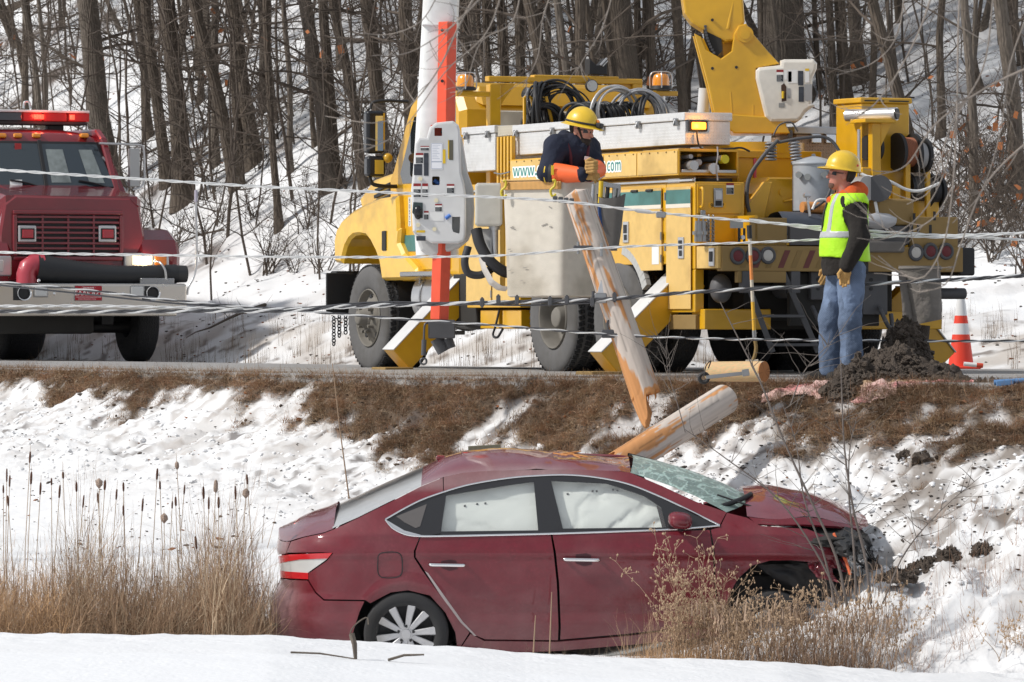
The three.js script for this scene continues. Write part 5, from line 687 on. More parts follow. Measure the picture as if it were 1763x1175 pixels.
// ---------- the truck's booms and bucket ----------
const hullExt = (P, d, s, o, px0, py0, holes = []) => { const f = ([x, y]) => new THREE.Vector2((x - px0) * s, -(y - py0) * s); const sh = new THREE.Shape(P.map(f)); for (const h of holes) sh.holes.push(new THREE.Path(h.map(f))); return new THREE.ExtrudeGeometry(sh, { depth: d, bevelEnabled: true, bevelThickness: o, bevelSize: o, bevelOffset: -o, bevelSegments: 2 }); };
const roundPoly = (x0, y0, x1, y1, r = 3) => [[x0 + r, y0], [x1 - r, y0], [x1, y0 + r], [x1, y1 - r], [x1 - r, y1], [x0 + r, y1], [x0, y1 - r], [x0, y0 + r]];
{ // lower (yellow) boom on the turret
  const d = 49.6, s = d / FPX, g = worldFrame('lower_boom', pt(1280, 130, d)); const X = (x) => (x - 1280) * s, Y = (y) => -(y - 130) * s;
  const E = (P, a, b, bev = 0.012) => hullExt(P, b - a, s, bev, 1280, 130).translate(0, 0, a);
  mesh('boom_arm', E([[1150, -260], [1168, -40], [1177, 25], [1190, 42], [1215, 58], [1248, 74], [1262, 72], [1281, 40], [1278, 0], [1262, -260]], -0.2, 0.2, 0.02), M.yellow, g);
  mesh('boom_arm_far', E([[1085, -900], [1150, -259], [1262, -259], [1200, -900]], -0.18, 0.18, 0.02), M.yellow, g);
  mesh('turret_plate', E([[1194, 60], [1206, 66], [1215, 88], [1240, 103], [1258, 90], [1262, 60], [1270, 46], [1283, 43], [1296, 62], [1318, 88], [1340, 112], [1300, 120], [1300, 140], [1318, 200], [1345, 213], [1262, 213], [1228, 197], [1217, 147]], 0.17, 0.23), M.yellow, g);
  mesh('turret_plate', E([[1194, 60], [1218, 66], [1262, 60], [1283, 43], [1340, 112], [1300, 120], [1318, 200], [1345, 213], [1262, 213], [1228, 197], [1217, 147]], -0.25, -0.19), M.yellow, g);
  mesh('turret_spine', E([[1300, 120], [1338, 113], [1340, 213], [1300, 213]], -0.2, 0.18), M.yellow, g);
  mesh('turret_floor', E([[1228, 197], [1345, 205], [1352, 220], [1358, 232], [1262, 232], [1240, 214]], -0.3, 0.3), M.yellow, g);
  mesh('turret_back', E([[1222, 150], [1236, 150], [1250, 210], [1232, 205]], -0.2, 0.18), M.yellow, g);
  mesh('pivot_pin', [new THREE.CylinderGeometry(0.075, 0.075, 0.56, 24).rotateX(Math.PI / 2).translate(X(1281), Y(62), 0)], M.yellow, g); mesh('pivot_cap', new THREE.CylinderGeometry(0.045, 0.045, 0.58, 20).rotateX(Math.PI / 2).translate(X(1281), Y(62), 0), M.yellow, g);
  mesh('lift_cylinder', [rod([X(1240), Y(112), 0.1], [X(1249), Y(185), 0.1], 0.062, 0.062, 20)], M.yellow, g); mesh('cylinder_rod', rod([X(1240), Y(112), 0.1], [X(1236), Y(60), 0.1], 0.035), M.yellowDirty, g);
  mesh('cylinder_lug', bx(X(1240), X(1262), Y(186), Y(176), 0.02, 0.2), M.yellow, g);
  mesh('boom_hollow', hullExt([[1209, 48], [1228, 48], [1240, 62], [1242, 90], [1232, 100], [1220, 90], [1211, 70]], 0.01, s, 0, 1280, 130).translate(0, 0, 0.205), M.under, g);
  { const t = []; for (let k = 0; k < 10; k++) t.push(bx(-0.012, 0.012, -0.011, 0.011, 0.215, 0.24, 0.003).translate(X(1213 + k * k * 0.16 + k * 0.2), Y(48 + k * 5), 0)); mesh('boom_chain', t, M.wireDark, g); }
  mesh('side_rib', [rod([X(1262), Y(0), 0.2], [X(1252), Y(52), 0.21], 0.02), rod([X(1268), Y(-60), 0.2], [X(1262), Y(0), 0.2], 0.02)], M.yellow, g);
  mesh('front_rib', [bar([X(1295), Y(182), 0.235], [X(1295), Y(210), 0.235], 0.02, 0.015), bar([X(1256), Y(160), 0.235], [X(1259), Y(200), 0.235], 0.02, 0.015)], M.yellow, g);
  for (const [x, y] of [[1225, 120], [1266, 118], [1225, 37]]) mesh('boom_bolt', new THREE.CylinderGeometry(0.014, 0.014, 0.02, 8).rotateX(Math.PI / 2).translate(X(x), Y(y), 0.236), M.dark, g);
  const cover = mesh('turret_cover', hullExt([[1304, 119], [1341, 115], [1341, 107], [1348, 105], [1398, 105], [1404, 112], [1403, 122], [1396, 138], [1394.5, 180], [1400, 184], [1384, 196], [1378, 206], [1370, 212], [1324, 213], [1315, 204], [1299, 138], [1299, 124]], 0.42, s, 0.03, 1280, 130).translate(0, 0, -0.12), mat(0.78, 0.74, 0.66, 0.35, 0, { map: T.dusty }), g);
  const lab = (x0, y0, x1, y1, m) => plate((x1 - x0) * s, (y1 - y0) * s, m, new THREE.Matrix4().setPosition(X((x0 + x1) / 2), Y((y0 + y1) / 2), 0.333), 'warning_label', g);
  lab(1334, 123, 1346, 144, WL[1]); lab(1347, 124, 1352, 140, M.label); lab(1353, 123, 1370, 146, M.label); lab(1354, 126, 1360, 144, WL[2]); lab(1371, 125, 1380, 150, WL[2]); lab(1372, 152, 1381, 178, WL[2]); lab(1382, 148, 1395, 176, mat(0.3, 0.3, 0.3, 0.5)); lab(1383, 121, 1390, 125, M.labelYellow); lab(1383, 126, 1390, 145, M.label); lab(1353, 155, 1358, 172, mat(0.3, 0.3, 0.3, 0.5)); lab(1338, 180, 1348, 188, mat(0.25, 0.25, 0.24, 0.5));
  mesh('cover_opening', hullExt([[1342, 150], [1347, 146], [1351, 152], [1351, 176], [1343, 178]], 0.01, s, 0, 1280, 130).translate(0, 0, 0.325), mat(0.05, 0.02, 0.008, 0.6), g); mesh('cover_lever', rod([X(1345), Y(172), 0.34], [X(1345), Y(160), 0.345], 0.012), M.labelYellow, g);
  mesh('upper_boom_stow', rod([X(1212), Y(205), -0.3], [X(1216), Y(150), -0.3], 0.06), M.white, g);
  mesh('tip_box', bx(X(1354), X(1362), Y(240), Y(226), 0.2, 0.3), M.greyFrame, g);
}
{ // upper (white) boom coming down to the bucket, with control cover and orange jib
  const d = 46.9, s = d / FPX, g = worldFrame('upper_boom', pt(750, 250, d)); const X = (x) => (x - 750) * s, Y = (y) => -(y - 250) * s;
  const boom = (() => { const sec = [[440, 716, 790], [330, 709, 787], [150, 720, 784], [0, 728, 791], [-400, 750, 812], [-1400, 805, 867]]; const pos = []; const rows = sec.map(([y, a, b]) => { const r = []; const cx = (X(a) + X(b)) / 2, hw = (X(b) - X(a)) / 2; for (let k = 0; k < 28; k++) { const t = k / 28 * 6.2832, c = Math.cos(t), q = Math.sin(t); r.push(V(cx + hw * Math.sign(c) * Math.pow(Math.abs(c), 0.55), Y(y), -0.02 + hw * Math.sign(q) * Math.pow(Math.abs(q), 0.55))); } return r; }); return gridGeo(28, sec.length - 1, (u, v) => rows[Math.round(v * (sec.length - 1))][Math.round(u * 28) % 28]); })();
  mesh('boom_tube', boom, M.boomWhite, g);
  mesh('boom_collar', [bx(X(727), X(788), Y(46), Y(43), -0.18, 0.155, 0.01)], M.white, g);
  // orange jib post, one square tube above and below the cover
  mesh('jib_post', bar([X(771), Y(40), 0.20], [X(768), Y(232), 0.20], 0.115, 0.115, V(1, 0, 1), 0.008), M.orange, g); mesh('jib_post', bar([X(762), Y(400), 0.20], [X(757), Y(551), 0.20], 0.115, 0.115, V(1, 0, 1), 0.008), M.orange, g);
  mesh('jib_plate', bx(X(745), X(757), Y(325), Y(225), 0.08, 0.1), M.orange, g); mesh('jib_plate', bx(X(742), X(768), Y(330), Y(215), 0.12, 0.14), M.orange, g);
  for (const y of [55, 142, 229]) mesh('jib_hole', rod([X(762), Y(y), 0.262], [X(762), Y(y), 0.275], 0.014), M.dark, g);
  mesh('jib_shoe', [bx(X(738), X(784), Y(583), Y(551), 0.1, 0.3, 0.01)], M.greyFrame, g); mesh('jib_roller', [rod([X(752), Y(583), 0.2], [X(765), Y(606), 0.2], 0.06), rod([X(770), Y(583), 0.2], [X(776), Y(600), 0.2], 0.05)], M.greyFrame, g);
  mesh('hoist_hook', [tube([V(X(738), Y(556), 0.28), V(X(733), Y(558), 0.3), V(X(731), Y(575), 0.3), V(X(731), Y(588), 0.3)], 0.01), rod([X(731), Y(585), 0.3], [X(730), Y(612), 0.3], 0.022), new THREE.TorusGeometry(0.026, 0.009, 6, 16).translate(X(730), Y(622), 0.3)], M.wireDark, g);
  const P = [[741, 222], [752, 214], [770, 212], [781, 211], [790, 218], [793, 228], [795, 300], [800, 318], [803, 340], [803, 405], [800, 416], [790, 421], [745, 420], [741, 418], [726, 408], [712, 400], [709, 330], [712, 300], [716, 250], [722, 240], [736, 240]];
  const cover = mesh('control_cover', hullExt(P, 0.13, s, 0.02, 750, 250, [roundPoly(745, 219, 766, 241, 3), roundPoly(741, 302, 762, 325, 4), [[776, 371], [795, 371], [797, 375], [796, 404], [791, 408], [778, 404], [775, 396], [775, 375]]]).translate(0, 0, 0.24), M.white, g);
  mesh('cover_cheek', hullExt([[783, 214], [796, 240], [806, 300], [815, 325], [817, 360], [815, 395], [806, 415], [790, 428], [745, 445], [725, 432], [712, 400], [760, 300]], 0.26, s, 0.03, 750, 250).translate(0, 0, -0.04), mat(0.6, 0.6, 0.585, 0.4, 0, { map: T.dusty }), g);
  mesh('opening_back', [bx(X(742), X(768), Y(243), Y(217), 0.225, 0.236, 0)], M.orange, g); mesh('opening_back', bx(X(740), X(763), Y(327), Y(300), 0.225, 0.236, 0), M.yellowDirty, g); mesh('opening_back', bx(X(773), X(798), Y(409), Y(369), 0.225, 0.236, 0), mat(0.12, 0.075, 0.012, 0.7), g);
  mesh('blue_valve', rod([X(748), Y(312), 0.3], [X(758), Y(319), 0.3], 0.02), mat(0.05, 0.16, 0.5, 0.5), g); mesh('blue_valve', rod([X(768), Y(378), 0.4], [X(776), Y(372), 0.4], 0.016), mat(0.05, 0.16, 0.5, 0.5), g);
  mesh('control_joystick', (() => { const q = new THREE.SphereGeometry(0.045, 20, 14); q.scale(0.8, 1.3, 0.6).translate(X(721), Y(368), 0.405); return q; })(), M.blackGloss, g); mesh('joystick_plate', hullExt([[713, 350], [729, 351], [729, 377], [720, 378], [711, 368]], 0.008, s, 0, 750, 250).translate(0, 0, 0.39), mat(0.03, 0.05, 0.05, 0.5), g);
  const lab = (x0, y0, x1, y1, m) => plate((x1 - x0) * s, (y1 - y0) * s, m, new THREE.Matrix4().setPosition(X((x0 + x1) / 2), Y((y0 + y1) / 2), 0.3925), 'warning_label', g);
  const wlab = print(64, 128, (x, w, h) => { x.fillStyle = '#e9eaee'; x.fillRect(0, 0, w, h); x.strokeStyle = '#8a93a6'; x.lineWidth = 2; x.strokeRect(3, 3, w - 6, h * 0.68); x.strokeRect(3, h * 0.72, w - 6, h * 0.25); x.fillStyle = '#a9b0bf'; for (let i = 0; i < 9; i++) x.fillRect(8, 10 + i * 8, w - 20 - (i * 13) % 20, 2); });
  lab(743, 249, 763, 294, wlab); lab(763, 260, 768, 284, M.labelYellow); lab(725, 254, 740, 262, WL[0]); lab(717, 266, 730, 284, WL[0]); lab(731, 266, 739, 305, WL[2]); lab(714, 285, 728, 304, WL[2]); lab(713, 318, 726, 342, WL[1]); lab(728, 318, 738, 342, WL[1]); lab(770, 319, 783, 335, WL[0]); lab(750, 353, 762, 366, WL[0]); lab(731, 365, 739, 380, WL[1]); lab(741, 367, 765, 382, M.label); lab(718, 398, 733, 402, M.labelYellow); lab(718, 408, 734, 416, WL[2]); lab(774, 244, 781, 278, mat(0.10, 0.09, 0.06, 0.5)); lab(772, 244, 774.5, 276, M.labelYellow);
  for (const [x, y] of [[725, 310], [721, 389], [752, 347], [749, 396]]) mesh('cover_bolt', new THREE.CylinderGeometry(0.018, 0.018, 0.012, 14).rotateX(Math.PI / 2).translate(X(x), Y(y), 0.393), mat(0.75, 0.68, 0.48, 0.4), g);
  mesh('side_screw', new THREE.SphereGeometry(0.01, 8, 6).translate(X(784), Y(214), 0.3), M.labelYellow, g);
  // side number down the boom, seen on edge
  const num = print(40, 160, (x, w, h) => { x.fillStyle = '#eceae4'; x.fillRect(0, 0, w, h); x.fillStyle = '#5f6468'; x.font = 'bold 34px sans-serif'; ['9', '0', '5', '1', '7'].forEach((c, i) => x.fillText(c, 9, 32 + i * 31)); }); plate(5 * s, 50 * s, num, new THREE.Matrix4().setPosition(X(706.5), Y(366), 0.3), 'boom_number', g);
}
{ // mount, hoses and the bucket
  const d = 46.4, s = d / FPX, g = worldFrame('bucket_mount', pt(838, 360, d)); const X = (x) => (x - 838) * s, Y = (y) => -(y - 360) * s;
  mesh('valve_box', hullExt(roundPoly(818, 316, 865, 390, 4), 0.3, s, 0.02, 838, 360).translate(0, 0, -0.15), mat(0.55, 0.53, 0.47, 0.5, 0, { map: T.dusty }), g); for (const [x, y] of [[832, 332], [838, 332], [832, 374], [838, 374]]) mesh('box_bolt', new THREE.CylinderGeometry(0.013, 0.013, 0.012, 10).rotateX(Math.PI / 2).translate(X(x), Y(y), 0.157), M.cream, g);
  mesh('box_seam', bx(X(834.5), X(835.5), Y(388), Y(320), 0.15, 0.157, 0), M.greyFrame, g);
  mesh('mount_post', bx(X(861), X(870), Y(500), Y(330), -0.1, 0.02, 0.01), M.yellow, g); mesh('mount_cylinder', [rod([X(851), Y(392), 0], [X(851), Y(440), 0], 0.035), rod([X(851), Y(388), 0], [X(851), Y(396), 0], 0.05)], M.aluSmooth, g); mesh('mount_plate', bx(X(828), X(848), Y(434), Y(394), -0.1, -0.02), M.white, g);
  mesh('bucket_hose', tube([V(X(820), Y(395), 0.05), V(X(826), Y(420), 0.08), V(X(842), Y(448), 0.1), V(X(862), Y(465), 0.08), V(X(874), Y(470), 0.02)], 0.048, 10, 24), mat(0.022, 0.022, 0.025, 0.7), g); mesh('bucket_hose', tube([V(X(806), Y(425), 0.0), V(X(800), Y(452), 0.02), V(X(806), Y(470), 0.02), V(X(826), Y(474), 0.0), V(X(848), Y(462), -0.04)], 0.034, 10, 30), mat(0.03, 0.03, 0.034, 0.6), g);
  mesh('hose_guard', (() => gridGeo(10, 16, (u, v) => { const a = -0.9 + u * 1.8; const pts = [[824, 446], [830, 468], [842, 490], [856, 500], [870, 502]]; const i = v * 4, k = Math.min(3, Math.floor(i)), t = i - k; const x = lerp(pts[k][0], pts[k + 1][0], t), y = lerp(pts[k][1], pts[k + 1][1], t); return V(X(x) - 0.06 * (1 - Math.cos(a)) * 0, Y(y) + 0.03 * Math.cos(a) * 0, 0.16 * Math.sin(a)).add(V(0.05 * (1 - Math.cos(a)) * 2, 0.1 * (1 - Math.cos(a)), 0)); }))(), mat(0.62, 0.58, 0.53, 0.5, 0, { side: THREE.DoubleSide }), g);
  const b = worldFrame('bucket', pt(968, 512, 45.75), 0); const h = 0.98, w = 0.62; b.rotation.y += 0.0;
  // square tapered bucket, one corner towards us; its left face looks left-front
  const yaw = Math.PI / 4 + 0.13; const bk = new THREE.Group();
  const wall = (z0, z1, r0, r1) => { const rows = []; const N = 36; const ring = (hw, y) => { const r = []; for (let k = 0; k < N; k++) { const t = k / N * 6.2832 + 0.01, c = Math.cos(t), q = Math.sin(t); r.push(V(hw * Math.sign(c) * Math.pow(Math.abs(c), 0.22), y, hw * Math.sign(q) * Math.pow(Math.abs(q), 0.22))); } return r; }; return ring; };
  const ring = wall(); const secs = [[0.0, 0.0], [0.29, 0.0], [0.308, 0.02], [0.32, 0.5], [0.332, h - 0.09], [0.332, h - 0.02], [0.345, h], [0.30, h], [0.295, h - 0.03], [0.26, 0.05], [0, 0.05]]; const rings = secs.map(([r, y]) => ring(Math.max(r, 0.001), y));
  const shell = gridGeo(36, secs.length - 1, (u, v) => rings[Math.round(v * (secs.length - 1))][Math.round(u * 36) % 36]);
  const off = V(-0.06, 0, -0.44);
  const place = (q) => q.rotateY(-0.62).translate(off.x, off.y, off.z);
  mesh('bucket_shell', place(shell), M.bucket, b);
  const lip = bx(-0.31, 0.31, h - 0.075, h - 0.005, 0.338, 0.356, 0.006); mesh('bucket_lip', place(lip), mat(0.60, 0.33, 0.10, 0.6, 0, { map: T.wood }), b);
  { srand(14); for (let k = 0; k < 9; k++) mesh('scuff', place(bx(-0.002, 0.002 + rr(0.01, 0.06), 0, rr(0.004, 0.012), 0, 0.002, 0).rotateZ(rr(-0.5, 0.5)).translate(rr(-0.25, 0.2), rr(0.1, 0.85), 0.328)), mat(0.3, 0.28, 0.25, 0.8), b); }
  mesh('lip_cap', [place(bx(-0.31, 0.26, h + 0.001, h + 0.014, 0.29, 0.355, 0.006))], mat(0.62, 0.40, 0.16, 0.6), b);
  const hook = (x, y, z) => tube([V(x, y + 0.05, z), V(x + 0.02, y + 0.06, z), V(x + 0.02, y + 0.01, z), V(x - 0.015, y - 0.03, z), V(x + 0.0, y - 0.08, z), V(x + 0.03, y - 0.06, z)], 0.011, 7, 26);
  const yh = mat(0.62, 0.5, 0.04, 0.4); const s2 = 45.75 / FPX; mesh('lip_hook', hook((866 - 968) * s2, (512 - 322) * s2, -0.42 + 0.15), yh, b); mesh('lip_hook', hook((951 - 968) * s2, (512 - 322) * s2, 0.03), yh, b);
}
// ---------- dark red fire truck coming up the road ----------
const ft = thing('fire_truck', 'dark red fire truck with lit red light bar on the road at the left', 'fire truck', [-4.967, 0, -64]);
ft.rotation.y = -68 * Math.PI / 180;
{
  const fD = (x, v) => 64 - 0.927 * x - 0.3746 * v;
  const fV = (px, x) => { const k = (px - HX) / FPX; return (-4.967 + 0.3746 * x - k * (64 - 0.927 * x)) / (0.927 - 0.3746 * k); };
  const fY = (py, x, v) => 0.5 - (py - HY) * fD(x, v) / FPX;
  const Q = (px, py, x) => { const v = fV(px, x); return [v, fY(py, x, v)]; };
  const F = (n, g, m, p = ft) => mesh(n, g, m, p); const R = M.fireRed;
  const front = (P, x, dep, bev = 0.01) => ext(P, dep, bev).rotateY(-Math.PI / 2).translate(x, 0, 0); // polygon in (v, y), extruded backwards from plane x
  // bumper with cut-outs' fittings
  F('bumper', [bx(-0.12, 0, 0.585, 0.93, -1.22, 1.22, 0.03)], M.bumperSteel); F('bumper_apron', bx(-0.3, -0.02, 0.55, 0.6, -1.1, 1.2, 0.02), M.bumperSteel);
  F('bumper_deck', bx(-0.7, -0.02, 0.90, 0.935, -1.2, 1.2, 0.01), M.steel);
  for (const px of [41, 263]) { const [v, y] = Q(px, 505, 0.02); const t = F('bumper_horn', lathe([[0.055, -0.02], [0.07, 0.02], [0.085, 0.035], [0.088, 0.03], [0.06, -0.03]], 28).rotateZ(-Math.PI / 2).translate(0.01, y, v), M.chrome); mesh('horn_mouth', rod([0.0, y, v], [0.012, y, v], 0.058, 0.058, 20), M.dark, t); F('bumper_cutout', bx(-0.01, 0.004, y - 0.085, y + 0.085, v - 0.02, v + 0.13, 0.01), M.dark); }
  for (const px of [70, 236]) { const [v, y] = Q(px, 502, 0.01); const t = F('turn_lamp', bx(-0.01, 0.012, y - 0.07, y + 0.07, v - 0.09, v + 0.09, 0.02), M.steel); mesh('lamp_lens', bx(0.005, 0.018, y - 0.055, y + 0.055, v - 0.075, v + 0.075, 0.02), M.clearLens, t); }
  for (const px of [93, 212]) { const [v, y] = Q(px, 506, 0.01); F('bumper_bolt', new THREE.SphereGeometry(0.02, 10, 8).translate(0.005, y, v), M.chrome); }
  { const [v, y] = Q(152, 505, 0.02); const pm = print(256, 140, (x, w, h) => { x.fillStyle = '#a81524'; x.fillRect(0, 0, w, h); x.fillStyle = '#efe7e2'; x.font = 'bold 26px sans-serif'; x.textAlign = 'center'; x.fillText('· Vermont ·', w / 2, 26); x.font = 'bold 62px sans-serif'; x.fillText('EAAF 421', w / 2, 92); x.fillRect(8, 106, w - 16, 4); x.font = '17px sans-serif'; x.fillText('Green Mountain State', w / 2 - 12, 132); }); F('plate_backing', bx(-0.002, 0.012, y - 0.09, y + 0.09, v - 0.17, v + 0.17, 0.004), M.steel); plate(0.33, 0.17, pm, new THREE.Matrix4().makeRotationY(Math.PI / 2).setPosition(0.016, y, v), 'licence_plate', ft); }
  // suction hose across the front
  const hp = [[60, 462], [110, 468], [170, 473], [230, 474], [303, 472]].map(([x, y]) => { const q = Q(x, y, -0.2); return V(-0.2, q[1], q[0]); }); const hs = []; { const c = new THREE.CatmullRomCurve3(hp), N = 90; const P = [], Rr = []; for (let i = 0; i <= N; i++) { const t = i / N; P.push(c.getPoint(t)); Rr.push(lerp(0.17, 0.115, ss(0, 0.7, t)) * (i % 2 ? 1 : 0.965)); } hs.push(limb(P, Rr, 24)); }
  F('suction_hose', hs, mat(0.02, 0.021, 0.023, 0.55)); { const e = hp[4]; F('hose_cap', rod([e.x, e.y, e.z], [e.x, e.y, e.z - 0.12], 0.105, 0.1, 24), mat(0.03, 0.03, 0.03, 0.4)); }
  { const a = Q(46, 495, -0.2), b = Q(46, 472, -0.2), c = Q(56, 458, -0.2), d = Q(72, 456, -0.2); F('hose_elbow', limb([V(-0.2, a[1], a[0]), V(-0.2, b[1], b[0]), V(-0.2, lerp(b[1], c[1], 0.7), lerp(b[0], c[0], 0.35)), V(-0.2, c[1], c[0]), V(-0.2, d[1] - 0.02, d[0])], [0.13, 0.125, 0.13, 0.14, 0.15], 24), mat(0.42, 0.04, 0.06, 0.4, 0, { clearcoat: 0.5 })); F('elbow_bolt', new THREE.SphereGeometry(0.025, 10, 8).translate(-0.06, a[1] + 0.08, a[0] - 0.1), M.chrome); }
  { const [v, y] = Q(265, 483, -0.15); F('hose_bracket', bx(-0.3, -0.05, 0.92, 1.0, v - 0.22, v + 0.2, 0.01), M.steel); F('hose_strap', tube([V(-0.06, 0.98, v - 0.12), V(-0.05, 1.1, v - 0.1), V(-0.1, 1.18, v - 0.06), V(-0.25, 1.2, v - 0.04)], 0.014), M.aluSmooth); }
  // nose, grille with its slats
  const gx = -0.55, gl = fV(27, gx), gr = fV(203, gx), gt = fY(370, gx, 0), gb = fY(442, gx, 0);
  F('hood_nose', front([[-0.82, 0.98], [-0.84, 1.5], [-0.78, 1.84], [-0.68, 1.93], [0.72, 1.95], [0.84, 1.86], [0.9, 1.5], [0.88, 0.98]], gx - 0.02, 0.5, 0.03), R);
  F('hood', ext([[-0.62, 1.4], [-0.62, 1.92], [-1.7, 2.06], [-1.7, 1.4]], 1.62, 0.06).translate(0, 0, -0.78), R);
  F('hood_ridge', ext([[-0.66, 1.94], [-1.68, 2.10], [-1.68, 2.02], [-0.66, 1.9]], 1.1, 0.03).translate(0, 0, -0.5), R); F('hood_latch', bx(-0.7, -0.6, 1.95, 1.975, -0.05, 0.2, 0.008), M.fireRed);
  F('grille_back', bx(gx - 0.03, gx + 0.015, gb, gt, gr, gl, 0.01), M.dark);
  for (let k = 0; k < 8; k++) { const y = lerp(gb, gt, (k + 0.5) / 8); F('grille_slat', bx(gx - 0.01, gx + 0.05, y - 0.012, y + 0.016, gr, gl, 0.005), R); }
  for (let k = 1; k < 4; k++) { const v = lerp(gr, gl, k / 4); F('grille_bar', bx(gx - 0.01, gx + 0.045, gb, gt, v - 0.012, v + 0.012, 0.004), R); }
  F('grille_frame', [bx(gx - 0.03, gx + 0.06, gt, gt + 0.05, gr - 0.05, gl + 0.05, 0.015), bx(gx - 0.03, gx + 0.06, gb - 0.05, gb, gr - 0.05, gl + 0.05, 0.015), bx(gx - 0.03, gx + 0.06, gb, gt, gr - 0.05, gr, 0.015), bx(gx - 0.03, gx + 0.06, gb, gt, gl, gl + 0.05, 0.015)], R);
  for (const px of [46, 184]) { const [v, y] = Q(px, 403, gx + 0.06); const b = F('warning_light', bx(gx + 0.04, gx + 0.085, y - 0.1, y + 0.1, v - 0.11, v + 0.11, 0.015), M.aluSmooth); mesh('light_ring', bx(gx + 0.08, gx + 0.095, y - 0.065, y + 0.065, v - 0.085, v + 0.085, 0.02), M.dark, b); mesh('light_lens', bx(gx + 0.085, gx + 0.105, y - 0.05, y + 0.05, v - 0.068, v + 0.068, 0.02), mat(0.42, 0.01, 0.02, 0.25, 0, { clearcoat: 1 }), b); }
  F('lower_nose', bx(-1.2, -0.6, 0.85, 1.25, -0.85, 0.9, 0.04), R);
  // fenders and headlights
  for (const s of [-1, 1]) { const P = [[-0.55, 1.0], [-0.52, 1.28], [-0.6, 1.42], [-0.85, 1.53], [-1.25, 1.56], [-1.7, 1.5], [-1.75, 0.9], [-1.62, 0.9], [-1.55, 1.08], [-1.3, 1.22], [-0.95, 1.2], [-0.72, 1.05]]; const g = ext(P, 0.42, 0.05); g.translate(0, 0, s < 0 ? -1.25 : 0.83); F('fender', g, R); }
  { const [v, y] = Q(243, 448, -0.5); const m = new THREE.MeshStandardMaterial({ color: 0xffe2c0, emissive: new THREE.Color(1, 0.72, 0.42), emissiveIntensity: 1.1, roughness: 0.2 }); m.name = 'lit_headlamp'; F('headlight_bezel', bx(-0.54, -0.47, y - 0.085, y + 0.085, v - 0.34, v + 0.22, 0.02), M.aluSmooth); F('headlight', bx(-0.5, -0.455, y - 0.06, y + 0.06, v - 0.13, v + 0.13, 0.02), m); const p = new THREE.PointLight(new THREE.Color(1, 0.8, 0.5), 0.2); p.name = 'headlight_lamp'; p.position.set(-0.38, y, v); p.castShadow = true; ft.add(p); const am = mat(0.7, 0.2, 0.01, 0.25, 0, { clearcoat: 1 }); F('corner_lamp', bx(-0.54, -0.46, y - 0.07, y + 0.07, v - 0.31, v - 0.15, 0.02), am);
    const [v2, y2] = Q(4, 458, -0.5); F('headlight_bezel', bx(-0.54, -0.46, y2 - 0.12, y2 + 0.12, v2 - 0.1, v2 + 0.4, 0.02), M.aluSmooth); F('headlight', bx(-0.48, -0.45, y2 - 0.07, y2 + 0.07, v2 + 0.0, v2 + 0.3, 0.02), M.clearLens); }
  // cab
  const wx = -1.72; F('cab', (() => { const rows = [[-1.66, 1.0, 1.0], [-1.66, 2.05, 1.0], [-1.95, 2.62, 0.84], [-2.0, 2.74, 0.8], [-2.15, 2.80, 0.72], [-2.9, 2.86, 0.7], [-3.4, 2.82, 0.72], [-3.4, 1.0, 1.0]]; return gridGeo(24, rows.length - 1, (u, v) => { const r = rows[Math.round(v * (rows.length - 1))]; const q = u * 2 - 1; const e = Math.sign(q) * Math.pow(Math.abs(q), 0.9); return V(r[0] - 0.05 * q * q, r[1] - (r[1] > 2.7 ? 0.07 * q * q * q * q : 0), 0.04 + e * (r[2] + 0.05)); }); })(), R);
  for (const s of [-1, 1]) F('cab_side', (() => { const P = [[-1.68, 1.0], [-1.68, 2.05], [-1.97, 2.7], [-2.15, 2.80], [-3.4, 2.82], [-3.4, 1.0]]; return gridGeo(1, 1, (u, v) => V(0, 0, 0)) && ext(P, 0.05, 0.02).applyMatrix4(new THREE.Matrix4().makeShear(0, 0, 0, 0, 0, 0)).translate(0, 0, 0).applyMatrix4(new THREE.Matrix4().set(1, 0, 0, 0, 0, 1, 0, 0, 0, -s * 0.13, 1, s * 1.02 + s * 0.13 * 1.6 - (s > 0 ? 0.05 : 0) + 0.04, 0, 0, 0, 1)); })(), R);
  const WS = (u, v) => { const a = V(-1.66 + 0.02, 2.08, 0.04), b = V(-1.965 + 0.02, 2.66, 0.04); const q = 1 - 2 * u; const p = a.lerp(b, v); const hw = lerp(0.97, 0.80, v); const e = Math.sign(q) * Math.pow(Math.abs(q), 1); p.z += e * hw; p.x -= 0.06 * q * q; p.y += 0.0; return p; };
  F('windscreen_rubber', gridGeo(20, 6, (u, v) => WS(u, v).add(V(0.0, 0, 0))), M.dark); F('windscreen', gridGeo(20, 6, (u, v) => WS(lerp(0.03, 0.97, u), lerp(0.05, 0.94, v)).add(V(0.014, 0.006, 0))), mat(0.022, 0.035, 0.043, 0.03, 0, { clearcoat: 1, clearcoatRoughness: 0.02 })); F('windscreen_divider', bar(WS(0.515, 0).add(V(0.02, 0.01, 0)), WS(0.515, 1).add(V(0.02, 0.01, 0)), 0.045, 0.02), M.dark);
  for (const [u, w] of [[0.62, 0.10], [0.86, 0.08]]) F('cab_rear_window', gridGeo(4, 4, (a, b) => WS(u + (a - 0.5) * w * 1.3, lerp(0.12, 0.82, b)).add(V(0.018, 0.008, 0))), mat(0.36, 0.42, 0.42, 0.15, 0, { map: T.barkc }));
  for (const [a, b] of [[0.5, 0.28], [0.95, 0.74]]) F('wiper', tube([WS(a, 0.0).add(V(0.03, 0, 0)), WS(lerp(a, b, 0.5), 0.1).add(V(0.035, 0.01, 0)), WS(b, 0.16).add(V(0.03, 0.01, 0))], 0.012), M.dark);
  F('papers', gridGeo(2, 2, (a, b) => WS(0.28 + a * 0.08, 0.05 + b * 0.12).add(V(0.02, 0.008, 0))), M.label);
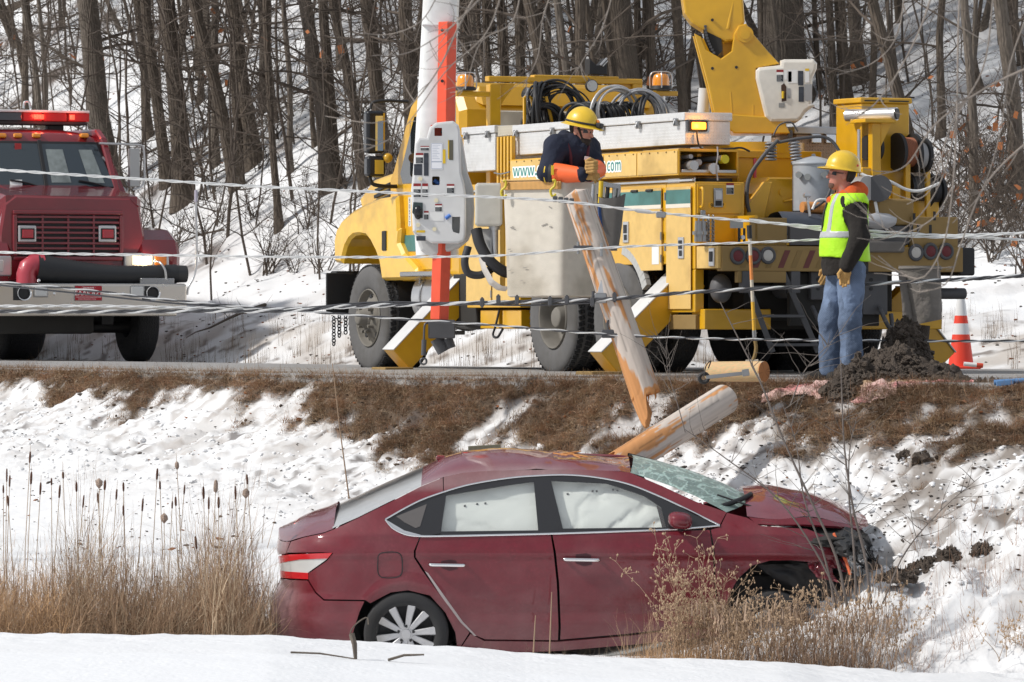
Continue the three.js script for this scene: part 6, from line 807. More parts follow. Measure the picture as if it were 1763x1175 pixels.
  { const [v, y] = Q(30, 254, -1.9); F('windscreen_sticker', bx(-1.905, -1.9, y - 0.05, y + 0.05, v - 0.04, v + 0.04, 0).translate(0.02, 0, 0), M.labelRed); }
  for (const px of [2, 29, 61, 144]) { const [v, y] = Q(px, 234, -2.02); F('marker_lamp', bx(-2.06, -1.97, y - 0.025, y + 0.03, v - 0.055, v + 0.055, 0.02), M.amber); }
  // light bar
  { const v1 = fV(146, -2.5), v0 = 0.9, y = 2.91; const b = F('light_bar', [bx(-2.68, -2.3, y + 0.113, y + 0.142, v1, v0, 0.01)], mat(0.7, 0.7, 0.68, 0.4)); mesh('light_bar_base', bx(-2.66, -2.32, y - 0.035, y + 0.005, v1 + 0.03, v0, 0.01), M.dark, b);
    const rm = new THREE.MeshStandardMaterial({ color: 0x8a0808, emissive: new THREE.Color(1, 0.03, 0.02), emissiveIntensity: 0.1, roughness: 0.2 }); rm.name = 'red_beacon'; const lm = new THREE.MeshStandardMaterial({ color: 0xff3020, emissive: new THREE.Color(1, 0.12, 0.06), emissiveIntensity: 1.3, roughness: 0.2 }); lm.name = 'lit_beacon'; const dm = mat(0.03, 0.035, 0.04, 0.2, 0, { clearcoat: 1 });
    const seg = [[v1, fV(110, -2.5)], [fV(107, -2.5), fV(68, -2.5)], [fV(65, -2.5), fV(32, -2.5)], [fV(30, -2.5), v0]]; seg.forEach(([a, c], i) => mesh('light_bar_lens', bx(-2.66, -2.32, y + 0.006, y + 0.112, a, c, 0.012), i === 3 ? dm : rm, b)); for (const px of [124, 71, 62]) { const v = fV(px, -2.32); mesh('beacon_lamp', bx(-2.325, -2.312, y + 0.03, y + 0.09, v - 0.03, v + 0.03, 0.01), lm, b); const p = new THREE.PointLight(new THREE.Color(1, 0.1, 0.05), 0.06); p.name = 'beacon_light'; p.position.set(-2.2, y + 0.07, v); p.castShadow = true; ft.add(p); }
    mesh('light_bar_foot', bx(-2.55, -2.4, y - 0.12, y - 0.03, -0.45, -0.25, 0.02), M.dark, b); mesh('light_bar_bracket', tube([V(-2.4, y + 0.16, fV(48, -2.5)), V(-2.4, y + 0.24, fV(45, -2.5)), V(-2.4, y + 0.24, fV(38, -2.5)), V(-2.4, y + 0.16, fV(36, -2.5))], 0.015), M.aluSmooth, b); }
  // mirror with its tube frame, marker rod
  { const [va, ya] = Q(221, 256, -1.9), [vb, yb] = Q(239, 322, -1.9); F('mirror', bx(-1.93, -1.86, yb, ya, vb, va, 0.012), mat(0.45, 0.45, 0.44, 0.35, 0.4)); const t = (P) => tube(P.map(([x, y]) => { const q = Q(x, y, -1.88); return V(-1.88, q[1], q[0]); }), 0.014, 8, 30); F('mirror_frame', t([[170, 247], [225, 249], [244, 251], [247, 258], [247, 315], [244, 321], [228, 327]]), M.aluSmooth); F('mirror_brace', t([[176, 270], [195, 300], [208, 325]]), M.aluSmooth); F('mirror_spring', t([[195, 330], [208, 322], [215, 327], [200, 332]]), M.aluSmooth); }
  { const P = [[322, 508], [324, 495], [332, 480], [337, 462], [337, 345]].map(([x, y]) => { const q = Q(x, y, -0.05); return V(-0.05, q[1], q[0]); }); F('marker_rod', tube(P, 0.014, 8, 40), M.aluSmooth); F('marker_tip', rod([P[4].x, P[4].y - 0.02, P[4].z], [P[4].x, P[4].y + 0.12, P[4].z], 0.02), mat(0.45, 0.42, 0.5, 0.4)); }
  // running gear
  for (const [x, v] of [[-1.12, -1.1], [-1.12, 0.8]]) { const w = F('wheel', lathe([[0.2, -0.02], [0.28, 0], [0.44, 0], [0.49, 0.03], [0.5, 0.14], [0.49, 0.25], [0.44, 0.28], [0.2, 0.28]], 44).rotateX(Math.PI / 2), M.rubberTread); w.position.set(x, 0.5, v); }
  F('front_axle', [rod([-1.12, 0.42, -1.0], [-1.12, 0.42, 1.0], 0.07), bx(-1.3, -0.6, 0.45, 0.7, -0.5, -0.35), bx(-1.3, -0.6, 0.45, 0.7, 0.4, 0.55)], M.dark); F('chassis', [bx(-7, -0.5, 0.55, 0.95, -0.5, 0.55, 0.02), bx(-1.0, -0.4, 0.34, 0.62, -0.2, 1.2, 0.04)], M.under); F('running_board', bx(-3.3, -1.75, 0.36, 0.55, -1.2, -0.55, 0.02), M.dark); F('running_board', bx(-3.3, -1.75, 0.3, 0.55, 0.55, 1.2, 0.02), M.dark);
  F('pump_body', bx(-8.2, -3.5, 0.75, 2.5, -1.18, 1.22, 0.04), R); for (const v of [-1.2, 0.7]) { const w = F('wheel', lathe([[0.1, 0], [0.44, 0], [0.5, 0.05], [0.5, 0.45], [0.44, 0.5], [0.1, 0.5]], 36).rotateX(Math.PI / 2), M.rubberTread); w.position.set(-6, 0.5, v); }
}
// ---------- people: one distance field meshed per body, clothing fitted over it ----------
const smin = (a, b, k) => { const h = clamp(0.5 + 0.5 * (b - a) / k, 0, 1); return lerp(b, a, h) - k * h * (1 - h); };
function cap(p, a, b, ra, rb) { const bax = b.x - a.x, bay = b.y - a.y, baz = b.z - a.z, px = p.x - a.x, py = p.y - a.y, pz = p.z - a.z; const t = clamp((px * bax + py * bay + pz * baz) / (bax * bax + bay * bay + baz * baz + 1e-9), 0, 1); return Math.hypot(px - bax * t, py - bay * t, pz - baz * t) - lerp(ra, rb, t); }
function ell(p, c, r) { const x = (p.x - c.x) / r[0], y = (p.y - c.y) / r[1], z = (p.z - c.z) / r[2]; const k = Math.hypot(x, y, z); return (k - 1) * Math.min(r[0], r[1], r[2]); }
function netMesh(f, lo, hi, cell) { // surface nets
  const nx = Math.ceil((hi[0] - lo[0]) / cell) + 1, ny = Math.ceil((hi[1] - lo[1]) / cell) + 1, nz = Math.ceil((hi[2] - lo[2]) / cell) + 1; const val = new Float32Array(nx * ny * nz), p = V(); const id = (i, j, k) => (k * ny + j) * nx + i;
  for (let k = 0; k < nz; k++) for (let j = 0; j < ny; j++) for (let i = 0; i < nx; i++) { p.set(lo[0] + i * cell, lo[1] + j * cell, lo[2] + k * cell); val[id(i, j, k)] = f(p); }
  const vid = new Int32Array(nx * ny * nz).fill(-1), pos = [], idx = [];
  for (let k = 0; k < nz - 1; k++) for (let j = 0; j < ny - 1; j++) for (let i = 0; i < nx - 1; i++) {
    let m = 0; for (let c = 0; c < 8; c++) if (val[id(i + (c & 1), j + ((c >> 1) & 1), k + (c >> 2))] < 0) m |= 1 << c; if (m === 0 || m === 255) continue;
    let sx = 0, sy = 0, sz = 0, n = 0; for (let a = 0; a < 8; a++) for (const b of [a | 1, a | 2, a | 4]) if (b > a && ((m >> a) & 1) !== ((m >> b) & 1)) { const va = val[id(i + (a & 1), j + ((a >> 1) & 1), k + (a >> 2))], vb = val[id(i + (b & 1), j + ((b >> 1) & 1), k + (b >> 2))], t = va / (va - vb); sx += lerp(a & 1, b & 1, t); sy += lerp((a >> 1) & 1, (b >> 1) & 1, t); sz += lerp(a >> 2, b >> 2, t); n++; }
    vid[id(i, j, k)] = pos.length / 3; pos.push(lo[0] + (i + sx / n) * cell, lo[1] + (j + sy / n) * cell, lo[2] + (k + sz / n) * cell);
  }
  const quad = (a, b, c, d, flip) => { if (a < 0 || b < 0 || c < 0 || d < 0) return; if (flip) idx.push(a, c, b, a, d, c); else idx.push(a, b, c, a, c, d); };
  for (let k = 1; k < nz - 1; k++) for (let j = 1; j < ny - 1; j++) for (let i = 1; i < nx - 1; i++) {
    const s = val[id(i, j, k)] < 0;
    if (s !== val[id(i + 1, j, k)] < 0) quad(vid[id(i, j - 1, k - 1)], vid[id(i, j, k - 1)], vid[id(i, j, k)], vid[id(i, j - 1, k)], !s);
    if (s !== val[id(i, j + 1, k)] < 0) quad(vid[id(i - 1, j, k - 1)], vid[id(i - 1, j, k)], vid[id(i, j, k)], vid[id(i, j, k - 1)], !s);
    if (s !== val[id(i, j, k + 1)] < 0) quad(vid[id(i - 1, j - 1, k)], vid[id(i, j - 1, k)], vid[id(i, j, k)], vid[id(i - 1, j, k)], !s);
  }
  const g = new THREE.BufferGeometry(); g.setAttribute('position', new THREE.Float32BufferAttribute(pos, 3)); g.setIndex(idx); g.computeVertexNormals(); return g;
}
const folds = (p, s, a) => a * (fbm(p.x * s, p.y * s * 0.7, p.z * s, 3) - 0.5);
// a head facing +x, origin at the centre of the skull, metres
function headField(p) {
  let d = ell(p, V(-0.005, 0.035, 0), [0.098, 0.105, 0.076]); d = smin(d, ell(p, V(0.035, -0.035, 0), [0.058, 0.085, 0.058]), 0.03); d = smin(d, ell(p, V(0.062, -0.095, 0), [0.03, 0.026, 0.034]), 0.025);
  d = smin(d, cap(p, V(0.092, 0.012, 0), V(0.112, -0.028, 0), 0.008, 0.014), 0.012); d = smin(d, ell(p, V(0.084, 0.022, 0), [0.02, 0.012, 0.05]), 0.015);
  d = smin(d, ell(p, V(0.084, -0.062, 0), [0.013, 0.010, 0.024]), 0.01); d = Math.max(d, -ell(p, V(0.104, -0.0615, 0), [0.012, 0.0025, 0.022]));
  for (const s of [-1, 1]) { d = smin(d, ell(p, V(-0.012, -0.01, 0.076 * s), [0.02, 0.034, 0.01]), 0.006); d = smin(d, -(-ell(p, V(0.085, 0.004, 0.032 * s), [0.014, 0.012, 0.014])), 0.006); }
  return d;
}
function gloveField(p, flex) { // hand hanging along -y, palm facing -z, thumb towards +x; origin at wrist
  let d = ell(p, V(0.0, -0.06, 0), [0.047, 0.06, 0.024]); d = smin(d, cap(p, V(0, 0.03, 0), V(0, -0.01, 0), 0.043, 0.034), 0.02);
  const len = [0.075, 0.085, 0.08, 0.062]; for (let i = 0; i < 4; i++) { const x = 0.032 - i * 0.0215; const a = V(x, -0.10 - (i === 1 ? 0.006 : i === 3 ? -0.008 : 0), 0); const l = len[i] / 2.2; const b = a.clone().add(V(0, -l * Math.cos(flex * 0.6), -l * Math.sin(flex * 0.6))), c = b.clone().add(V(0, -l * Math.cos(flex * 1.5), -l * Math.sin(flex * 1.5))); d = Math.min(d, smin(cap(p, a, b, 0.012, 0.0115), cap(p, b, c, 0.0115, 0.0105), 0.004)); }
  d = smin(d, smin(cap(p, V(0.035, -0.035, -0.005), V(0.06, -0.075, -0.02), 0.015, 0.013), cap(p, V(0.06, -0.075, -0.02), V(0.052, -0.105, -0.032), 0.013, 0.011), 0.005), 0.012);
  return d + folds(p, 60, 0.004);
}
const hatCap = (brim, full) => { const g = gridGeo(48, 24, (u, v) => { const a = u * 6.2832, c = Math.cos(a), s = Math.sin(a); if (v < 0.72) { const t = v / 0.72 * Math.PI / 2; const r = Math.sin(t), ridge = 0.008 * Math.exp(-Math.pow(s * r / 0.2, 2)); return V(0.142 * r * c, 0.135 * Math.cos(t) + ridge, 0.116 * r * s); } const t = (v - 0.72) / 0.28; const w = full ? 0.04 + 0.03 * Math.max(0, c) * Math.max(0, c) : 0.012 + 0.055 * Math.pow(Math.max(0, c), 1.5); return V((0.142 + w * t) * c, -0.004 - 0.022 * t * (full ? 1 : 0.8) , (0.116 + w * t * 0.9) * s); }); return g; };
function glasses(parent, head) { const g = gridGeo(16, 5, (u, v) => { const a = (u - 0.5) * 2.5; const q = Math.abs(u - 0.5) * 2; return V(0.03 + 0.073 * Math.cos(a), 0.021 - v * (0.032 - 0.01 * (1 - q)) , 0.073 * Math.sin(a)); }); mesh('sunglasses', head(g), mat(0.01, 0.01, 0.011, 0.28), parent); mesh('glasses_arm', head(rod([0.05, 0.012, 0.073], [-0.02, 0.015, 0.079], 0.004)), M.dark, parent); mesh('glasses_arm', head(rod([0.05, 0.012, -0.073], [-0.02, 0.015, -0.079], 0.004)), M.dark, parent); }

{ // standing worker in a yellow vest, turned to the left
  const S = 212; const P = thing('person', 'person in yellow hard hat, lime safety vest and jeans standing beside the dirt pile', 'person'); P.position.copy(pt(1452, 652, 44.35)); P.position.y = -0.005; P.rotation.y = 0.12;
  const hy = 1.685; const headM = (g) => g.rotateZ(0.12).rotateY(Math.PI - 0.05).translate(-0.012, hy, 0);
  const HM = new THREE.Matrix4().makeTranslation(-0.012, hy, 0).multiply(new THREE.Matrix4().makeRotationY(Math.PI - 0.05)).multiply(new THREE.Matrix4().makeRotationZ(0.12)).invert();
  const q = V();
  const J = { neck: V(0.02, 1.52, 0), chest: V(0.035, 1.36, 0), belly: V(0.0, 1.12, 0), hip: V(0.03, 0.95, 0) };
  const shL = V(0.06, 1.455, 0.19), elL = V(0.085, 1.17, 0.255), wrL = V(-0.015, 0.945, 0.235), shR = V(0.04, 1.455, -0.19), elR = V(0.05, 1.17, -0.24), wrR = V(-0.06, 0.95, -0.2);
  const hpL = V(0.05, 0.93, 0.095), knL = V(0.035, 0.5, 0.11), anL = V(0.06, 0.09, 0.115), hpR = V(0.0, 0.93, -0.095), knR = V(-0.085, 0.5, -0.12), anR = V(-0.08, 0.09, -0.13);
  const torso = (p, g = 0) => { let d = smin(ell(p, V(0.03, 1.34, 0), [0.14 + g, 0.22 + g, 0.205 + g]), ell(p, V(0.0, 1.1, 0), [0.145 + g, 0.2 + g, 0.185 + g]), 0.1); d = smin(d, cap(p, shL, shR, 0.075 + g, 0.075 + g), 0.08); return smin(d, ell(p, V(0.02, 0.95, 0), [0.13 + g, 0.13 + g, 0.175 + g]), 0.08); };
  const arm = (p, g = 0) => Math.min(smin(cap(p, shL, elL, 0.07 + g, 0.055 + g), cap(p, elL, wrL, 0.055 + g, 0.037 + g), 0.03), smin(cap(p, shR, elR, 0.07 + g, 0.055 + g), cap(p, elR, wrR, 0.055 + g, 0.037 + g), 0.03));
  const legs = (p, g = 0) => { const a = smin(cap(p, hpL, knL, 0.095 + g, 0.065 + g), cap(p, knL, anL, 0.065 + g, 0.045 + g), 0.04), b = smin(cap(p, hpR, knR, 0.095 + g, 0.065 + g), cap(p, knR, anR, 0.065 + g, 0.045 + g), 0.04); return Math.min(a, b); };
  const neck = (p) => cap(p, V(0.02, 1.47, 0), V(0.0, 1.63, 0), 0.066, 0.058);
  const body = (p) => { q.copy(p).applyMatrix4(HM); let d = smin(headField(q), neck(p), 0.02); d = smin(d, torso(p, -0.03), 0.03); d = smin(d, arm(p, -0.01), 0.02); return smin(d, legs(p, -0.012), 0.03); };
  mesh('body', geo([netMesh((p) => body(p), [-0.25, 0.05, -0.36], [0.3, 1.46, 0.36], 0.014), netMesh((p) => body(p), [-0.19, 1.43, -0.14], [0.2, 1.84, 0.14], 0.006)]), M.skinRuddy, P);
  const skirt = (p) => cap(p, V(0.01, 1.15, 0), V(0.02, 0.9, 0), 0.168, 0.182);
  const jk = (p) => Math.max(smin(smin(torso(p, 0.02), skirt(p), 0.06), arm(p, 0.025), 0.03) + folds(p, 9, 0.035) + folds(p, 24, 0.012), 0.875 - p.y + 0.05 * p.x, p.y - 1.52);
  mesh('jacket', netMesh((p) => jk(p), [-0.3, 0.8, -0.4], [0.36, 1.56, 0.4], 0.012), M.jacketBlack, P);
  const vst = (p, e = 0) => { const core = smin(torso(p, 0.036 + e), skirt(p) - 0.014 - e, 0.06) + folds(p, 7, 0.022); let d = Math.max(core, 1.0 - p.y - 0.02 * Math.sin(p.x * 9), p.y - 1.535); const hole = Math.min(cap(p, V(0.06, 1.43, 0.17), V(0.1, 1.22, 0.36), 0.105, 0.13), cap(p, V(0.04, 1.43, -0.17), V(0.06, 1.22, -0.36), 0.105, 0.13)); d = Math.max(d, -hole); return Math.max(d, -cap(p, V(-0.08, 1.64, 0), V(0.06, 1.55, 0), 0.12, 0.11)); };
  mesh('safety_vest', netMesh((p) => vst(p), [-0.3, 0.95, -0.36], [0.34, 1.58, 0.36], 0.011), M.hiviz, P);
  const band = (p) => { const d = vst(p, 0.005); const h = Math.abs(p.y - 1.2) - 0.028; const v = Math.max(Math.abs(Math.abs(p.z) - 0.125 - 0.1 * Math.max(0, 0) ) - 0.024, 1.2 - p.y, p.x - 0.02); return Math.max(d, Math.min(h, v)); };
  mesh('reflective_stripe', netMesh(band, [-0.3, 1.14, -0.38], [0.35, 1.58, 0.38], 0.008), M.reflective, P);
  mesh('zip', tube([V(-0.135, 1.46, 0.0), V(-0.165, 1.35, 0.005), V(-0.175, 1.2, 0.01), V(-0.18, 1.02, 0.01)], 0.009), M.dark, P);
  const hd = (p) => { let d = smin(cap(p, V(0.06, 1.525, 0.11), V(0.12, 1.55, 0), 0.06, 0.075), cap(p, V(0.06, 1.525, -0.11), V(0.12, 1.55, 0), 0.06, 0.075), 0.04); d = smin(d, cap(p, V(0.04, 1.535, 0.10), V(-0.09, 1.475, 0.04), 0.055, 0.04), 0.03); d = smin(d, cap(p, V(0.04, 1.535, -0.10), V(-0.09, 1.475, -0.04), 0.055, 0.04), 0.03); return d + folds(p, 18, 0.02); };
  mesh('hood', netMesh(hd, [-0.18, 1.38, -0.22], [0.24, 1.68, 0.22], 0.009), M.hood, P);
  mesh('jeans', netMesh((p) => Math.max(smin(legs(p, 0.026 + 0.022 * ss(0.45, 0.12, p.y)), Math.max(ell(p, V(0.02, 0.95, 0), [0.13, 0.13, 0.16]), p.y - 1.0), 0.04) + folds(p, 10, 0.03) + folds(V(p.x, p.y * 2.2, p.z), 14, 0.014), 0.055 - p.y), [-0.24, 0.02, -0.3], [0.25, 1.02, 0.3], 0.012), M.jeans, P);
  for (const a of [anL, anR]) mesh('boot', netMesh((p) => Math.max(smin(cap(p, V(a.x + 0.02, 0.045, a.z), V(a.x - 0.17, 0.04, a.z - 0.02), 0.055, 0.05), cap(p, V(a.x, 0.05, a.z), V(a.x, 0.16, a.z), 0.055, 0.055), 0.03), 0.004 - p.y), [a.x - 0.27, 0, a.z - 0.12], [a.x + 0.12, 0.24, a.z + 0.1], 0.01), M.boot, P);
  const gl = (w, e, s) => { const g = netMesh((p) => gloveField(p, 0.55), [-0.08, -0.22, -0.09], [0.1, 0.08, 0.05], 0.0045); const dir = e.clone().sub(w).normalize(); if (s < 0) g.scale(-1, 1, 1); g.rotateY(s > 0 ? Math.PI : 0); g.applyQuaternion(new THREE.Quaternion().setFromUnitVectors(V(0, 1, 0), dir)); g.translate(w.x, w.y, w.z); if (s < 0) { const i = g.index.array; for (let k = 0; k < i.length; k += 3) { const t = i[k]; i[k] = i[k + 1]; i[k + 1] = t; } g.computeVertexNormals(); } return mesh('glove', g, M.glove, P); };
  gl(wrL, elL.clone().lerp(wrL.clone().add(V(0, 0.3, 0)), 0.6), 1); gl(wrR, elR, -1);
  const hat = mesh('hard_hat', headM(hatCap(0, false).rotateZ(0.02).translate(-0.006, 0.062, 0)), M.helmet, P); mesh('hat_rim', headM(tube(Array.from({ length: 25 }, (_, k) => { const a = k / 24 * 6.2832, c = Math.cos(a), w = 0.012 + 0.055 * Math.pow(Math.max(0, c), 1.5); return V((0.142 + w) * c - 0.006, 0.062 - 0.022, (0.116 + w * 0.9) * Math.sin(a)); }), 0.004, 6, 60)), M.helmet, hat);
  mesh('hat_sticker', headM(bx(-0.115, -0.1, 0.08, 0.098, -0.104, -0.1, 0)), M.labelRed, hat);
  glasses(P, headM);
  mesh('hair', headM(netMesh((p) => Math.max(headField(p) - 0.010, p.x + 0.036, -0.085 - p.y, p.y - 0.07), [-0.13, -0.1, -0.11], [0.02, 0.1, 0.11], 0.005)), M.hair, P);
  mesh('goatee', headM(netMesh((p) => Math.max(headField(p) - 0.004, Math.hypot(p.x - 0.088, p.y + 0.095) - 0.03, -(p.y + 0.075) * -1), [0.03, -0.14, -0.06], [0.13, -0.04, 0.06], 0.005)), mat(0.12, 0.06, 0.04, 0.9), P);
}
{ // worker leaning on the rim of the bucket
  const d0 = 46.1, s = d0 / FPX; const P = thing('person', 'person in navy hoodie and yellow full-brim hard hat leaning over the bucket rim', 'person'); P.position.copy(pt(985, 330, d0));
  const X = (px, py, z = 0) => V((px - 985) * s, -(py - 330) * s, z);
  const head0 = X(1000, 226, 0.12); const yawH = -0.45, pitch = -0.2;
  const headM = (g) => g.rotateZ(pitch).rotateY(yawH).translate(head0.x, head0.y, head0.z);
  const HM = new THREE.Matrix4().makeTranslation(head0.x, head0.y, head0.z).multiply(new THREE.Matrix4().makeRotationY(yawH)).multiply(new THREE.Matrix4().makeRotationZ(pitch)).invert(); const q = V();
  const shN = X(958, 254, 0.16), elN = X(942, 299, 0.27), wrN = X(1000, 303, 0.36), shF = X(1014, 254, -0.06), elF = X(1027, 292, 0.1), wrF = X(1014, 303, 0.3);
  const up = X(988, 258, 0.04), lo = X(962, 330, -0.12), hip = X(955, 390, -0.2);
  const knN = X(958, 470, -0.1), anN = X(955, 500, -0.2), knF = X(985, 470, -0.2), anF = X(985, 500, -0.28);
  const torso = (p, g = 0) => { let d = smin(cap(p, up, lo, 0.15 + g, 0.165 + g), cap(p, lo, hip, 0.165 + g, 0.15 + g), 0.06); d = smin(d, cap(p, shN, shF, 0.085 + g, 0.085 + g), 0.07); return smin(d, cap(p, X(990, 250, 0.05), X(996, 240, 0.08), 0.1 + g, 0.075 + g), 0.04); };
  const armN = (p, g = 0) => smin(cap(p, shN, elN, 0.078 + g, 0.062 + g), cap(p, elN, wrN, 0.062 + g, 0.045 + g), 0.03), armF = (p, g = 0) => smin(cap(p, shF, elF, 0.075 + g, 0.06 + g), cap(p, elF, wrF, 0.058 + g, 0.042 + g), 0.03);
  const legs = (p) => Math.min(smin(cap(p, hip.clone().add(V(-0.05, 0, 0.06)), knN, 0.095, 0.065), cap(p, knN, anN, 0.065, 0.05), 0.03), smin(cap(p, hip.clone().add(V(0.06, 0, -0.04)), knF, 0.095, 0.065), cap(p, knF, anF, 0.065, 0.05), 0.03));
  const body = (p) => { q.copy(p).applyMatrix4(HM); let d = smin(headField(q), cap(p, X(993, 246, 0.07), head0, 0.068, 0.06), 0.02); d = smin(d, torso(p, -0.03), 0.03); d = smin(d, Math.min(armN(p, -0.015), armF(p, -0.015)), 0.02); return smin(d, legs(p), 0.04); };
  mesh('body', [netMesh(body, [-0.4, -0.9, -0.45], [0.35, 0.42, 0.45], 0.015), netMesh(body, [-0.1, 0.36, -0.05], [0.25, 0.68, 0.3], 0.006)], M.skin, P);
  const cloth = (p) => Math.max(smin(torso(p, 0.012), Math.min(armN(p, 0.02), armF(p, 0.016)), 0.04) + folds(p, 9, 0.035) + folds(p, 26, 0.01), -(p.y + 0.62));
  mesh('sweatshirt', netMesh(cloth, [-0.42, -0.66, -0.45], [0.36, 0.48, 0.48], 0.012), M.navy, P);
  mesh('hood_collar', netMesh((p) => { let d = smin(cap(p, X(972, 236, -0.02), X(975, 246, 0.13), 0.055, 0.05), cap(p, X(975, 246, 0.13), X(1003, 254, 0.17), 0.045, 0.035), 0.03); d = smin(d, cap(p, X(972, 236, -0.02), X(1000, 246, -0.05), 0.055, 0.05), 0.03); return d + folds(p, 20, 0.018); }, [-0.2, 0.3, -0.15], [0.2, 0.55, 0.3], 0.009), M.navy, P);
  // orange rubber cuffs, gloves, braces
  const cuff = (a, b, r0, r1) => limb([a, a.clone().lerp(b, 0.5), b, b.clone().lerp(a, 0.04)], [r0, lerp(r0, r1, 0.45), r1, r1 * 0.8], 24);
  const cN0 = elN.clone().lerp(wrN, 0.22), cF0 = elF.clone().lerp(wrF, 0.1); mesh('rubber_cuff', cuff(cN0, wrN, 0.088, 0.062), M.orangeRubber, P); mesh('rubber_cuff', cuff(cF0, wrF, 0.09, 0.062), M.orangeRubber, P);
  const st = (t, w, m, nm) => mesh(nm, limb([elN.clone().lerp(wrN, t), elN.clone().lerp(wrN, t + w)], [0.0905, 0.0895], 24), m, P); st(0.10, 0.10, M.dark, 'sleeve_band'); st(-0.02, 0.03, M.labelYellow, 'sleeve_strap'); mesh('sleeve_tag', bx(-0.012, 0.012, -0.04, 0.04, -0.005, 0.005, 0.002).translate(...elN.clone().lerp(wrN, 0.15).add(V(0, 0.02, 0.1)).toArray()), M.labelYellow, P);
  const hand = (w, dir, nrmv, mir) => { const g = netMesh((p) => gloveField(p, 1.0), [-0.08, -0.22, -0.12], [0.1, 0.08, 0.06], 0.0045); const y = dir.clone().normalize().negate(), z = nrmv.clone().sub(y.clone().multiplyScalar(nrmv.dot(y))).normalize(), x = y.clone().cross(z); if (mir) { g.scale(-1, 1, 1); const i = g.index.array; for (let k = 0; k < i.length; k += 3) { const t = i[k]; i[k] = i[k + 1]; i[k + 1] = t; } g.computeVertexNormals(); } g.applyMatrix4(new THREE.Matrix4().makeBasis(x, y, z).setPosition(w)); mesh('glove', g, M.glove, P); };
  hand(wrN.clone().add(V(0.01, 0.005, 0.0)), V(0.7, -0.12, 0.15), V(0.1, 0.5, 0.9), false); mesh('glove', netMesh((p) => { const c = X(1016, 290, 0.40); const r = V(p.x - c.x, p.y - c.y, p.z - c.z); let d = ell(r, V(0.004, 0, 0), [0.05, 0.06, 0.042]); d = smin(d, cap(p, c, wrF, 0.045, 0.045), 0.02); for (let i = 0; i < 4; i++) { const y = 0.036 - i * 0.0255, k = i === 3 ? 0.85 : 1; d = smin(d, Math.min(cap(r, V(0.05 * k, y + 0.004, 0.012), V(0.02, y, 0.046), 0.014, 0.0145), cap(r, V(0.02, y, 0.046), V(-0.036 * k, y - 0.004, 0.036), 0.0145, 0.0125)), 0.003); } d = smin(d, smin(cap(r, V(0.03, 0.05, 0.0), V(-0.005, 0.066, 0.025), 0.016, 0.014), cap(r, V(-0.005, 0.066, 0.025), V(-0.04, 0.05, 0.03), 0.014, 0.012), 0.004), 0.008); return d + folds(p, 50, 0.004); }, X(1016, 290, 0.40).add(V(-0.13, -0.15, -0.16)).toArray(), X(1016, 290, 0.40).add(V(0.13, 0.13, 0.1)).toArray(), 0.0045), M.glove, P);
  const br = (pts, m = mat(0.075, 0.012, 0.022, 0.8)) => mesh('brace', tube(pts, 0.014, 6, 30), m, P); br([X(955, 236, 0.0), X(965, 238, 0.14), X(975, 246, 0.21), X(981, 262, 0.215), X(983, 290, 0.18)]); br([X(1014, 246, 0.1), X(1012, 260, 0.16), X(1010, 280, 0.15), X(1008, 296, 0.13)]);
  mesh('chest_badge', bx(-0.03, 0.03, -0.016, 0.016, -0.004, 0.004, 0.003).rotateY(0.5).rotateZ(-0.15).translate(...X(1011, 274, 0.175).toArray()), M.label, P);
  const hat = mesh('hard_hat', headM(hatCap(0, true).translate(-0.005, 0.062, 0)), M.helmet, P); mesh('hat_strap', headM(tube(Array.from({ length: 25 }, (_, k) => { const a = k / 24 * 6.2832; return V(0.144 * Math.cos(a) - 0.004, 0.07, 0.118 * Math.sin(a)); }), 0.009, 6, 60)), M.dark, hat); mesh('head_lamp', headM(geo([bx(0.135, 0.185, 0.05, 0.095, -0.035, 0.035, 0.012)])), M.dark, hat); mesh('lamp_clip', headM(rod([0.15, 0.095, 0], [0.13, 0.11, 0.0], 0.014)), mat(0.8, 0.25, 0.05, 0.5), hat);
  glasses(P, headM);
  const beard = (p) => Math.max(headField(p) - 0.006, Math.min(Math.max(Math.hypot(p.x - 0.075, p.y + 0.09) - 0.045, p.y + 0.055), Math.max(Math.hypot(p.x - 0.0, (p.y + 0.02) * 0.6) - 1, Math.abs(p.x - 0.022 - (-p.y) * 0.45) - 0.010, p.y - 0.03)));
  mesh('beard', headM(netMesh(beard, [-0.06, -0.15, -0.1], [0.14, 0.05, 0.1], 0.005)), M.hair, P);
  mesh('hair', headM(netMesh((p) => Math.max(headField(p) - 0.005, p.x + 0.04, -0.07 - p.y, p.y - 0.07), [-0.13, -0.1, -0.11], [0.02, 0.1, 0.11], 0.006)), M.hair, P);
}
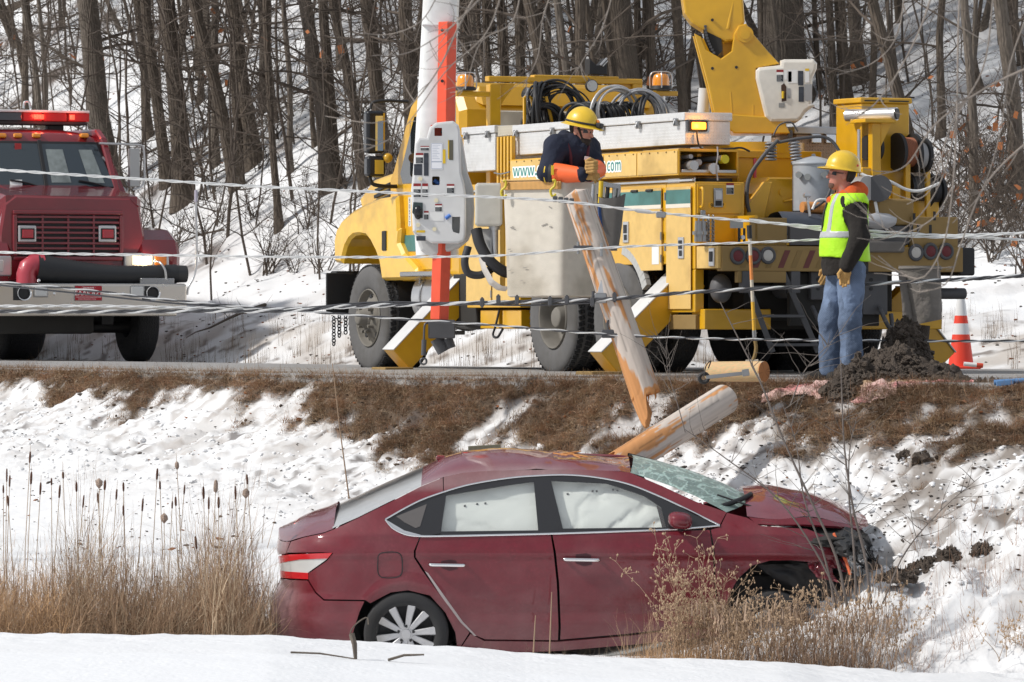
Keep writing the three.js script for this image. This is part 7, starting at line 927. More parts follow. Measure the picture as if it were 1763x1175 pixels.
// ---------- broken utility pole, stumps, overhead wires ----------
function poleGeo(A, B, r0, r1, splinterEnd, o = {}) { // A top end, B splintered end
  const axis_ = B.clone().sub(A), L = axis_.length(); axis_.normalize(); let x = V(0, 0, 1).cross(axis_).normalize(); const z = axis_.clone().cross(x).normalize(); if (o.flip) x.negate();
  const NS = 64, NL = o.NL ?? 110, pos = [], col = [], idx = []; const bare = [0.58, 0.27, 0.10], grey = [0.56, 0.49, 0.43], dark = [0.20, 0.09, 0.05];
  for (let j = -4; j <= NL + 3; j++) for (let k = 0; k <= NS; k++) {
    const a = k / NS * 6.28318, c = Math.cos(a), s = Math.sin(a); let t = clamp(j / NL, 0, 1), r = lerp(r0, r1, t) * (1 + 0.035 * (fbm(c * 1.5 + 3, s * 1.5, t * 3) - 0.5)); let along = t * L;
    if (j < 0) { r *= [0, 0.5, 0.85, 0.97][j + 4]; along = o.dome ? -(1 - [0, 0.5, 0.85, 0.97][j + 4]) * r0 * 0.35 : -0.001 * (4 + j); }
    if (splinterEnd) { const e = splinterEnd(c, s); const cut = L + e; if (t > 0.75) along = lerp(0.75 * L, cut, (t - 0.75) / 0.25); if (j > NL) { const q = (j - NL) / 3; r *= 1 - q; along = cut + e * 0.15 - q * Math.max(0, e) * 0.55; } } else if (j > NL) { r *= [0.96, 0.5, 0][j - NL - 1]; along = L + 0.001 * (j - NL); }
    const px = A.x + axis_.x * along + (x.x * c + z.x * s) * r, py = A.y + axis_.y * along + (x.y * c + z.y * s) * r, pz = A.z + axis_.z * along + (x.z * c + z.z * s) * r; pos.push(px, py, pz);
    const n = fbm(c * 3.0 + 9 + (o.seed ?? 0), s * 3.0, along * 2.3, 5), m = vn(c * 9 + (o.seed ?? 0), s * 9, along * 7); let st = ss(0.565, 0.615, n + 0.10 * (m - 0.5) + (o.strip ? o.strip(c, s, along / L) : 0)); let g = 0.72 + 0.5 * fbm(c * 16, s * 16, along * 1.1, 3); if (fbm(c * 11 + 5, s * 11, along * 0.7, 2) > 0.68) g *= 0.6; let C = [0, 1, 2].map((i) => lerp(grey[i], bare[i], st) * g); const dk = ss(0.6, 0.64, n) * ss(0.68, 0.72, fbm(c * 4 + 2, s * 4, along * 7, 3) + 0.12) ; C = C.map((v, i) => lerp(v, dark[i], dk * 0.5)); if ((j > NL || (j >= NL * 0.97 && splinterEnd)) && o.fresh !== false) C = bare.map((v) => v * 1.05 * g); if (j < 0 && o.endCol) C = o.endCol.map((v) => v * g); if (j > NL && o.endCol2) C = o.endCol2.map((v) => v * g); col.push(...C);
  }
  const rows = NL + 8; for (let j = 0; j < rows - 1; j++) for (let k = 0; k < NS; k++) { const a = j * (NS + 1) + k, b = a + NS + 1; idx.push(a, a + 1, b, b, a + 1, b + 1); }
  const g = new THREE.BufferGeometry(); g.setAttribute('position', new THREE.Float32BufferAttribute(pos, 3)); g.setAttribute('color', new THREE.Float32BufferAttribute(col, 3)); g.setIndex(idx); g.computeVertexNormals(); return g;
}
const poleMat = new THREE.MeshPhysicalMaterial({ vertexColors: true, roughness: 0.85, bumpMap: T.bark, bumpScale: 0.004 }); poleMat.name = 'weathered_pole';
const PD = 44.75;
const pole = thing('broken_pole', 'snapped wooden utility pole hanging from the wires in front of the bucket', 'utility pole');
{
  const A = pt(993, 333, PD), B = pt(1112, 680, PD - 0.15);
  mesh('pole_shaft', poleGeo(A, B, 0.107, 0.124, (c, s) => { const a = Math.atan2(s, c); return 0.015 * Math.sin(a * 7) + 0.07 * (vn(c * 5, s * 5, 2) - 0.5) + 0.30 * Math.exp(-Math.pow((a - 2.45) / 0.42, 2)) + 0.12 * Math.exp(-Math.pow((a - 1.9) / 0.25, 2)); }, { dome: true, strip: (c, s, t) => 0.16 * (c < -0.5 ? -c : 0) + 0.3 * ss(0.7, 1, t) * ss(0.35, -0.4, c) - 0.03 * (c > -0.2 ? 1 : 0), seed: 3 }), poleMat, pole);
  srand(41); for (let k = 0; k < 9; k++) { const t = rr(0.97, 1.0), a = A.clone().lerp(B, t).add(V(rr(-0.11, 0.08), 0.05, rr(0.02, 0.09))); mesh('splinter', limb([a, a.clone().add(V(0.02, -0.1, 0.01)), a.clone().add(V(rr(0.0, 0.05), -rr(0.1, 0.2), rr(0, 0.02)))], [0.014, 0.008, 0.001], 4), M.wood, pole); }
  // clamps and brackets where the wires were tied
  const hw = (px, py, f) => f(pt(px, py, PD - 0.16));
  hw(970, 343, (p) => { for (let k = 0; k < 4; k++) mesh('wire_clamp', bx(-0.02, 0.02, -0.025, 0.025, -0.02, 0.02, 0.008).translate(p.x + (k - 1.5) * 0.045, p.y - k * 0.006, p.z), M.wireDark, pole); });
  hw(1008, 427, (p) => { mesh('wire_clamp', bx(-0.1, 0.06, -0.02, 0.02, -0.02, 0.02, 0.01).translate(p.x, p.y, p.z), M.wireDark, pole); mesh('clamp_bolt', rod([p.x - 0.06, p.y - 0.05, p.z], [p.x - 0.06, p.y + 0.05, p.z], 0.012), M.steel, pole); mesh('clamp_bolt', rod([p.x + 0.13, p.y - 0.07, p.z], [p.x + 0.13, p.y + 0.04, p.z], 0.014), M.steel, pole); });
  hw(1034, 512, (p) => { mesh('bracket', bx(-0.05, 0.05, -0.05, 0.035, -0.03, 0.03, 0.01).translate(p.x, p.y, p.z), M.steel, pole); mesh('bracket_tongue', ext([[-0.025, 0.03], [0.03, 0.03], [0.02, 0.1], [0.005, 0.14], [-0.01, 0.09]], 0.01, 0.003).translate(p.x, p.y, p.z), M.aluSmooth, pole); for (const o of [-0.06, 0.07]) mesh('bracket_bolt', rod([p.x + o, p.y - 0.06, p.z], [p.x + o, p.y + 0.05, p.z], 0.014), M.wireDark, pole); });
  hw(1048, 576, (p) => { mesh('bracket', bx(-0.06, 0.05, -0.03, 0.04, -0.03, 0.03, 0.01).translate(p.x, p.y, p.z), M.wireDark, pole); mesh('bracket_pin', tube([V(p.x, p.y + 0.02, p.z), V(p.x - 0.01, p.y + 0.1, p.z), V(p.x + 0.02, p.y + 0.12, p.z)], 0.01), M.wireDark, pole); });
}
{ // the stump of the pole leaning behind the car
  const A = pt(1248, 688, 43.25), B = pt(1040, 818, 41.9); const g = poleGeo(A, B, 0.122, 0.118, (c, s) => 0.10 * Math.sin(4 * Math.atan2(s, c)) + 0.1 * c, { strip: (c, s, t) => 0.25 * ss(0.5, 0.75, t) * ss(-0.4, 0.4, -c) - 0.07 * (1 - ss(0.3, 0.6, t)) + 0.06 * (c < -0.7 ? 1 : 0), seed: 12, endCol: [0.36, 0.30, 0.27] });
  tag(mesh('fallen_pole', g, poleMat), 'grey fallen pole section with stripped orange end lying behind the car roof', 'utility pole');
  const S0 = pt(1222, 640, 43.9), S1 = pt(1316, 640, 43.6); const g2 = poleGeo(S0, S1, 0.08, 0.083, null, { strip: () => 0.12, seed: 30, NL: 30, endCol2: [0.40, 0.17, 0.06] }); const c2 = g2.attributes.color; for (let i = 0; i < c2.count; i++) { if (c2.getX(i) > 0.3 || true) { const k = 65 * 34; if (i < k) c2.setXYZ(i, 0.55 * (0.85 + 0.3 * rnd()), 0.38, 0.20); } }
  tag(mesh('pole_butt', g2, poleMat), 'short pale cut log with an orange end face at the road edge', 'log');
  const t = thing('pole_tool', 'grey steel bar tool with black ring end lying against the short log', 'tool'); mesh('bar', bar(pt(1216, 650, 43.45), pt(1290, 642, 43.45), 0.035, 0.03), M.steel, t); mesh('tool_head', bar(pt(1278, 643, 43.43), pt(1290, 641, 43.43), 0.06, 0.055), M.steel, t); mesh('ring', new THREE.TorusGeometry(0.035, 0.016, 8, 20).translate(...pt(1212, 651, 43.45).toArray()), M.dark, t); mesh('cord', tube([pt(1212, 648, 43.4), pt(1216, 630, 43.5), pt(1224, 622, 43.6), pt(1220, 634, 43.5)], 0.005), M.cable, t);
}
// overhead wires: conductors sagging past the pole, carried on to the neighbouring poles on both sides
function conductor(name, label, pts, r, m, twist = 0, ext_ = 'LR') {
  const P = pts.map(([x, y, d]) => pt(x, y, d ?? PD - 0.2)); const l = P[0].clone().sub(P[1]).normalize(), q = P[P.length - 1].clone().sub(P[P.length - 2]).normalize();
  if (ext_.includes('L')) { P.unshift(P[0].clone().add(V(-14, 14 * -l.y / Math.min(-0.05, l.x) + 1.2, -10)), P[0].clone().add(V(-4, 4 * -l.y / Math.min(-0.05, l.x) + 0.1, -1.4))); } if (ext_.includes('R')) { P.push(P[P.length - 1].clone().add(V(4, 4 * q.y / Math.max(0.05, q.x) + 0.1, 1)), P[P.length - 1].clone().add(V(14, 14 * q.y / Math.max(0.05, q.x) + 1.2, 5))); }
  const c = new THREE.CatmullRomCurve3(P, false, 'centripetal'); r *= 0.82; const o = thing(name, label, 'wire', [0, 0, 0], 'overhead wires'); const N = 360;
  if (!twist) { mesh('conductor', new THREE.TubeGeometry(c, N, r, 8), m, o); return o; }
  for (let s = 0; s < twist; s++) { const Q = []; const n = 1100; for (let i = 0; i <= n; i++) { const p = c.getPointAt(i / n); const a = i / n * c.getLength() / 0.32 * 6.2832 + s * 6.2832 / twist; Q.push(p.add(V(0, Math.sin(a) * r * 0.95, Math.cos(a) * r * 0.95))); } mesh('strand', limb(Q, Q.map(() => r), 6), Array.isArray(m) ? m[s % m.length] : m, o); }
  return o;
}
conductor('overhead_wire', 'uppermost silver wire, running from fire truck windscreen past the bucket top', [[-20, 291], [220, 307], [440, 321], [740, 335], [970, 347], [1100, 363], [1290, 381], [1560, 402], [1790, 414]], 0.0085, M.wire, 2);
conductor('overhead_wire', 'silver wire crossing the middle of the white bucket', [[-20, 434], [300, 440], [560, 443], [860, 440], [1008, 429], [1100, 424], [1290, 418], [1500, 409], [1790, 400]], 0.0075, M.wire, 2);
conductor('overhead_wire', 'dark bundled cable passing just under the bucket', [[-20, 536], [330, 536], [500, 535], [600, 527], [740, 524], [900, 520], [1034, 516], [1200, 503], [1500, 489], [1790, 473]], 0.011, [M.wireDark, M.wire, M.wireDark], 3);
conductor('overhead_wire', 'thin grey wire that droops from fire truck bumper to below the orange post', [[-20, 484], [140, 499], [330, 521], [560, 539], [700, 550], [860, 561], [1048, 576], [1200, 583], [1400, 586], [1790, 587]], 0.008, [M.wireDark, M.wire], 2);
conductor('overhead_wire', 'second drooping grey wire lying just above the thin one at the fire truck bumper', [[-20, 489], [140, 506], [330, 525], [500, 531], [640, 521], [760, 522], [900, 526], [1020, 522]], 0.009, M.wireDark, 0, 'L');
conductor('overhead_wire', 'straight wire over the lower edge of the fire truck bumper', [[-20, 527], [160, 527], [330, 530], [480, 532], [640, 528], [860, 519]], 0.0085, M.wire, 2, 'L');
conductor('overhead_wire', 'wire crossing the cable at right in front of the yellow vest', [[1290, 378], [1440, 399], [1560, 407], [1650, 409], [1763, 401], [1790, 399]], 0.0075, M.wire, 2, 'R');
{ // splice clamps along the dark cable
  for (const [x, y] of [[858, 516], [890, 517], [947, 519], [976, 517], [1020, 520], [1058, 512], [830, 521]]) tag(mesh('cable_clamp', [bx(-0.018, 0.018, -0.035, 0.035, -0.022, 0.022, 0.008).translate(...pt(x, y, PD - 0.2).toArray()), rod(pt(x, y - 9, PD - 0.2), pt(x, y + 9, PD - 0.2), 0.009)], M.wireDark), 'small dark clamp on the bundled cable just under the bucket', 'clamp', 'cable clamps under the bucket');
  tag(mesh('wire_sleeve', [limb([pt(1090, 361, PD - 0.2), pt(1098, 363, PD - 0.2), pt(1118, 365, PD - 0.2), pt(1126, 367, PD - 0.2)], [0.006, 0.018, 0.018, 0.006], 10)], M.white), 'white splice sleeve on the uppermost wire right of the pole', 'splice'); tag(mesh('wire_connector', bx(-0.04, 0.04, -0.03, 0.02, -0.02, 0.02, 0.01).translate(...pt(1138, 369, PD - 0.2).toArray()), M.steel), 'small grey connector on the uppermost wire right of the white sleeve', 'connector');
}
{ // canvas tool bucket hung outside the bucket
  const d = 45.6, s = d / FPX, g = thing('tool_bag', 'grey canvas tool bucket with tools hanging on the side of the bucket', 'tool bag'); g.position.copy(pt(1045, 430, d)); const X = (x) => (x - 1045) * s, Y = (y) => -(y - 430) * s;
  mesh('bag', gridGeo(30, 14, (u, v) => { const a = u * 6.2832, y = lerp(Y(428), Y(338), v), w = lerp(0.085, 0.12, v) * (1 + 0.1 * (fbm(Math.cos(a) * 2, y * 6, Math.sin(a) * 2) - 0.5)); return V(X(1048) + w * Math.sign(Math.cos(a)) * Math.pow(Math.abs(Math.cos(a)), 0.6) + 0.02 * v, y + 0.02 * Math.sin(a * 2 + 1) * v, w * 0.8 * Math.sin(a)); }), mat(0.16, 0.15, 0.14, 0.9, 0, { map: T.dusty, bumpMap: T.weave, bumpScale: 0.003, side: THREE.DoubleSide }), g);
  mesh('bag_base', rod([X(1046), Y(432), 0], [X(1046), Y(426), 0], 0.085), M.greyDirty, g);
  for (const [x, y0, y1, r, m, n] of [[1020, 350, 318, 0.016, M.cableGrey, 'tool'], [1033, 350, 312, 0.02, M.labelYellow, 'tool'], [1045, 345, 315, 0.018, M.dark, 'tool'], [1057, 350, 317, 0.022, M.steel, 'tool'], [1064, 352, 322, 0.016, M.steel, 'tool']]) mesh(n, [rod([X(x), Y(y0), 0.04], [X(x) + 0.01, Y(y1), 0.05], r)], m, g);
  mesh('tool_jaw', [bar([X(1040), Y(318), 0.06], [X(1068), Y(322), 0.06], 0.03, 0.04), bar([X(1030), Y(310), 0.06], [X(1042), Y(303), 0.06], 0.008, 0.008)], M.steel, g);
  mesh('blue_strap', bar([X(1033), Y(352), 0.07], [X(1035), Y(392), 0.08], 0.05, 0.01), mat(0.03, 0.07, 0.2, 0.7), g);
}
// ---------- dirt, cone, tarp, shovel and other small things at the road edge ----------
function heap(cx, cd, y0, rx, rz, h, seedN, clods, nu = 110, nv = 56) {
  const gs = []; gs.push(gridGeo(nu, nv, (u, v) => { const a = u * 6.2832, r = v; const x = Math.cos(a) * r, z = Math.sin(a) * r; const n = fbm(x * 3 + seedN, z * 3, 1, 4), m = fbm(x * 11 + seedN, z * 11, 4, 3); const y = h * Math.pow(Math.max(0, 1 - r), 0.9) * (0.5 + n) + 0.16 * (m - 0.5) * (1 - r * r * 0.6) + 0.05 * (vn(x * 34 + seedN, z * 34, 2) - 0.5) + 0.03 * (vn(x * 70, z * 70, 5) - 0.5); return V(cx + x * rx * (0.8 + 0.5 * n), y0 + y - 0.02 * r, -cd + z * rz); }));
  for (let k = 0; k < clods; k++) { const a = rr(0, 6.28), r = Math.sqrt(rnd()) * 1.02, x = Math.cos(a) * r, z = Math.sin(a) * r; const n = fbm(x * 3 + seedN, z * 3, 1, 4); const y = h * Math.pow(Math.max(0, 1 - r), 0.9) * (0.5 + n); const s = rr(0.006, 0.026) * (rnd() < 0.10 ? 2.0 : 1); const g = new THREE.IcosahedronGeometry(1, 1); const p = g.attributes.position; const o = rr(0, 90); for (let i = 0; i < p.count; i++) { const q = V().fromBufferAttribute(p, i), f = s * (0.35 + 1.3 * vn(q.x * 2.6 + o, q.y * 2.6, q.z * 2.6)); p.setXYZ(i, q.x * f, q.y * f * 0.8, q.z * f); } const gg = g; gg.deleteAttribute('normal'); gg.computeVertexNormals(); gs.push(gg.translate(cx + x * rx, y0 + y + s * 0.2, -cd + z * rz)); }
  return gs;
}
const soilMat = mat(0.085, 0.064, 0.048, 0.8, 0, { bumpMap: T.fine, bumpScale: 0.02 });
srand(1001);
{ const q = pt(1555, 655, 44.1); tag(mesh('dirt_pile', [...heap(q.x - 0.04, 44.0, -0.03, 0.62, 0.55, 0.30, 3, 900), ...heap(q.x + 0.06, 44.6, 0.1, 0.24, 0.3, 0.50, 7, 420), ...heap(q.x - 0.38, 43.7, -0.1, 0.3, 0.35, 0.27, 11, 300)], soilMat), 'dark wet pile of clods of earth at the road edge behind the tarp', 'dirt pile');
  tag(mesh('dirt_clods', heap(pt(1700, 660, 43).x, 43.2, -0.05, 0.5, 0.3, 0.06, 21, 90), soilMat, null), 'loose dark clods strewn right of the dirt pile', 'clods', null, 'stuff'); }
{ // grey dirty sleeve over the dirt
  const d = 45.4, s = d / FPX, g = thing('auger_sleeve', 'dirty grey canvas sleeve hanging over the dirt pile behind the truck', 'sleeve'); g.position.copy(pt(1582, 520, d)); const X = (x) => (x - 1582) * s, Y = (y) => -(y - 520) * s;
  const m = mat(0.20, 0.18, 0.16, 0.85, 0, { map: T.dusty, bumpMap: T.fold, bumpScale: 0.03, side: THREE.DoubleSide });
  mesh('sleeve', gridGeo(36, 20, (u, v) => { const a = u * 6.2832; const y = lerp(Y(556), Y(458), v); const w = lerp(0.15, 0.165, v) * (1 + 0.12 * (fbm(Math.cos(a) * 2, v * 4, Math.sin(a) * 2) - 0.5)) * (v > 0.93 ? 1.07 : 1); return V(X(1585) + w * Math.cos(a) + 0.03 * (1 - v), y + 0.03 * Math.cos(a) * (1 - v), w * 0.8 * Math.sin(a)); }), m, g);
  mesh('sleeve_flap', gridGeo(10, 14, (u, v) => V(X(lerp(1548, 1572, u)) + 0.02 * Math.sin(v * 4), lerp(Y(592), Y(470), v), 0.09 + 0.05 * Math.sin(u * 3.1 + v * 2))), m, g); mesh('sleeve_rim', new THREE.TorusGeometry(0.17, 0.014, 8, 32).scale(1, 0.8, 1).rotateX(Math.PI / 2).translate(X(1585), Y(462), 0), M.greyDirty, g);
  mesh('auger_shaft', rod([X(1588), Y(560), 0], [X(1580), Y(640), 0], 0.07), M.soil, g);
}
function cone(name, label, px, py, d, h) { const c = thing(name, label, 'traffic cone', [0, 0, 0]); const p = pt(px, py, d); c.position.set(p.x, groundY(p.x, d, false) + 0.035, -d); const R = mat(0.78, 0.055, 0.025, 0.5), W = mat(0.72, 0.73, 0.74, 0.3); const r = (y) => lerp(0.135, 0.03, y / h); const band = (a, b, m, n) => mesh(n, lathe([[r(a), a], [r(b), b]], 32), m, c); band(0.02, 0.44 * h, R, 'cone_body'); band(0.44 * h, 0.58 * h, W, 'white_band'); band(0.58 * h, 0.68 * h, R, 'cone_body'); band(0.68 * h, 0.90 * h, W, 'white_band'); mesh('cone_tip', lathe([[r(0.9 * h), 0.9 * h], [r(h) * 1.02, h * 0.985], [0.02, h], [0.018, h * 0.9]], 32), R, c); mesh('cone_base', bx(-0.19, 0.19, 0, 0.03, -0.19, 0.19, 0.012), R, c); return c; }
cone('traffic_cone', 'tall orange traffic cone with two white bands right of the dirt pile', 1655, 628, 55.6, 0.80);
{ const p = pt(1686, 629, 53); const f = thing('flare_stick', 'white and red stick lying at the foot of the traffic cone', 'stick'); mesh('stick', rod(pt(1660, 627, 53), pt(1682, 629, 53), 0.022), M.label, f); mesh('stick_end', rod(pt(1682, 629, 53), pt(1693, 630, 53), 0.024), M.orange, f); }
{ // pink tarp on the bank, lying on the ground it is seen against
  const groundAt = (px, py) => { for (let d = edgeD((px - HX) * 43 / FPX) + 0.2; d > 39; d -= 0.02) { const x = (px - HX) * d / FPX; const q = HY + (0.5 - groundY(x, d)) * FPX / d; if (q >= py) return [x, d]; } return [(px - HX) * 41 / FPX, 41]; };
  const tarp = (name, label, P, sd) => { const rows = P.map(([px, ya, yb]) => [groundAt(px, ya), groundAt(px, yb)]); const g = gridGeo(90, 30, (u, v) => { const i = u * (P.length - 1), k = Math.min(P.length - 2, Math.floor(i)), t = i - k; const A = [0, 1].map((c) => lerp(rows[k][0][c], rows[k + 1][0][c], t)), B = [0, 1].map((c) => lerp(rows[k][1][c], rows[k + 1][1][c], t)); const e = 0.05 * (fbm(u * 14 + sd, v * 2, 5, 3) - 0.5); const x = lerp(A[0], B[0], v) + e, d = lerp(A[1], B[1], v) + e; const f = Math.abs(fbm(u * 6 + v * 2 + sd, v * 4, 8, 3) - 0.5), w = fbm(u * 18 + sd, v * 9, 3, 3) - 0.5; const z = (a) => groundY(x + a, d, true); return V(x, Math.max(z(0), (z(-0.12) + z(0.12) + groundY(x, d - 0.12) + groundY(x, d + 0.12)) / 4) + 0.012 + 0.12 * (0.4 - f) * Math.sin(Math.PI * clamp(v, 0.12, 0.9)) + 0.03 * w, -d); }); const c = [], p = g.attributes.position; for (let i = 0; i < p.count; i++) { const n = fbm(p.getX(i) * 5, p.getY(i) * 9, p.getZ(i) * 5, 4); const w = ss(0.4, 0.6, n), y = ss(0.5, 0.66, fbm(p.getX(i) * 3 + 9, 3, p.getZ(i) * 4, 3)), m = ss(0.62, 0.7, fbm(p.getX(i) * 8, 1, p.getZ(i) * 8, 3)) * 0.7; c.push(lerp(lerp(lerp(0.52, 0.62, w), 0.36, y), 0.1, m), lerp(lerp(lerp(0.20, 0.42, w), 0.24, y), 0.075, m), lerp(lerp(lerp(0.20, 0.38, w), 0.14, y), 0.055, m)); } g.setAttribute('color', new THREE.Float32BufferAttribute(c, 3)); const m = new THREE.MeshPhysicalMaterial({ vertexColors: true, roughness: 0.75, side: THREE.DoubleSide, bumpMap: T.fold, bumpScale: 0.01 }); m.name = 'tarp'; return tag(mesh(name, g, m), label, 'tarp'); };
  tarp('tarp', 'faded pink crumpled tarp on the bank below the standing worker', [[1312, 686, 692], [1350, 674, 692], [1395, 667, 691], [1428, 668, 686], [1450, 669, 690], [1470, 667, 698], [1505, 664, 694], [1545, 662, 680]], 2);
  tarp('tarp', 'narrow strip of pink tarp at the foot of the dirt pile', [[1530, 664, 676], [1570, 660, 668], [1630, 658, 664], [1690, 660, 664]], 8);
  tag(mesh('blue_tool', [rod(pt(1712, 659, 42.5), pt(1790, 654, 42.5), 0.022), bar(pt(1716, 661, 42.45), pt(1745, 658, 42.45), 0.05, 0.04)], mat(0.10, 0.22, 0.42, 0.5)), 'blue handled tool lying at the right edge of the bank', 'tool');
}
{ // long handled shovel standing on the road
  const d = 45.6, g = thing('shovel', 'long handled shovel with orange and yellow bands standing behind the short log', 'shovel'); const S = (y0, y1, r, m, n) => { const x = (y) => lerp(1290, 1299, (y - 390) / 190); mesh(n, rod(pt(x(y1), y1, d), pt(x(y0), y0, d), r), m, g); };
  S(388, 411, 0.022, M.dark, 'grip'); S(411, 440, 0.015, M.cream, 'handle'); S(440, 482, 0.0152, mat(0.72, 0.25, 0.06, 0.6), 'orange_band'); S(482, 520, 0.015, M.cream, 'handle'); S(520, 569, 0.0155, mat(0.75, 0.42, 0.03, 0.5), 'yellow_band'); S(569, 582, 0.017, M.steel, 'ferrule'); mesh('neck', tube([pt(1299, 582, d), pt(1302, 598, d), pt(1300, 612, d), pt(1296, 622, d)], 0.017), M.yellowDirty, g); mesh('blade', bar(pt(1284, 622, d), pt(1306, 621, d), 0.03, 0.02), M.cream, g);
}
{ // leaf of chipboard behind the car roof, chunks of snow-covered wood on the slope
  tag(mesh('timber_offcut', bar(pt(806, 775, 44.5), pt(862, 772, 44.5), 0.05, 0.06), mat(0.16, 0.15, 0.11, 0.9, 0, { map: T.wood })), 'grey-green timber offcut lying behind the car roof', 'timber');
  srand(61); const lumps = [[1592, 802, 42.1, 0.06], [1560, 778, 42.3, 0.04], [1590, 985, 40.6, 0.12], [1640, 985, 40.6, 0.09], [1700, 993, 40.5, 0.08], [1545, 985, 40.3, 0.1]];
  lumps.forEach(([x, y, d, s], i) => { const p = pt(x, y, d); const g = heap(p.x, d, Math.max(p.y - 0.05, groundY(p.x, d) - 0.03), s * 1.5, s * 1.1, s * 0.65, 30 + i, 40, 36, 20); tag(mesh('turned_earth', g, soilMat), ['round dark earth patch alone on the upper snow slope right of the car', 'smaller earth patch just uphill of the round dark one', 'dark earth mound nearest the broken headlight of the car', 'low dark earth patch right of the mound by the headlight', 'outermost low earth patch in the row right of the car nose', 'dark earth touching the torn front end of the car'][i], 'earth'); });
}
// ---------- bare woodland on the snowy hill ----------
function baseDepth(px, py) { for (let d = farD((px - HX) * 60 / FPX) + 1.5; d < 125; d += 0.15) { const x = (px - HX) * d / FPX, f = farD(x); if (d < f + 1.5) continue; const q = HY + (0.5 - groundY(x, d)) * FPX / d; if (q <= py) return d; } return 118; }
function twigRun(a, dir, len, r, n, sag, sides = 3) { const P = [a.clone()], R = [r]; const d = dir.clone().normalize(); for (let i = 1; i <= n; i++) { d.x += rr(-0.22, 0.22); d.y += rr(-0.2, 0.2) + sag; d.z += rr(-0.22, 0.22); d.normalize(); P.push(P[i - 1].clone().addScaledVector(d, len / n)); R.push(Math.max(0.0012, r * (1 - i / n * 0.85))); } return { P, R, g: limb(P, R, sides) }; }
function branchSet(a, dir, len, r, lv, out, tw, leafs) {
  const m = twigRun(a, dir, len, r, lv === 0 ? 8 : lv === 1 ? 5 : 3, lv === 0 ? 0.03 : 0.01, lv === 0 ? 5 : 3); (lv === 0 ? out : tw).push(m.g); if (lv >= 2) return;
  const k = lv === 0 ? Math.round(len * 4.5) : Math.round(len * 4); for (let i = 0; i < k; i++) { const t = rr(0.2, 1), j = Math.min(m.P.length - 1, Math.floor(t * (m.P.length - 1))); const q = m.P[j]; const b = V(rr(-1, 1), rr(-0.3, 0.8), rr(-1, 1)).normalize().add(dir.clone().normalize().multiplyScalar(0.7)); branchSet(q, b, len * rr(0.18, 0.42), Math.max(0.0035, m.R[j] * 0.55), lv + 1, out, tw, leafs); if (leafs && lv === 1 && rnd() < leafs) leafAt(q, leafs_); }
}
let leafs_ = [];
function leafAt(p, list) { const s = rr(0.04, 0.075); const g = new THREE.PlaneGeometry(s, s * 1.5, 1, 2); const q = g.attributes.position; for (let i = 0; i < q.count; i++) q.setZ(i, Math.abs(q.getX(i)) * 0.7 + rr(-0.008, 0.008)); g.rotateX(rr(-1, 1)).rotateY(rr(0, 6.28)).rotateZ(rr(-0.6, 0.6)); g.translate(p.x + rr(-0.06, 0.06), p.y - s * 0.7 + rr(-0.05, 0.02), p.z + rr(-0.06, 0.06)); g.computeVertexNormals(); list.push(g); }
const wfix = (a) => { const g = geo(a); return g; };
function tree(label, pxTop, pxBase, pyBase, wpx, o = {}) {
  const d = o.d ?? baseDepth(pxBase, pyBase), x = (pxBase - HX) * d / FPX, y = groundY(x, d) - 0.12, sc = d / FPX; const r0 = wpx * sc / 2; const lean = (pxTop - pxBase) / Math.max(60, pyBase); // metres sideways per metre up
  const t = thing('bare_tree', label, 'tree', [0, 0, 0], o.group); const H = o.h ?? rr(10, 14), n = 16, P = [], R = []; const lz = rr(-0.06, 0.06), w1 = rr(0, 9); for (let i = 0; i <= n; i++) { const h = H * Math.pow(i / n, 1.15); P.push(V(x + lean * Math.min(h, 7) * (h < 7 ? 1 : 1) + 0.05 * (vn(w1, h * 0.8) - 0.5) * Math.min(1, h) * 2, y + h, -d + lz * h)); R.push(r0 * ((1 - 0.62 * i / n) + 0.55 * Math.exp(-h / 0.25)) * (1 + 0.08 * (vn(w1 + 4, h * 2) - 0.5))); }
  const tr = limb(P, R, r0 > 0.15 ? 18 : 10); mesh('trunk', tr, o.grey ? M.barkGrey : M.bark, t);
  const out = [], tw = []; leafs_ = []; const nb = o.nb ?? Math.round(clamp(8 + r0 * 40, 9, 18)); for (let k = 0; k < nb; k++) { const h = 0.7 + (k + rnd()) / nb * Math.min(6.2, H * 0.6); const i = Math.min(n - 1, Math.floor(Math.pow(h / H, 1 / 1.15) * n)); const p = P[i].clone().lerp(P[i + 1], rnd()); const a = rr(0, 6.28); branchSet(p, V(Math.cos(a), rr(-0.1, 0.55), Math.sin(a) * 0.8), rr(1.0, 2.9), Math.min(R[i] * 0.32, rr(0.012, 0.032)), 0, out, tw, o.leaves ?? 0); }
  for (let k = 0; k < 6; k++) { const i = n - 1 - Math.floor(k / 2); const a = rr(0, 6.28); branchSet(P[i], V(Math.cos(a), rr(0.4, 1), Math.sin(a)), rr(1.5, 3), R[i] * 0.5, 1, out, tw, 0); }
  mesh('limbs', out, M.twig, t).userData.kind = 'stuff'; mesh('twigs', tw, M.twig, t).userData.kind = 'stuff'; if (leafs_.length) mesh('dry_leaves', leafs_, M.leaf, t).userData.kind = 'stuff'; return t;
}
srand(2024);
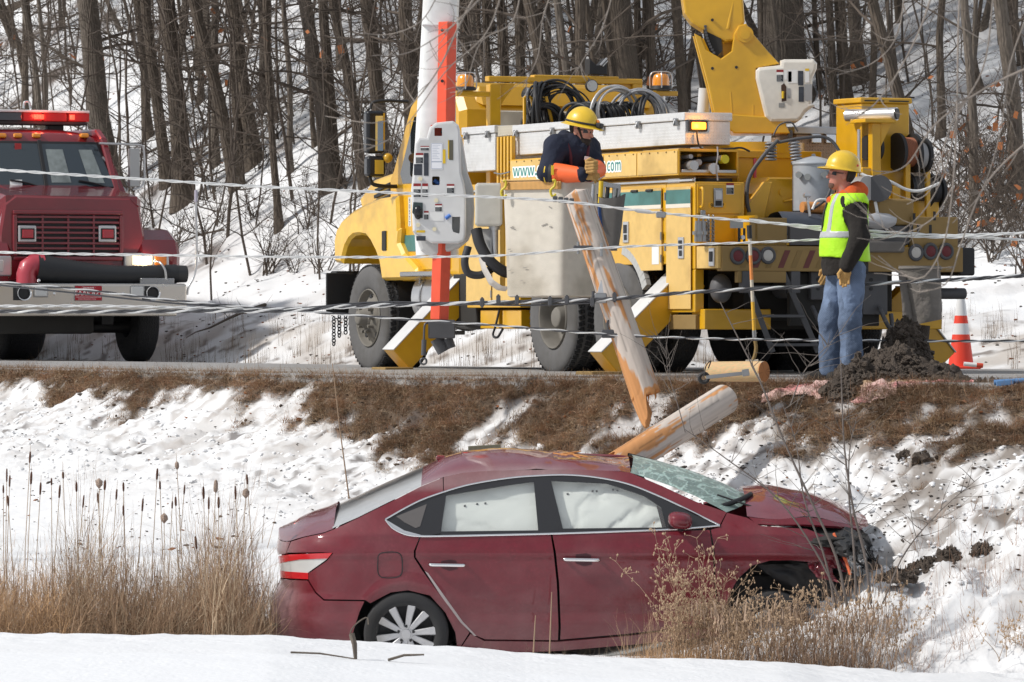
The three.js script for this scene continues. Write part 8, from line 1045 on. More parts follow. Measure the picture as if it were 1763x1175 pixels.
const TREES = [
  ['grey tree trunk standing directly right of the fire truck light bar', 150, 192, 335, 42, { grey: 1 }],
  ['slim trunk next right of the thick grey trunk behind the fire truck', 235, 256, 240, 17, {}],
  ['trunk just above the fire truck mirror, leaning left', 252, 290, 322, 22, { leaves: 0.05 }],
  ['wide brown rough-barked trunk right of the fire truck mirror', 285, 318, 352, 36, { leaves: 0.06 }],
  ['leaning trunk with orange leaves between the two vehicles, leftmost of the leaning pair', 340, 412, 322, 25, { leaves: 0.10 }],
  ['slim straight trunk behind the leaning pair between the vehicles', 368, 371, 285, 15, { grey: 1 }],
  ['dark trunk right of the leaning trunk with orange leaves', 401, 417, 300, 20, {}],
  ['stout trunk leaning right between the vehicles', 403, 440, 285, 27, {}],
  ['slender trunk standing low on the bank between the vehicles', 456, 481, 400, 14, {}],
  ['thin sapling trunk right of the slender low trunk', 489, 501, 300, 11, { grey: 1 }],
  ['straight grey trunk left of the white boom, bigger of a close pair', 527, 570, 330, 28, { grey: 1 }],
  ['trunk standing close behind the straight grey trunk left of the boom', 561, 578, 322, 22, {}],
  ['trunk that leans right over the truck hood', 572, 632, 325, 19, { leaves: 0.04 }],
  ['trunk rising directly behind the big black door mirror', 632, 668, 320, 28, {}],
  ['trunk half hidden by the left edge of the white boom', 702, 715, 330, 30, {}],
  ['dark trunk rising just right of the orange post', 792, 818, 330, 18, {}],
  ['trunk rising above the left end of the yellow rack', 840, 846, 330, 13, {}],
  ['trunk rising above the black wire coils, left one', 862, 872, 330, 17, {}],
  ['trunk rising above the black wire coils, right one', 888, 903, 330, 19, {}],
  ['thick leaning trunk above the middle of the yellow rack', 913, 975, 330, 27, {}],
  ['grey curved trunk left of the black boom rest', 958, 1002, 330, 16, { grey: 1 }],
  ['trunk directly behind the black boom rest', 998, 1010, 330, 22, {}],
  ['slim trunk right of the black boom rest', 1012, 1042, 330, 12, {}],
  ['huge rough trunk between the black boom rest and the right beacon', 1066, 1098, 330, 62, { leaves: 0.05, nb: 8 }],
  ['dark trunk behind the right amber beacon', 1118, 1130, 330, 17, {}],
  ['trunk left of the yellow boom, beside the right amber beacon', 1160, 1185, 330, 20, { leaves: 0.05 }],
  ['massive old trunk behind the white turret cover', 1345, 1352, 190, 88, { nb: 7, grey: 1 }],
  ['slim trunk next right of the massive old trunk', 1427, 1440, 225, 15, {}],
  ['twin trunk above the yellow tall cabinet, left one', 1448, 1462, 200, 22, {}],
  ['twin trunk above the yellow tall cabinet, right one', 1470, 1484, 140, 24, { grey: 1 }],
  ['straight trunk above the right part of the yellow tall cabinet', 1500, 1504, 210, 13, {}],
  ['trunk leaning right beside the cable reels', 1508, 1592, 330, 24, {}],
  ['straight grey trunk near the right edge, inner one', 1664, 1680, 380, 17, { grey: 1 }],
  ['trunk at the right edge of the picture', 1725, 1758, 330, 28, { grey: 1 }],
  ['thin trunk left of the pale grey sapling at upper left', 45, 66, 260, 9, { leaves: 0.12 }],
  ['thin pale sapling above the light bar at upper left', 66, 82, 260, 9, { grey: 1, leaves: 0.10 }],
];
for (const [l, a, b, c, w, o] of TREES) tree(l, a, b, c, w, o);
{ // far slim trunks that nothing tells apart
  const grp = 'slim background trunks'; for (let k = 0; k < 84; k++) { const px = k < 46 ? rr(-60, 1830) : rr(180, 1250), py = rr(40, 260); tree('slim bare trunk standing far back among the trees on the hill', px + rr(-40, 20), px, py, rr(6, 15), { group: grp, nb: 5, grey: rnd() < 0.4, leaves: rnd() < 0.2 ? 0.05 : 0, h: rr(8, 11) }); }
}
{ // thicket of young saplings filling the wood between the trunks
  srand(919); const vars = []; for (let q = 0; q < 5; q++) { const gs = [], tw = []; leafs_ = []; const m = twigRun(V(0, -0.1, 0), V(rr(-0.12, 0.12), 1, rr(-0.12, 0.12)), rr(4.5, 7), rr(0.014, 0.024), 12, 0.06, 5); gs.push(m.g); for (let k = 0; k < 15; k++) { const i = 1 + Math.floor(rnd() * 10); const a = rr(0, 6.28); branchSet(m.P[i], V(Math.cos(a), rr(-0.05, 0.6), Math.sin(a)), rr(0.6, 1.7), 0.009, 0, gs, tw, 0); } vars.push(geo([...gs, ...tw])); }
  const L5 = vars.map(() => []); for (let k = 0; k < 560; k++) { const d = rr(65, 99), x = rr(-0.105, 0.105) * d, f = farD(x); if (d < f + 3.5) continue; L5[k % 5].push([x, d, rr(0.7, 1.2), rr(0, 6.28)]); }
  vars.forEach((g, q) => { const o = new THREE.InstancedMesh(g, M.twig, L5[q].length); o.name = numbered('sapling_thicket'); o.castShadow = o.receiveShadow = true; const m4 = new THREE.Matrix4(); L5[q].forEach(([x, d, s, a], i) => { m4.makeRotationY(a).scale(V(s, s, s)).setPosition(x, groundY(x, d), -d); o.setMatrixAt(i, m4); }); scene.add(o); tag(o, 'thin bare saplings tangled between the trunks on the hill', 'thicket', null, 'stuff'); });
}
{ // dead branches lying on the snow of the hill
  srand(404); const gs = []; for (let k = 0; k < 130; k++) { const d = rr(66, 95), x = rr(-0.1, 0.1) * d; if (d < farD(x) + 3) continue; const p = V(x, groundY(x, d) + 0.03, -d); const m = twigRun(p, V(rr(-1, 1), rr(-0.05, 0.3), rr(-0.5, 0.5)), rr(0.5, 2.2), rr(0.008, 0.03), 5, 0, 4); gs.push(m.g); for (let j = 0; j < 3; j++) gs.push(twigRun(m.P[1 + j], V(rr(-1, 1), rr(0, 0.8), rr(-1, 1)), rr(0.2, 0.7), 0.006, 4, 0).g); } tag(mesh('fallen_branches', gs, M.twig), 'dead branches lying scattered on the snow among the trunks', 'fallen branches', null, 'stuff');
}
// shrubs on the bank
function shrub(label, px, py, hpx, n, o = {}) {
  const d = o.d ?? baseDepth(px, py), sc = d / FPX, x = (px - HX) * d / FPX, y = groundY(x, d) - 0.03, H = hpx * sc; const s = thing('bare_shrub', label, 'shrub', [0, 0, 0], o.group ?? 'bare shrubs along the snowy bank'); const st = [], tw = []; leafs_ = [];
  for (let k = 0; k < n; k++) { const a = rr(0, 6.28), sp = rr(0.1, o.spread ?? 0.7); const m = twigRun(V(x + rr(-0.08, 0.08), y, -d + rr(-0.08, 0.08)), V(Math.cos(a) * sp, 1, Math.sin(a) * sp), H * rr(0.6, 1.15), rr(0.005, 0.011) * (o.th ?? 1), 7, 0, 4); st.push(m.g); for (let j = 0; j < 9; j++) { const i = 1 + Math.floor(rnd() * 6); const b = twigRun(m.P[i], V(rr(-1, 1), rr(0, 1), rr(-1, 1)), H * rr(0.12, 0.4), 0.0045, 4, 0.02); tw.push(b.g); if (o.leaves && rnd() < o.leaves) leafAt(b.P[3], leafs_); } }
  mesh('stems', st, o.m ?? M.twig, s).userData.kind = 'stuff'; mesh('twigs', tw, o.m ?? M.twig, s).userData.kind = 'stuff'; if (leafs_.length) mesh('dry_leaves', leafs_, M.leaf, s).userData.kind = 'stuff'; return s;
}
srand(333);
const GS = 'leafless shrub among the trunks on the hill between the two vehicles';
const NEAR = ['shrub directly right of the fire truck hood', 'shrub beside the thin marker rod of the fire truck', 'largest many-stemmed shrub on the open snow between the two vehicles', 'small shrub right of the largest shrub between the vehicles', 'shrub just left of the yellow truck fender', 'shrub on the slope above the marker rod', 'shrub at the foot of the stout trunk between the vehicles', 'shrub up the slope above the small shrub between the vehicles', 'shrub behind the fire truck mirror', 'shrub left of the black door mirror of the yellow truck', 'shrub behind the yellow truck hood', 'shrub beside the yellow truck windscreen'];
[[300, 440, 120, 9], [355, 452, 90, 6], [462, 478, 150, 14], [510, 470, 70, 6], [552, 470, 120, 9], [375, 390, 90, 7], [430, 380, 80, 7], [520, 400, 110, 8], [240, 400, 110, 8], [590, 330, 150, 9], [650, 330, 120, 8], [690, 300, 130, 9]].forEach(([x, y, h, n], i) => { const q = shrub('bare ' + NEAR[i], x, y, h, n); delete q.userData.group; });
for (let k = 0; k < 16; k++) shrub(GS, 250 + rnd() * 500, 180 + rnd() * 200, rr(70, 130), 6);
const GR = 'tangled shrub with brown leaves in the thicket right of the truck';
for (let k = 0; k < 22; k++) shrub(GR, 1590 + rnd() * 220, 260 + rnd() * 240, rr(130, 240), 9, { leaves: 0.05, group: 'tangled shrubs right of the truck', spread: 1.1, th: 1.2 });
for (let k = 0; k < 16; k++) shrub('bare brush rising behind the truck bed', 800 + rnd() * 800, 100 + rnd() * 150, rr(90, 170), 7, { group: 'brush behind the truck', leaves: 0.03 });
{ // fallen trunk up the hill at the top left, rough logs at right
  const A = pt(-40, 62, 92), B = pt(128, -8, 92); tag(mesh('fallen_tree', limb([A, A.clone().lerp(B, 0.3), A.clone().lerp(B, 0.7), B, B.clone().add(V(2, 0.9, 0))], [0.3, 0.29, 0.27, 0.25, 0.2], 14), M.bark), 'dark fallen trunk lying diagonally at the top left corner', 'fallen trunk');
  const C = pt(1500, 176, 72), E = pt(1610, 120, 72); tag(mesh('brush_pile', (() => { const g = []; for (let k = 0; k < 160; k++) { const p = pt(1430 + rnd() * 170, 150 + rnd() * 60, 70 + rnd() * 2); g.push(twigRun(p, V(rr(-1, 1), rr(-0.35, 0.35), rr(-0.5, 0.5)), rr(0.3, 1.1), 0.009, 4, 0).g); } return g; })(), M.twig), 'heap of dead branches behind the tall yellow cabinet', 'brush pile', null, 'stuff');
  tag(mesh('fallen_log', limb([C, C.clone().lerp(E, 0.5), E], [0.14, 0.13, 0.10], 12), M.bark), 'leaning dead log above the brush behind the yellow cabinet', 'log'); const G = pt(1618, 55, 78), K = pt(1660, 15, 78); tag(mesh('fallen_log', limb([G, G.clone().lerp(K, 0.5), K], [0.13, 0.17, 0.10], 12), M.bark), 'dark broken log on the hill at upper right', 'log');
}
{ // limb of a nearer tree hanging into the view: pale, close, out of focus
  const hang = (label, list, d) => { const t = thing('overhanging_branch', label, 'branch'); for (const [pts, r] of list) { const P = pts.map(([x, y], i) => pt(x, y, d + rr(-0.25, 0.25))); const c = new THREE.CatmullRomCurve3(P); const Q = c.getPoints(24); mesh('branch', limb(Q, Q.map((_, i) => 0.6 * lerp(r, r * 0.35, i / 24)), 6), M.twigPale, t); const tw = []; for (let k = 0; k < 9; k++) { const i = 3 + Math.floor(rnd() * 20); const dr = Q[Math.min(24, i + 1)].clone().sub(Q[i]).normalize().add(V(rr(-0.9, 0.9), rr(-0.7, 0.9), rr(-0.3, 0.3))); tw.push(twigRun(Q[i], dr, rr(0.05, 0.22), r * 0.42, 4, 0.05).g); } mesh('twigs', tw, M.twigPale, t).userData.kind = 'stuff'; } return t; };
  srand(88);
  hang('pale twigs of a near tree hanging down in front of the cable reels', [[[[1655, -60], [1650, 60], [1648, 200], [1640, 330], [1625, 420], [1590, 478], [1545, 466], [1512, 440]], 0.009], [[[1800, 220], [1740, 270], [1690, 330], [1655, 420], [1628, 490], [1592, 502], [1568, 497]], 0.008], [[[1612, -30], [1580, 60], [1530, 150], [1488, 195], [1462, 190]], 0.008], [[[1810, 100], [1700, 150], [1610, 215], [1560, 285], [1510, 302]], 0.009], [[[1642, 320], [1602, 380], [1545, 402], [1482, 362]], 0.006], [[[1712, -20], [1692, 120], [1640, 210], [1600, 330], [1562, 352]], 0.008], [[[1775, 10], [1740, 110], [1722, 230], [1690, 330], [1640, 385]], 0.007], [[[1560, -30], [1545, 60], [1500, 110], [1440, 130]], 0.006], [[[1648, 210], [1625, 300], [1575, 380], [1520, 412], [1475, 410]], 0.006]], 24);
  hang('pale twigs of a near tree hanging in front of the white boom', [[[[860, -40], [800, 25], [755, 62], [705, 90], [640, 96]], 0.007], [[[830, -30], [790, 45], [760, 110], [722, 165], [690, 195], [640, 212], [560, 200]], 0.008], [[[870, -30], [835, 60], [770, 120], [700, 215], [655, 248], [600, 262]], 0.006], [[[900, -30], [880, 40], [830, 70], [800, 150], [775, 160]], 0.006], [[[960, -40], [935, 30], [925, 100], [900, 150]], 0.006], [[[760, -20], [720, 40], [660, 60], [610, 55]], 0.005], [[[1060, -30], [1040, 40], [1000, 110], [990, 130]], 0.005]], 24);
}
// ---------- dead grass, cattails, weeds, litter ----------
function blade(len, w, lean, curl, n = 4) { const P = []; let x = 0, y = 0, a = lean; for (let i = 0; i <= n; i++) { P.push([x, y]); x += Math.sin(a) * len / n; y += Math.cos(a) * len / n; a += curl / n; } const pos = [], idx = []; for (let i = 0; i <= n; i++) { const k = w * (1 - i / n * 0.8) / 2; pos.push(P[i][0], P[i][1], -k, P[i][0], P[i][1], k); } for (let i = 0; i < n; i++) { const a = i * 2; idx.push(a, a + 1, a + 2, a + 2, a + 1, a + 3); } const g = new THREE.BufferGeometry(); g.setAttribute('position', new THREE.Float32BufferAttribute(pos, 3)); g.setIndex(idx); g.computeVertexNormals(); return g; }
const bladeMat = (r, g, b) => { const m = mat(r, g, b, 0.85, 0, { side: THREE.DoubleSide }); m.name = 'dry_blade'; return m; };
function inst(name, g, m, list, label, cat) { const o = new THREE.InstancedMesh(g, m, list.length); o.name = numbered(name); o.castShadow = o.receiveShadow = true; const M4 = new THREE.Matrix4(), E = new THREE.Euler(), Qn = new THREE.Quaternion(); list.forEach((l, i) => { E.set(l.rx ?? 0, l.ry ?? 0, l.rz ?? 0, 'YXZ'); Qn.setFromEuler(E); M4.compose(l.p, Qn, V(l.s, l.s * (l.sy ?? 1), l.s)); o.setMatrixAt(i, M4); if (l.c) o.setColorAt(i, new THREE.Color().setRGB(...l.c)); }); scene.add(o); return tag(o, label, cat, null, 'stuff'); }
srand(71);
{ // matted dead grass on the road bank, combed downhill
  const tuft = () => { const gs = []; for (let k = 0; k < 26; k++) { const g = blade(rr(0.06, 0.22), rr(0.003, 0.007), rr(0.1, 1.3), rr(-0.6, 2.2)); g.rotateY(-Math.PI / 2 + rr(-1.5, 1.5)); g.translate(rr(-0.09, 0.09), rr(-0.01, 0.02), rr(-0.07, 0.07)); gs.push(g); } return geo(gs); };
  const tufts = [tuft(), tuft(), tuft()]; const L3 = [[], [], []]; let tries = 0, n = 0;
  while (n < 10000 && tries++ < 90000) { const x = rr(-6.4, 4.9), d = edgeD(x) - rr(-0.35, 3.2); const b = brown(x, d); if (rnd() > b * b) continue; n++; const k = 0.55 + 0.7 * fbm(x * 2, d * 2, 6, 3) + rr(-0.15, 0.2), red = rr(0.9, 1.15); L3[n % 3].push({ p: V(x, groundY(x, d) + 0.005, -d), s: rr(0.4, 1.05), sy: rr(0.28, 0.75), ry: rr(-0.7, 0.7), rx: rr(-0.1, 0.35), c: rnd() < 0.11 ? [0.52 * k, 0.40 * k, 0.27 * k] : [0.37 * k * red, 0.25 * k, 0.155 * k] }); }
  L3.forEach((l, i) => inst('dead_grass', tufts[i], bladeMat(1, 1, 1), l, 'matted brown dead grass along the near road bank', 'dead grass'));
  // thin upright stalks at the edges and on the far salted bank
  const st = geo(Array.from({ length: 7 }, () => blade(rr(0.08, 0.3), 0.004, rr(-0.25, 0.25), rr(-0.5, 0.7)).rotateY(rr(0, 6.28)).translate(rr(-0.06, 0.06), 0, rr(-0.06, 0.06)))); const far = []; for (let k = 0; k < 420; k++) { const x = rr(-6.8, 6), f = farD(x), d = f + 0.1 + Math.pow(rnd(), 1.7) * 2.8; far.push({ p: V(x, groundY(x, d), -d), s: rr(0.5, 1.5), ry: rr(0, 6), c: [0.22, 0.16, 0.11] }); } inst('dry_stalks', st, bladeMat(1, 1, 1), far, 'thin dry stalks poking through the dirty snow beyond the road', 'stalks');
}
{ // litter of leaves, bark and dirt on the snow
  const fl = new THREE.IcosahedronGeometry(1, 0); { const p = fl.attributes.position; for (let i = 0; i < p.count; i++) { const f = 0.5 + 0.9 * vn(p.getX(i) * 3 + 7, p.getY(i) * 3, p.getZ(i) * 3); p.setXYZ(i, p.getX(i) * f, p.getY(i) * 0.35 * f, p.getZ(i) * 0.55 * f); } fl.computeVertexNormals(); } const l = []; srand(17);
  for (let k = 0; k < 2600; k++) { const x = rr(-6.2, 4.4), e = edgeD(x), t = Math.pow(rnd(), 1.5) * (e - 40.5), d = e - t; if (d < 41 || brown(x, d) > 0.6) continue; const big = rnd() < 0.04; l.push({ p: V(x, groundY(x, d) + 0.003, -d), s: big ? rr(0.025, 0.05) : rr(0.006, 0.018), ry: rr(0, 6.28), rx: rr(-0.5, 0.5), rz: rr(-0.4, 0.4), c: rnd() < 0.15 ? [0.25, 0.10, 0.045] : [0.07, 0.055, 0.045] }); }
  for (let k = 0; k < 2600; k++) { const x = rr(-6.2, 4.6), d = edgeD(x) - rr(-0.2, 2.2); if (brown(x, d) < 0.4) continue; const q = rr(0.5, 1.4), pale = rnd() < 0.12; l.push({ p: V(x, groundY(x, d) + 0.012, -d), s: rr(0.008, 0.034), sy: rr(0.8, 2), ry: rr(0, 6.28), rx: rr(-0.6, 0.6), c: pale ? [0.5 * q, 0.42 * q, 0.34 * q] : rnd() < 0.1 ? [0.26, 0.10, 0.04] : [0.085 * q, 0.06 * q, 0.042 * q] }); }
  for (let k = 0; k < 1500; k++) { const x = rr(-6.8, 6.2), d = farD(x) + rr(0.1, 14); l.push({ p: V(x, groundY(x, d) + 0.004, -d), s: rr(0.01, 0.035), ry: rr(0, 6.28), rx: rr(-0.5, 0.5), c: rnd() < 0.4 ? [0.22, 0.09, 0.045] : [0.06, 0.05, 0.04] }); }
  for (let k = 0; k < 700; k++) { const x = rr(0.9, 4.4), e = edgeD(x), d = e - rr(0.6, 3.2); if (d < 40) continue; l.push({ p: V(x, groundY(x, d) + 0.004, -d), s: rr(0.006, 0.024), ry: rr(0, 6.28), rx: rr(-0.5, 0.5), c: [0.06, 0.048, 0.04] }); }
  inst('leaf_litter', fl, mat(1, 1, 1, 0.9), l, 'scattered leaves, bark and dirt on the snow of the bank', 'litter');
  // chunks of crusted snow thrown over the bank
  const ch = new THREE.IcosahedronGeometry(1, 1); { const p = ch.attributes.position; for (let i = 0; i < p.count; i++) { const q = V().fromBufferAttribute(p, i), f = 0.45 + 1.1 * vn(q.x * 2.6 + 5, q.y * 2.6, q.z * 2.6); p.setXYZ(i, q.x * f, q.y * f * 0.7, q.z * f); } } const cg = smoothN((ch.deleteAttribute('uv'), ch.deleteAttribute('normal'), ch)); const c = []; for (let k = 0; k < 2600; k++) { const right = rnd() < 0.45; const x = right ? rr(1.2, 4.2) : rr(-6, 0.6), e = edgeD(x), t = right ? rr(0.7, 3.4) : rr(0.7, 4.4), d = e - t; if (d < 39.9 || brown(x, d) > 0.75) continue; c.push({ p: V(x, groundY(x, d) - 0.004, -d), s: rr(0.006, 0.026) * (rnd() < 0.04 ? 2.0 : 1), sy: rr(0.6, 1), ry: rr(0, 6), rx: rr(-0.6, 0.6), c: [0.78, 0.785, 0.795] }); } inst('snow_chunks', cg, mat(1, 1, 1, 0.85), c, 'crusted chunks of snow scattered over the near bank', 'snow');
}
const reedD = (px) => 41.9 - 0.5 * rnd();
{ // reed bed at left, seen over the foreground drift
  srand(55); const mk = (w, h) => { const gs = []; for (let k = 0; k < 7; k++) { const g = blade(h * rr(0.35, 1.1), w * rr(0.5, 1.2), rr(-0.3, 0.3), rr(-0.9, 1.0), 6); g.rotateY(rr(0, 6.28)); g.translate(rr(-0.07, 0.07), 0, rr(-0.07, 0.07)); gs.push(g); } for (let k = 0; k < 6; k++) { const g = blade(rr(0.2, 0.6), w * 0.9, rr(0.5, 1.7), rr(-0.9, 1.2), 4); g.rotateY(rr(0, 6.28)); g.translate(rr(-0.1, 0.1), rr(0.1, h * 0.6), rr(-0.1, 0.1)); gs.push(g); } for (let k = 0; k < 12; k++) { const g = blade(rr(0.06, 0.22), w * 0.5, rr(-1.2, 1.2), rr(-1.5, 1.5), 3); g.rotateY(rr(0, 6.28)); g.translate(rr(-0.1, 0.1), rr(h * 0.3, h * 0.95), rr(-0.1, 0.1)); gs.push(g); } return geo(gs); };
  const G = [mk(0.006, 0.62), mk(0.0075, 0.7), mk(0.005, 0.85)], LL = [[], [], []];
  for (let k = 0; k < 880; k++) { const px = rr(-60, 462), d = rr(40.2, 42.2), x = (px - HX) * d / FPX; const tall = 0.55 + 0.75 * vn(px * 0.035, 5) + (px < 110 ? 0.12 : 0); const q = 0.75 + rr(-0.2, 0.35), or = px < 120 && rnd() < 0.6; LL[k % 3].push({ p: V(x, groundY(x, d) - 0.05, -d), s: rr(0.85, 1.15), sy: tall * rr(0.75, 1.2), ry: rr(0, 6.28), rx: rr(-0.2, 0.2), rz: rr(-0.2, 0.2), c: or ? [0.62 * q, 0.40 * q, 0.22 * q] : rnd() < 0.25 ? [0.60 * q, 0.46 * q, 0.31 * q] : [0.39 * q, 0.255 * q, 0.155 * q] }); }
  LL.forEach((l, i) => inst('reed_bed', G[i], bladeMat(1, 1, 1), l, 'dense tan dead reeds standing left of the car', 'reeds'));
  // the cattails that stand out one by one
  const fl = new Set([38, 26, 25]); const CT = [[51, 788], [53, 824], [11, 819], [16, 829], [5, 843], [13, 863], [108, 819], [102, 847], [131, 839], [143, 864], [170, 833, 1], [180, 836], [200, 852], [212, 839], [212, 880], [270, 817], [275, 836], [304, 802, 2], [317, 844], [296, 870], [302, 864], [282, 893, 1], [350, 849], [359, 867], [371, 838, 2], [376, 866], [405, 849], [423, 850, 1], [425, 826], [337, 935], [88, 830], [168, 858], [245, 870], [69, 842]];
  const brownH = mat(0.105, 0.048, 0.028, 0.95, 0, { bumpMap: T.fine, bumpScale: 0.004 }), fluff = mat(0.40, 0.30, 0.24, 1, 0, { bumpMap: T.fine, bumpScale: 0.02 }), stemM = mat(0.42, 0.32, 0.23, 0.8);
  CT.forEach(([px, py, kind], i) => { const d = 40.6 + rnd() * 1.2, h = pt(px, py, d), bx_ = h.x + rr(-0.09, 0.09), y = groundY(bx_, d) - 0.05; const t = thing('cattail', kind ? 'cattail with a pale fluffy burst head in the reeds left of the car' : 'cattail with a slim dark brown head in the reeds left of the car', 'cattail', [0, 0, 0], kind ? 'burst cattails left of the car' : 'brown cattails left of the car'); const base = V(bx_, y, -d - rr(-0.05, 0.05)), mid = base.clone().lerp(h, 0.55).add(V(rr(-0.02, 0.02), 0, 0)); const up = h.clone().sub(mid).normalize(); mesh('stem', limb([base, mid, h, h.clone().addScaledVector(up, rr(0.02, 0.12))], [0.004, 0.0033, 0.0027, 0.001], 5), stemM, t); const L = kind === 1 ? 0.085 : rr(0.06, 0.11), r = kind === 1 ? 0.026 : kind === 2 ? 0.016 : rr(0.0065, 0.0105); const prof = [[0, -L / 2], [r * 0.8, -L / 2 + r], [r, -L * 0.1], [r * 0.95, L * 0.2], [r * 0.7, L / 2 - r * 0.7], [0, L / 2]]; const g = lathe(prof, 10); if (kind) { const p = g.attributes.position; for (let k = 0; k < p.count; k++) { const f = 0.75 + 0.6 * vn(p.getX(k) * 90, p.getY(k) * 60 + i, p.getZ(k) * 90); p.setX(k, p.getX(k) * f); p.setZ(k, p.getZ(k) * f); } g.computeVertexNormals(); } mesh('seed_head', orient(g.scale(1, 1, 1), h.clone().addScaledVector(up, -0.01), h.clone().addScaledVector(up, 0.01)), kind ? fluff : brownH, t); });
}
{ // tall dry weed plumes and low tan weeds in front of the car's nose
  srand(808); const plume = (px, py0, py1, d, n, label, sp = 0.16) => { const x = (px - HX) * d / FPX, y = groundY(x, d) - 0.04, H = (py1 - py0) * d / FPX; const t = thing('dry_weed', label, 'dry weed'); const st = [], hd = []; n = Math.round(n * 1.0); for (let k = 0; k < n; k++) { const m = twigRun(V(x + rr(-sp, sp) * 0.5, y, -d + rr(-0.1, 0.1)), V(rr(-0.16, 0.16), 1, rr(-0.15, 0.15)), H * rr(0.65, 1.05), 0.0035, 7, 0); st.push(m.g); for (let j = 0; j < 12; j++) { const i = 3 + Math.floor(rnd() * 5); const b = twigRun(m.P[i], V(rr(-1, 1), rr(-0.1, 1.2), rr(-1, 1)), rr(0.03, 0.11), 0.0022, 3, -0.05); hd.push(b.g); for (let q = 0; q < 2; q++) hd.push(new THREE.OctahedronGeometry(rr(0.0035, 0.008)).scale(1, 1.7, 1).translate(b.P[3].x + rr(-0.01, 0.01), b.P[3].y + rr(-0.012, 0.01), b.P[3].z)); } } mesh('stems', st, mat(0.36, 0.25, 0.16, 0.85), t).userData.kind = 'stuff'; mesh('seed_heads', hd, mat(0.44, 0.31, 0.20, 0.9), t).userData.kind = 'stuff'; return t; };
  plume(1190, 915, 1145, 39.7, 34, 'tall tan weed plume standing against the front door of the car'); plume(1160, 1010, 1140, 39.6, 14, 'lower tan weed clump left of the tall plume'); plume(1268, 1010, 1120, 39.7, 16, 'curly tan weed clump in front of the front wheel arch', 0.2); plume(1225, 990, 1140, 39.8, 10, 'thin weed clump between the tall plume and the wheel arch'); plume(1330, 1000, 1140, 39.6, 20, 'weed clump right of the wheel arch under the torn wing', 0.3); plume(1480, 960, 1150, 39.5, 12, 'reddish weed clump below the broken headlight', 0.35); plume(1400, 1000, 1150, 39.5, 16, 'brown weed clump below the grey saplings', 0.45); plume(1300, 1030, 1145, 39.3, 16, 'broad tan weed clump below the front wheel arch', 0.4); plume(1540, 980, 1150, 39.5, 10, 'sparse reddish weeds right of the broken headlight', 0.4); plume(1745, 1060, 1160, 39.2, 8, 'tan weed tuft at the right edge', 0.3);
  const low = geo(Array.from({ length: 16 }, () => blade(rr(0.08, 0.4), rr(0.0025, 0.005), rr(-1.1, 1.1), rr(-1.8, 1.8), 5).rotateY(rr(0, 6.28)).translate(rr(-0.12, 0.12), 0, rr(-0.12, 0.12)))); const curl = geo(Array.from({ length: 9 }, () => blade(rr(0.08, 0.2), rr(0.008, 0.016), rr(-0.6, 0.6), rr(-3, 3), 6).rotateY(rr(0, 6.28)).translate(rr(-0.12, 0.12), rr(0.05, 0.4), rr(-0.12, 0.12))));
  const A = [], B = []; for (let k = 0; k < 200; k++) { const px = 1090 + Math.pow(rnd(), 0.8) * 470, d = rr(39.05, 40.2), x = (px - HX) * d / FPX; const dens = ss(1060, 1130, px) * (1 - ss(1480, 1600, px)); if (rnd() > dens) continue; const q = rr(0.65, 1.2); A.push({ p: V(x, groundY(x, d) - 0.03, -d), s: rr(0.8, 1.3), sy: rr(0.7, 1.35), ry: rr(0, 6.28), c: px > 1270 && rnd() < 0.7 ? [0.25 * q, 0.155 * q, 0.10 * q] : [0.40 * q, 0.265 * q, 0.16 * q] }); if (rnd() < 0.7 && px > 1200) B.push({ p: V(x, groundY(x, d), -d), s: rr(0.7, 1.1), ry: rr(0, 6.28), c: [0.34 * q, 0.24 * q, 0.17 * q] }); }
  for (let k = 0; k < 60; k++) { const px = rr(1090, 1210), d = rr(39.05, 39.6), x = (px - HX) * d / FPX; A.push({ p: V(x, groundY(x, d) - 0.03, -d), s: rr(0.5, 0.9), sy: rr(0.4, 0.8), ry: rr(0, 6.28), c: [0.46, 0.27, 0.13] }); }
  for (let k = 0; k < 90; k++) { const px = rr(1540, 1800), d = rr(39.3, 41), x = (px - HX) * d / FPX; A.push({ p: V(x, groundY(x, d) - 0.03, -d), s: rr(0.5, 1), sy: rr(0.5, 1.2), ry: rr(0, 6.28), c: [0.34, 0.20, 0.13] }); } for (let k = 0; k < 26; k++) { const px = rr(800, 1090), d = rr(39.4, 40.1), x = (px - HX) * d / FPX; A.push({ p: V(x, groundY(x, d) - 0.03, -d), s: rr(0.4, 0.7), sy: rr(0.4, 1.2), ry: rr(0, 6.28), c: [0.2, 0.15, 0.10] }); }
  inst('dry_weeds', low, bladeMat(1, 1, 1), A, 'low tangle of tan weeds around the wrecked nose of the car', 'weeds'); inst('curled_weed_leaves', curl, bladeMat(1, 1, 1), B, 'curled dry weed leaves around the wrecked nose of the car', 'weeds');
  // grey sapling clump in front of the bonnet
  const sap = thing('bare_sapling', 'grey bare sapling clump with several stems in front of the car bonnet', 'sapling'); const S = (pts, r) => { const P = new THREE.CatmullRomCurve3(pts.map(([x, y, d]) => pt(x, y, d ?? 39.5))).getPoints(18); mesh('stem', limb(P, P.map((_, i) => 0.72 * lerp(r, r * 0.3, i / 18)), 7), mat(0.15, 0.125, 0.11, 0.9), sap); const tw = []; for (let k = 0; k < 16; k++) { const i = 5 + Math.floor(rnd() * 13); tw.push(twigRun(P[i], V(rr(-1, 1), rr(0.1, 1), rr(-0.6, 0.6)), rr(0.1, 0.5), 0.0035, 5, 0.0).g); } mesh('twigs', tw, mat(0.13, 0.11, 0.095, 0.9), sap).userData.kind = 'stuff'; };
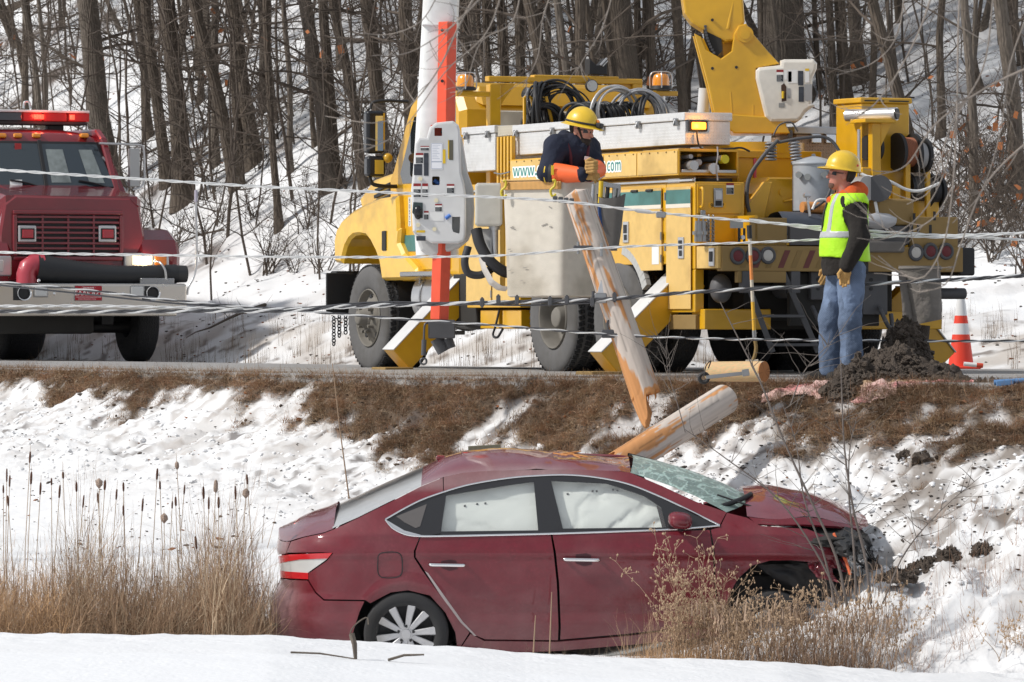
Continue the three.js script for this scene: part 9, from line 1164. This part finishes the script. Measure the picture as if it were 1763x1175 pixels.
  S([[1500, 1040], [1490, 960], [1470, 880], [1455, 780], [1450, 690], [1448, 620]], 0.017); S([[1460, 1050], [1440, 960], [1400, 870], [1350, 760], [1310, 660], [1270, 580], [1240, 520]], 0.016); S([[1450, 1040], [1410, 960], [1340, 860], [1250, 790], [1180, 740]], 0.013); S([[1475, 1040], [1470, 940], [1462, 850], [1464, 770], [1475, 720]], 0.014); S([[1440, 1050], [1420, 960], [1385, 860], [1370, 760], [1345, 690]], 0.013); S([[1520, 1040], [1560, 950], [1620, 880], [1690, 820]], 0.009); S([[1360, 700], [1385, 640], [1420, 600], [1450, 570]], 0.007); S([[1180, 745], [1165, 690], [1150, 640], [1148, 600]], 0.006);
  for (const [i, [x0, y0, x1, y1, d, l]] of [[572, 626, 603, 868, 42.6, 'tall thin dry stalk left of the car roof, leaning right'], [950, 1020, 946, 1125, 39.9, 'single dry stalk before the gap between the car doors'], [922, 1060, 918, 1125, 39.9, 'short dry stalk before the rear door of the car']].entries()) tag(mesh('dry_stalk', limb([pt(x1, y1 + 8, d), pt(lerp(x0, x1, 0.4), lerp(y0, y1, 0.45), d), pt(x0, y0, d)], [0.0065, 0.005, 0.003], 6), mat(0.33, 0.23, 0.15, 0.85)), l, 'stalk');
  const st = [[605, 1092, 612, 1158, 0.02, 'broken grey stick standing in the foreground snow before the rear wheel'], [500, 1160, 610, 1150, 0.007, 'thin twig lying on the foreground snow left of the broken stick'], [668, 1160, 730, 1128, 0.010, 'short dark stick lying on the foreground snow right of the broken stick']]; for (const [x0, y0, x1, y1, r, l] of st) { const d = 36.2; const a = pt(x0, y0, d), b = pt(x1, y1, d); a.y = Math.max(a.y, groundY(a.x, d) + 0.01); b.y = Math.max(b.y, groundY(b.x, d) + 0.005); const m = a.clone().lerp(b, 0.5).add(V(rr(-0.02, 0.02), 0.015, 0.02)); tag(mesh('broken_stick', limb([a, m, b], [r, r * 0.9, r * 0.6], 7), M.barkGrey), l, 'stick'); }
  tag(mesh('bent_twig', tube([pt(604, 1112, 39.9), pt(603, 1090, 39.9), pt(612, 1076, 39.9), pt(632, 1064, 39.9), pt(634, 1076, 39.9)], 0.0055), M.barkGrey), 'bent grey twig sticking up in front of the rear wheel', 'twig');
}
renderer.render(scene, camera);
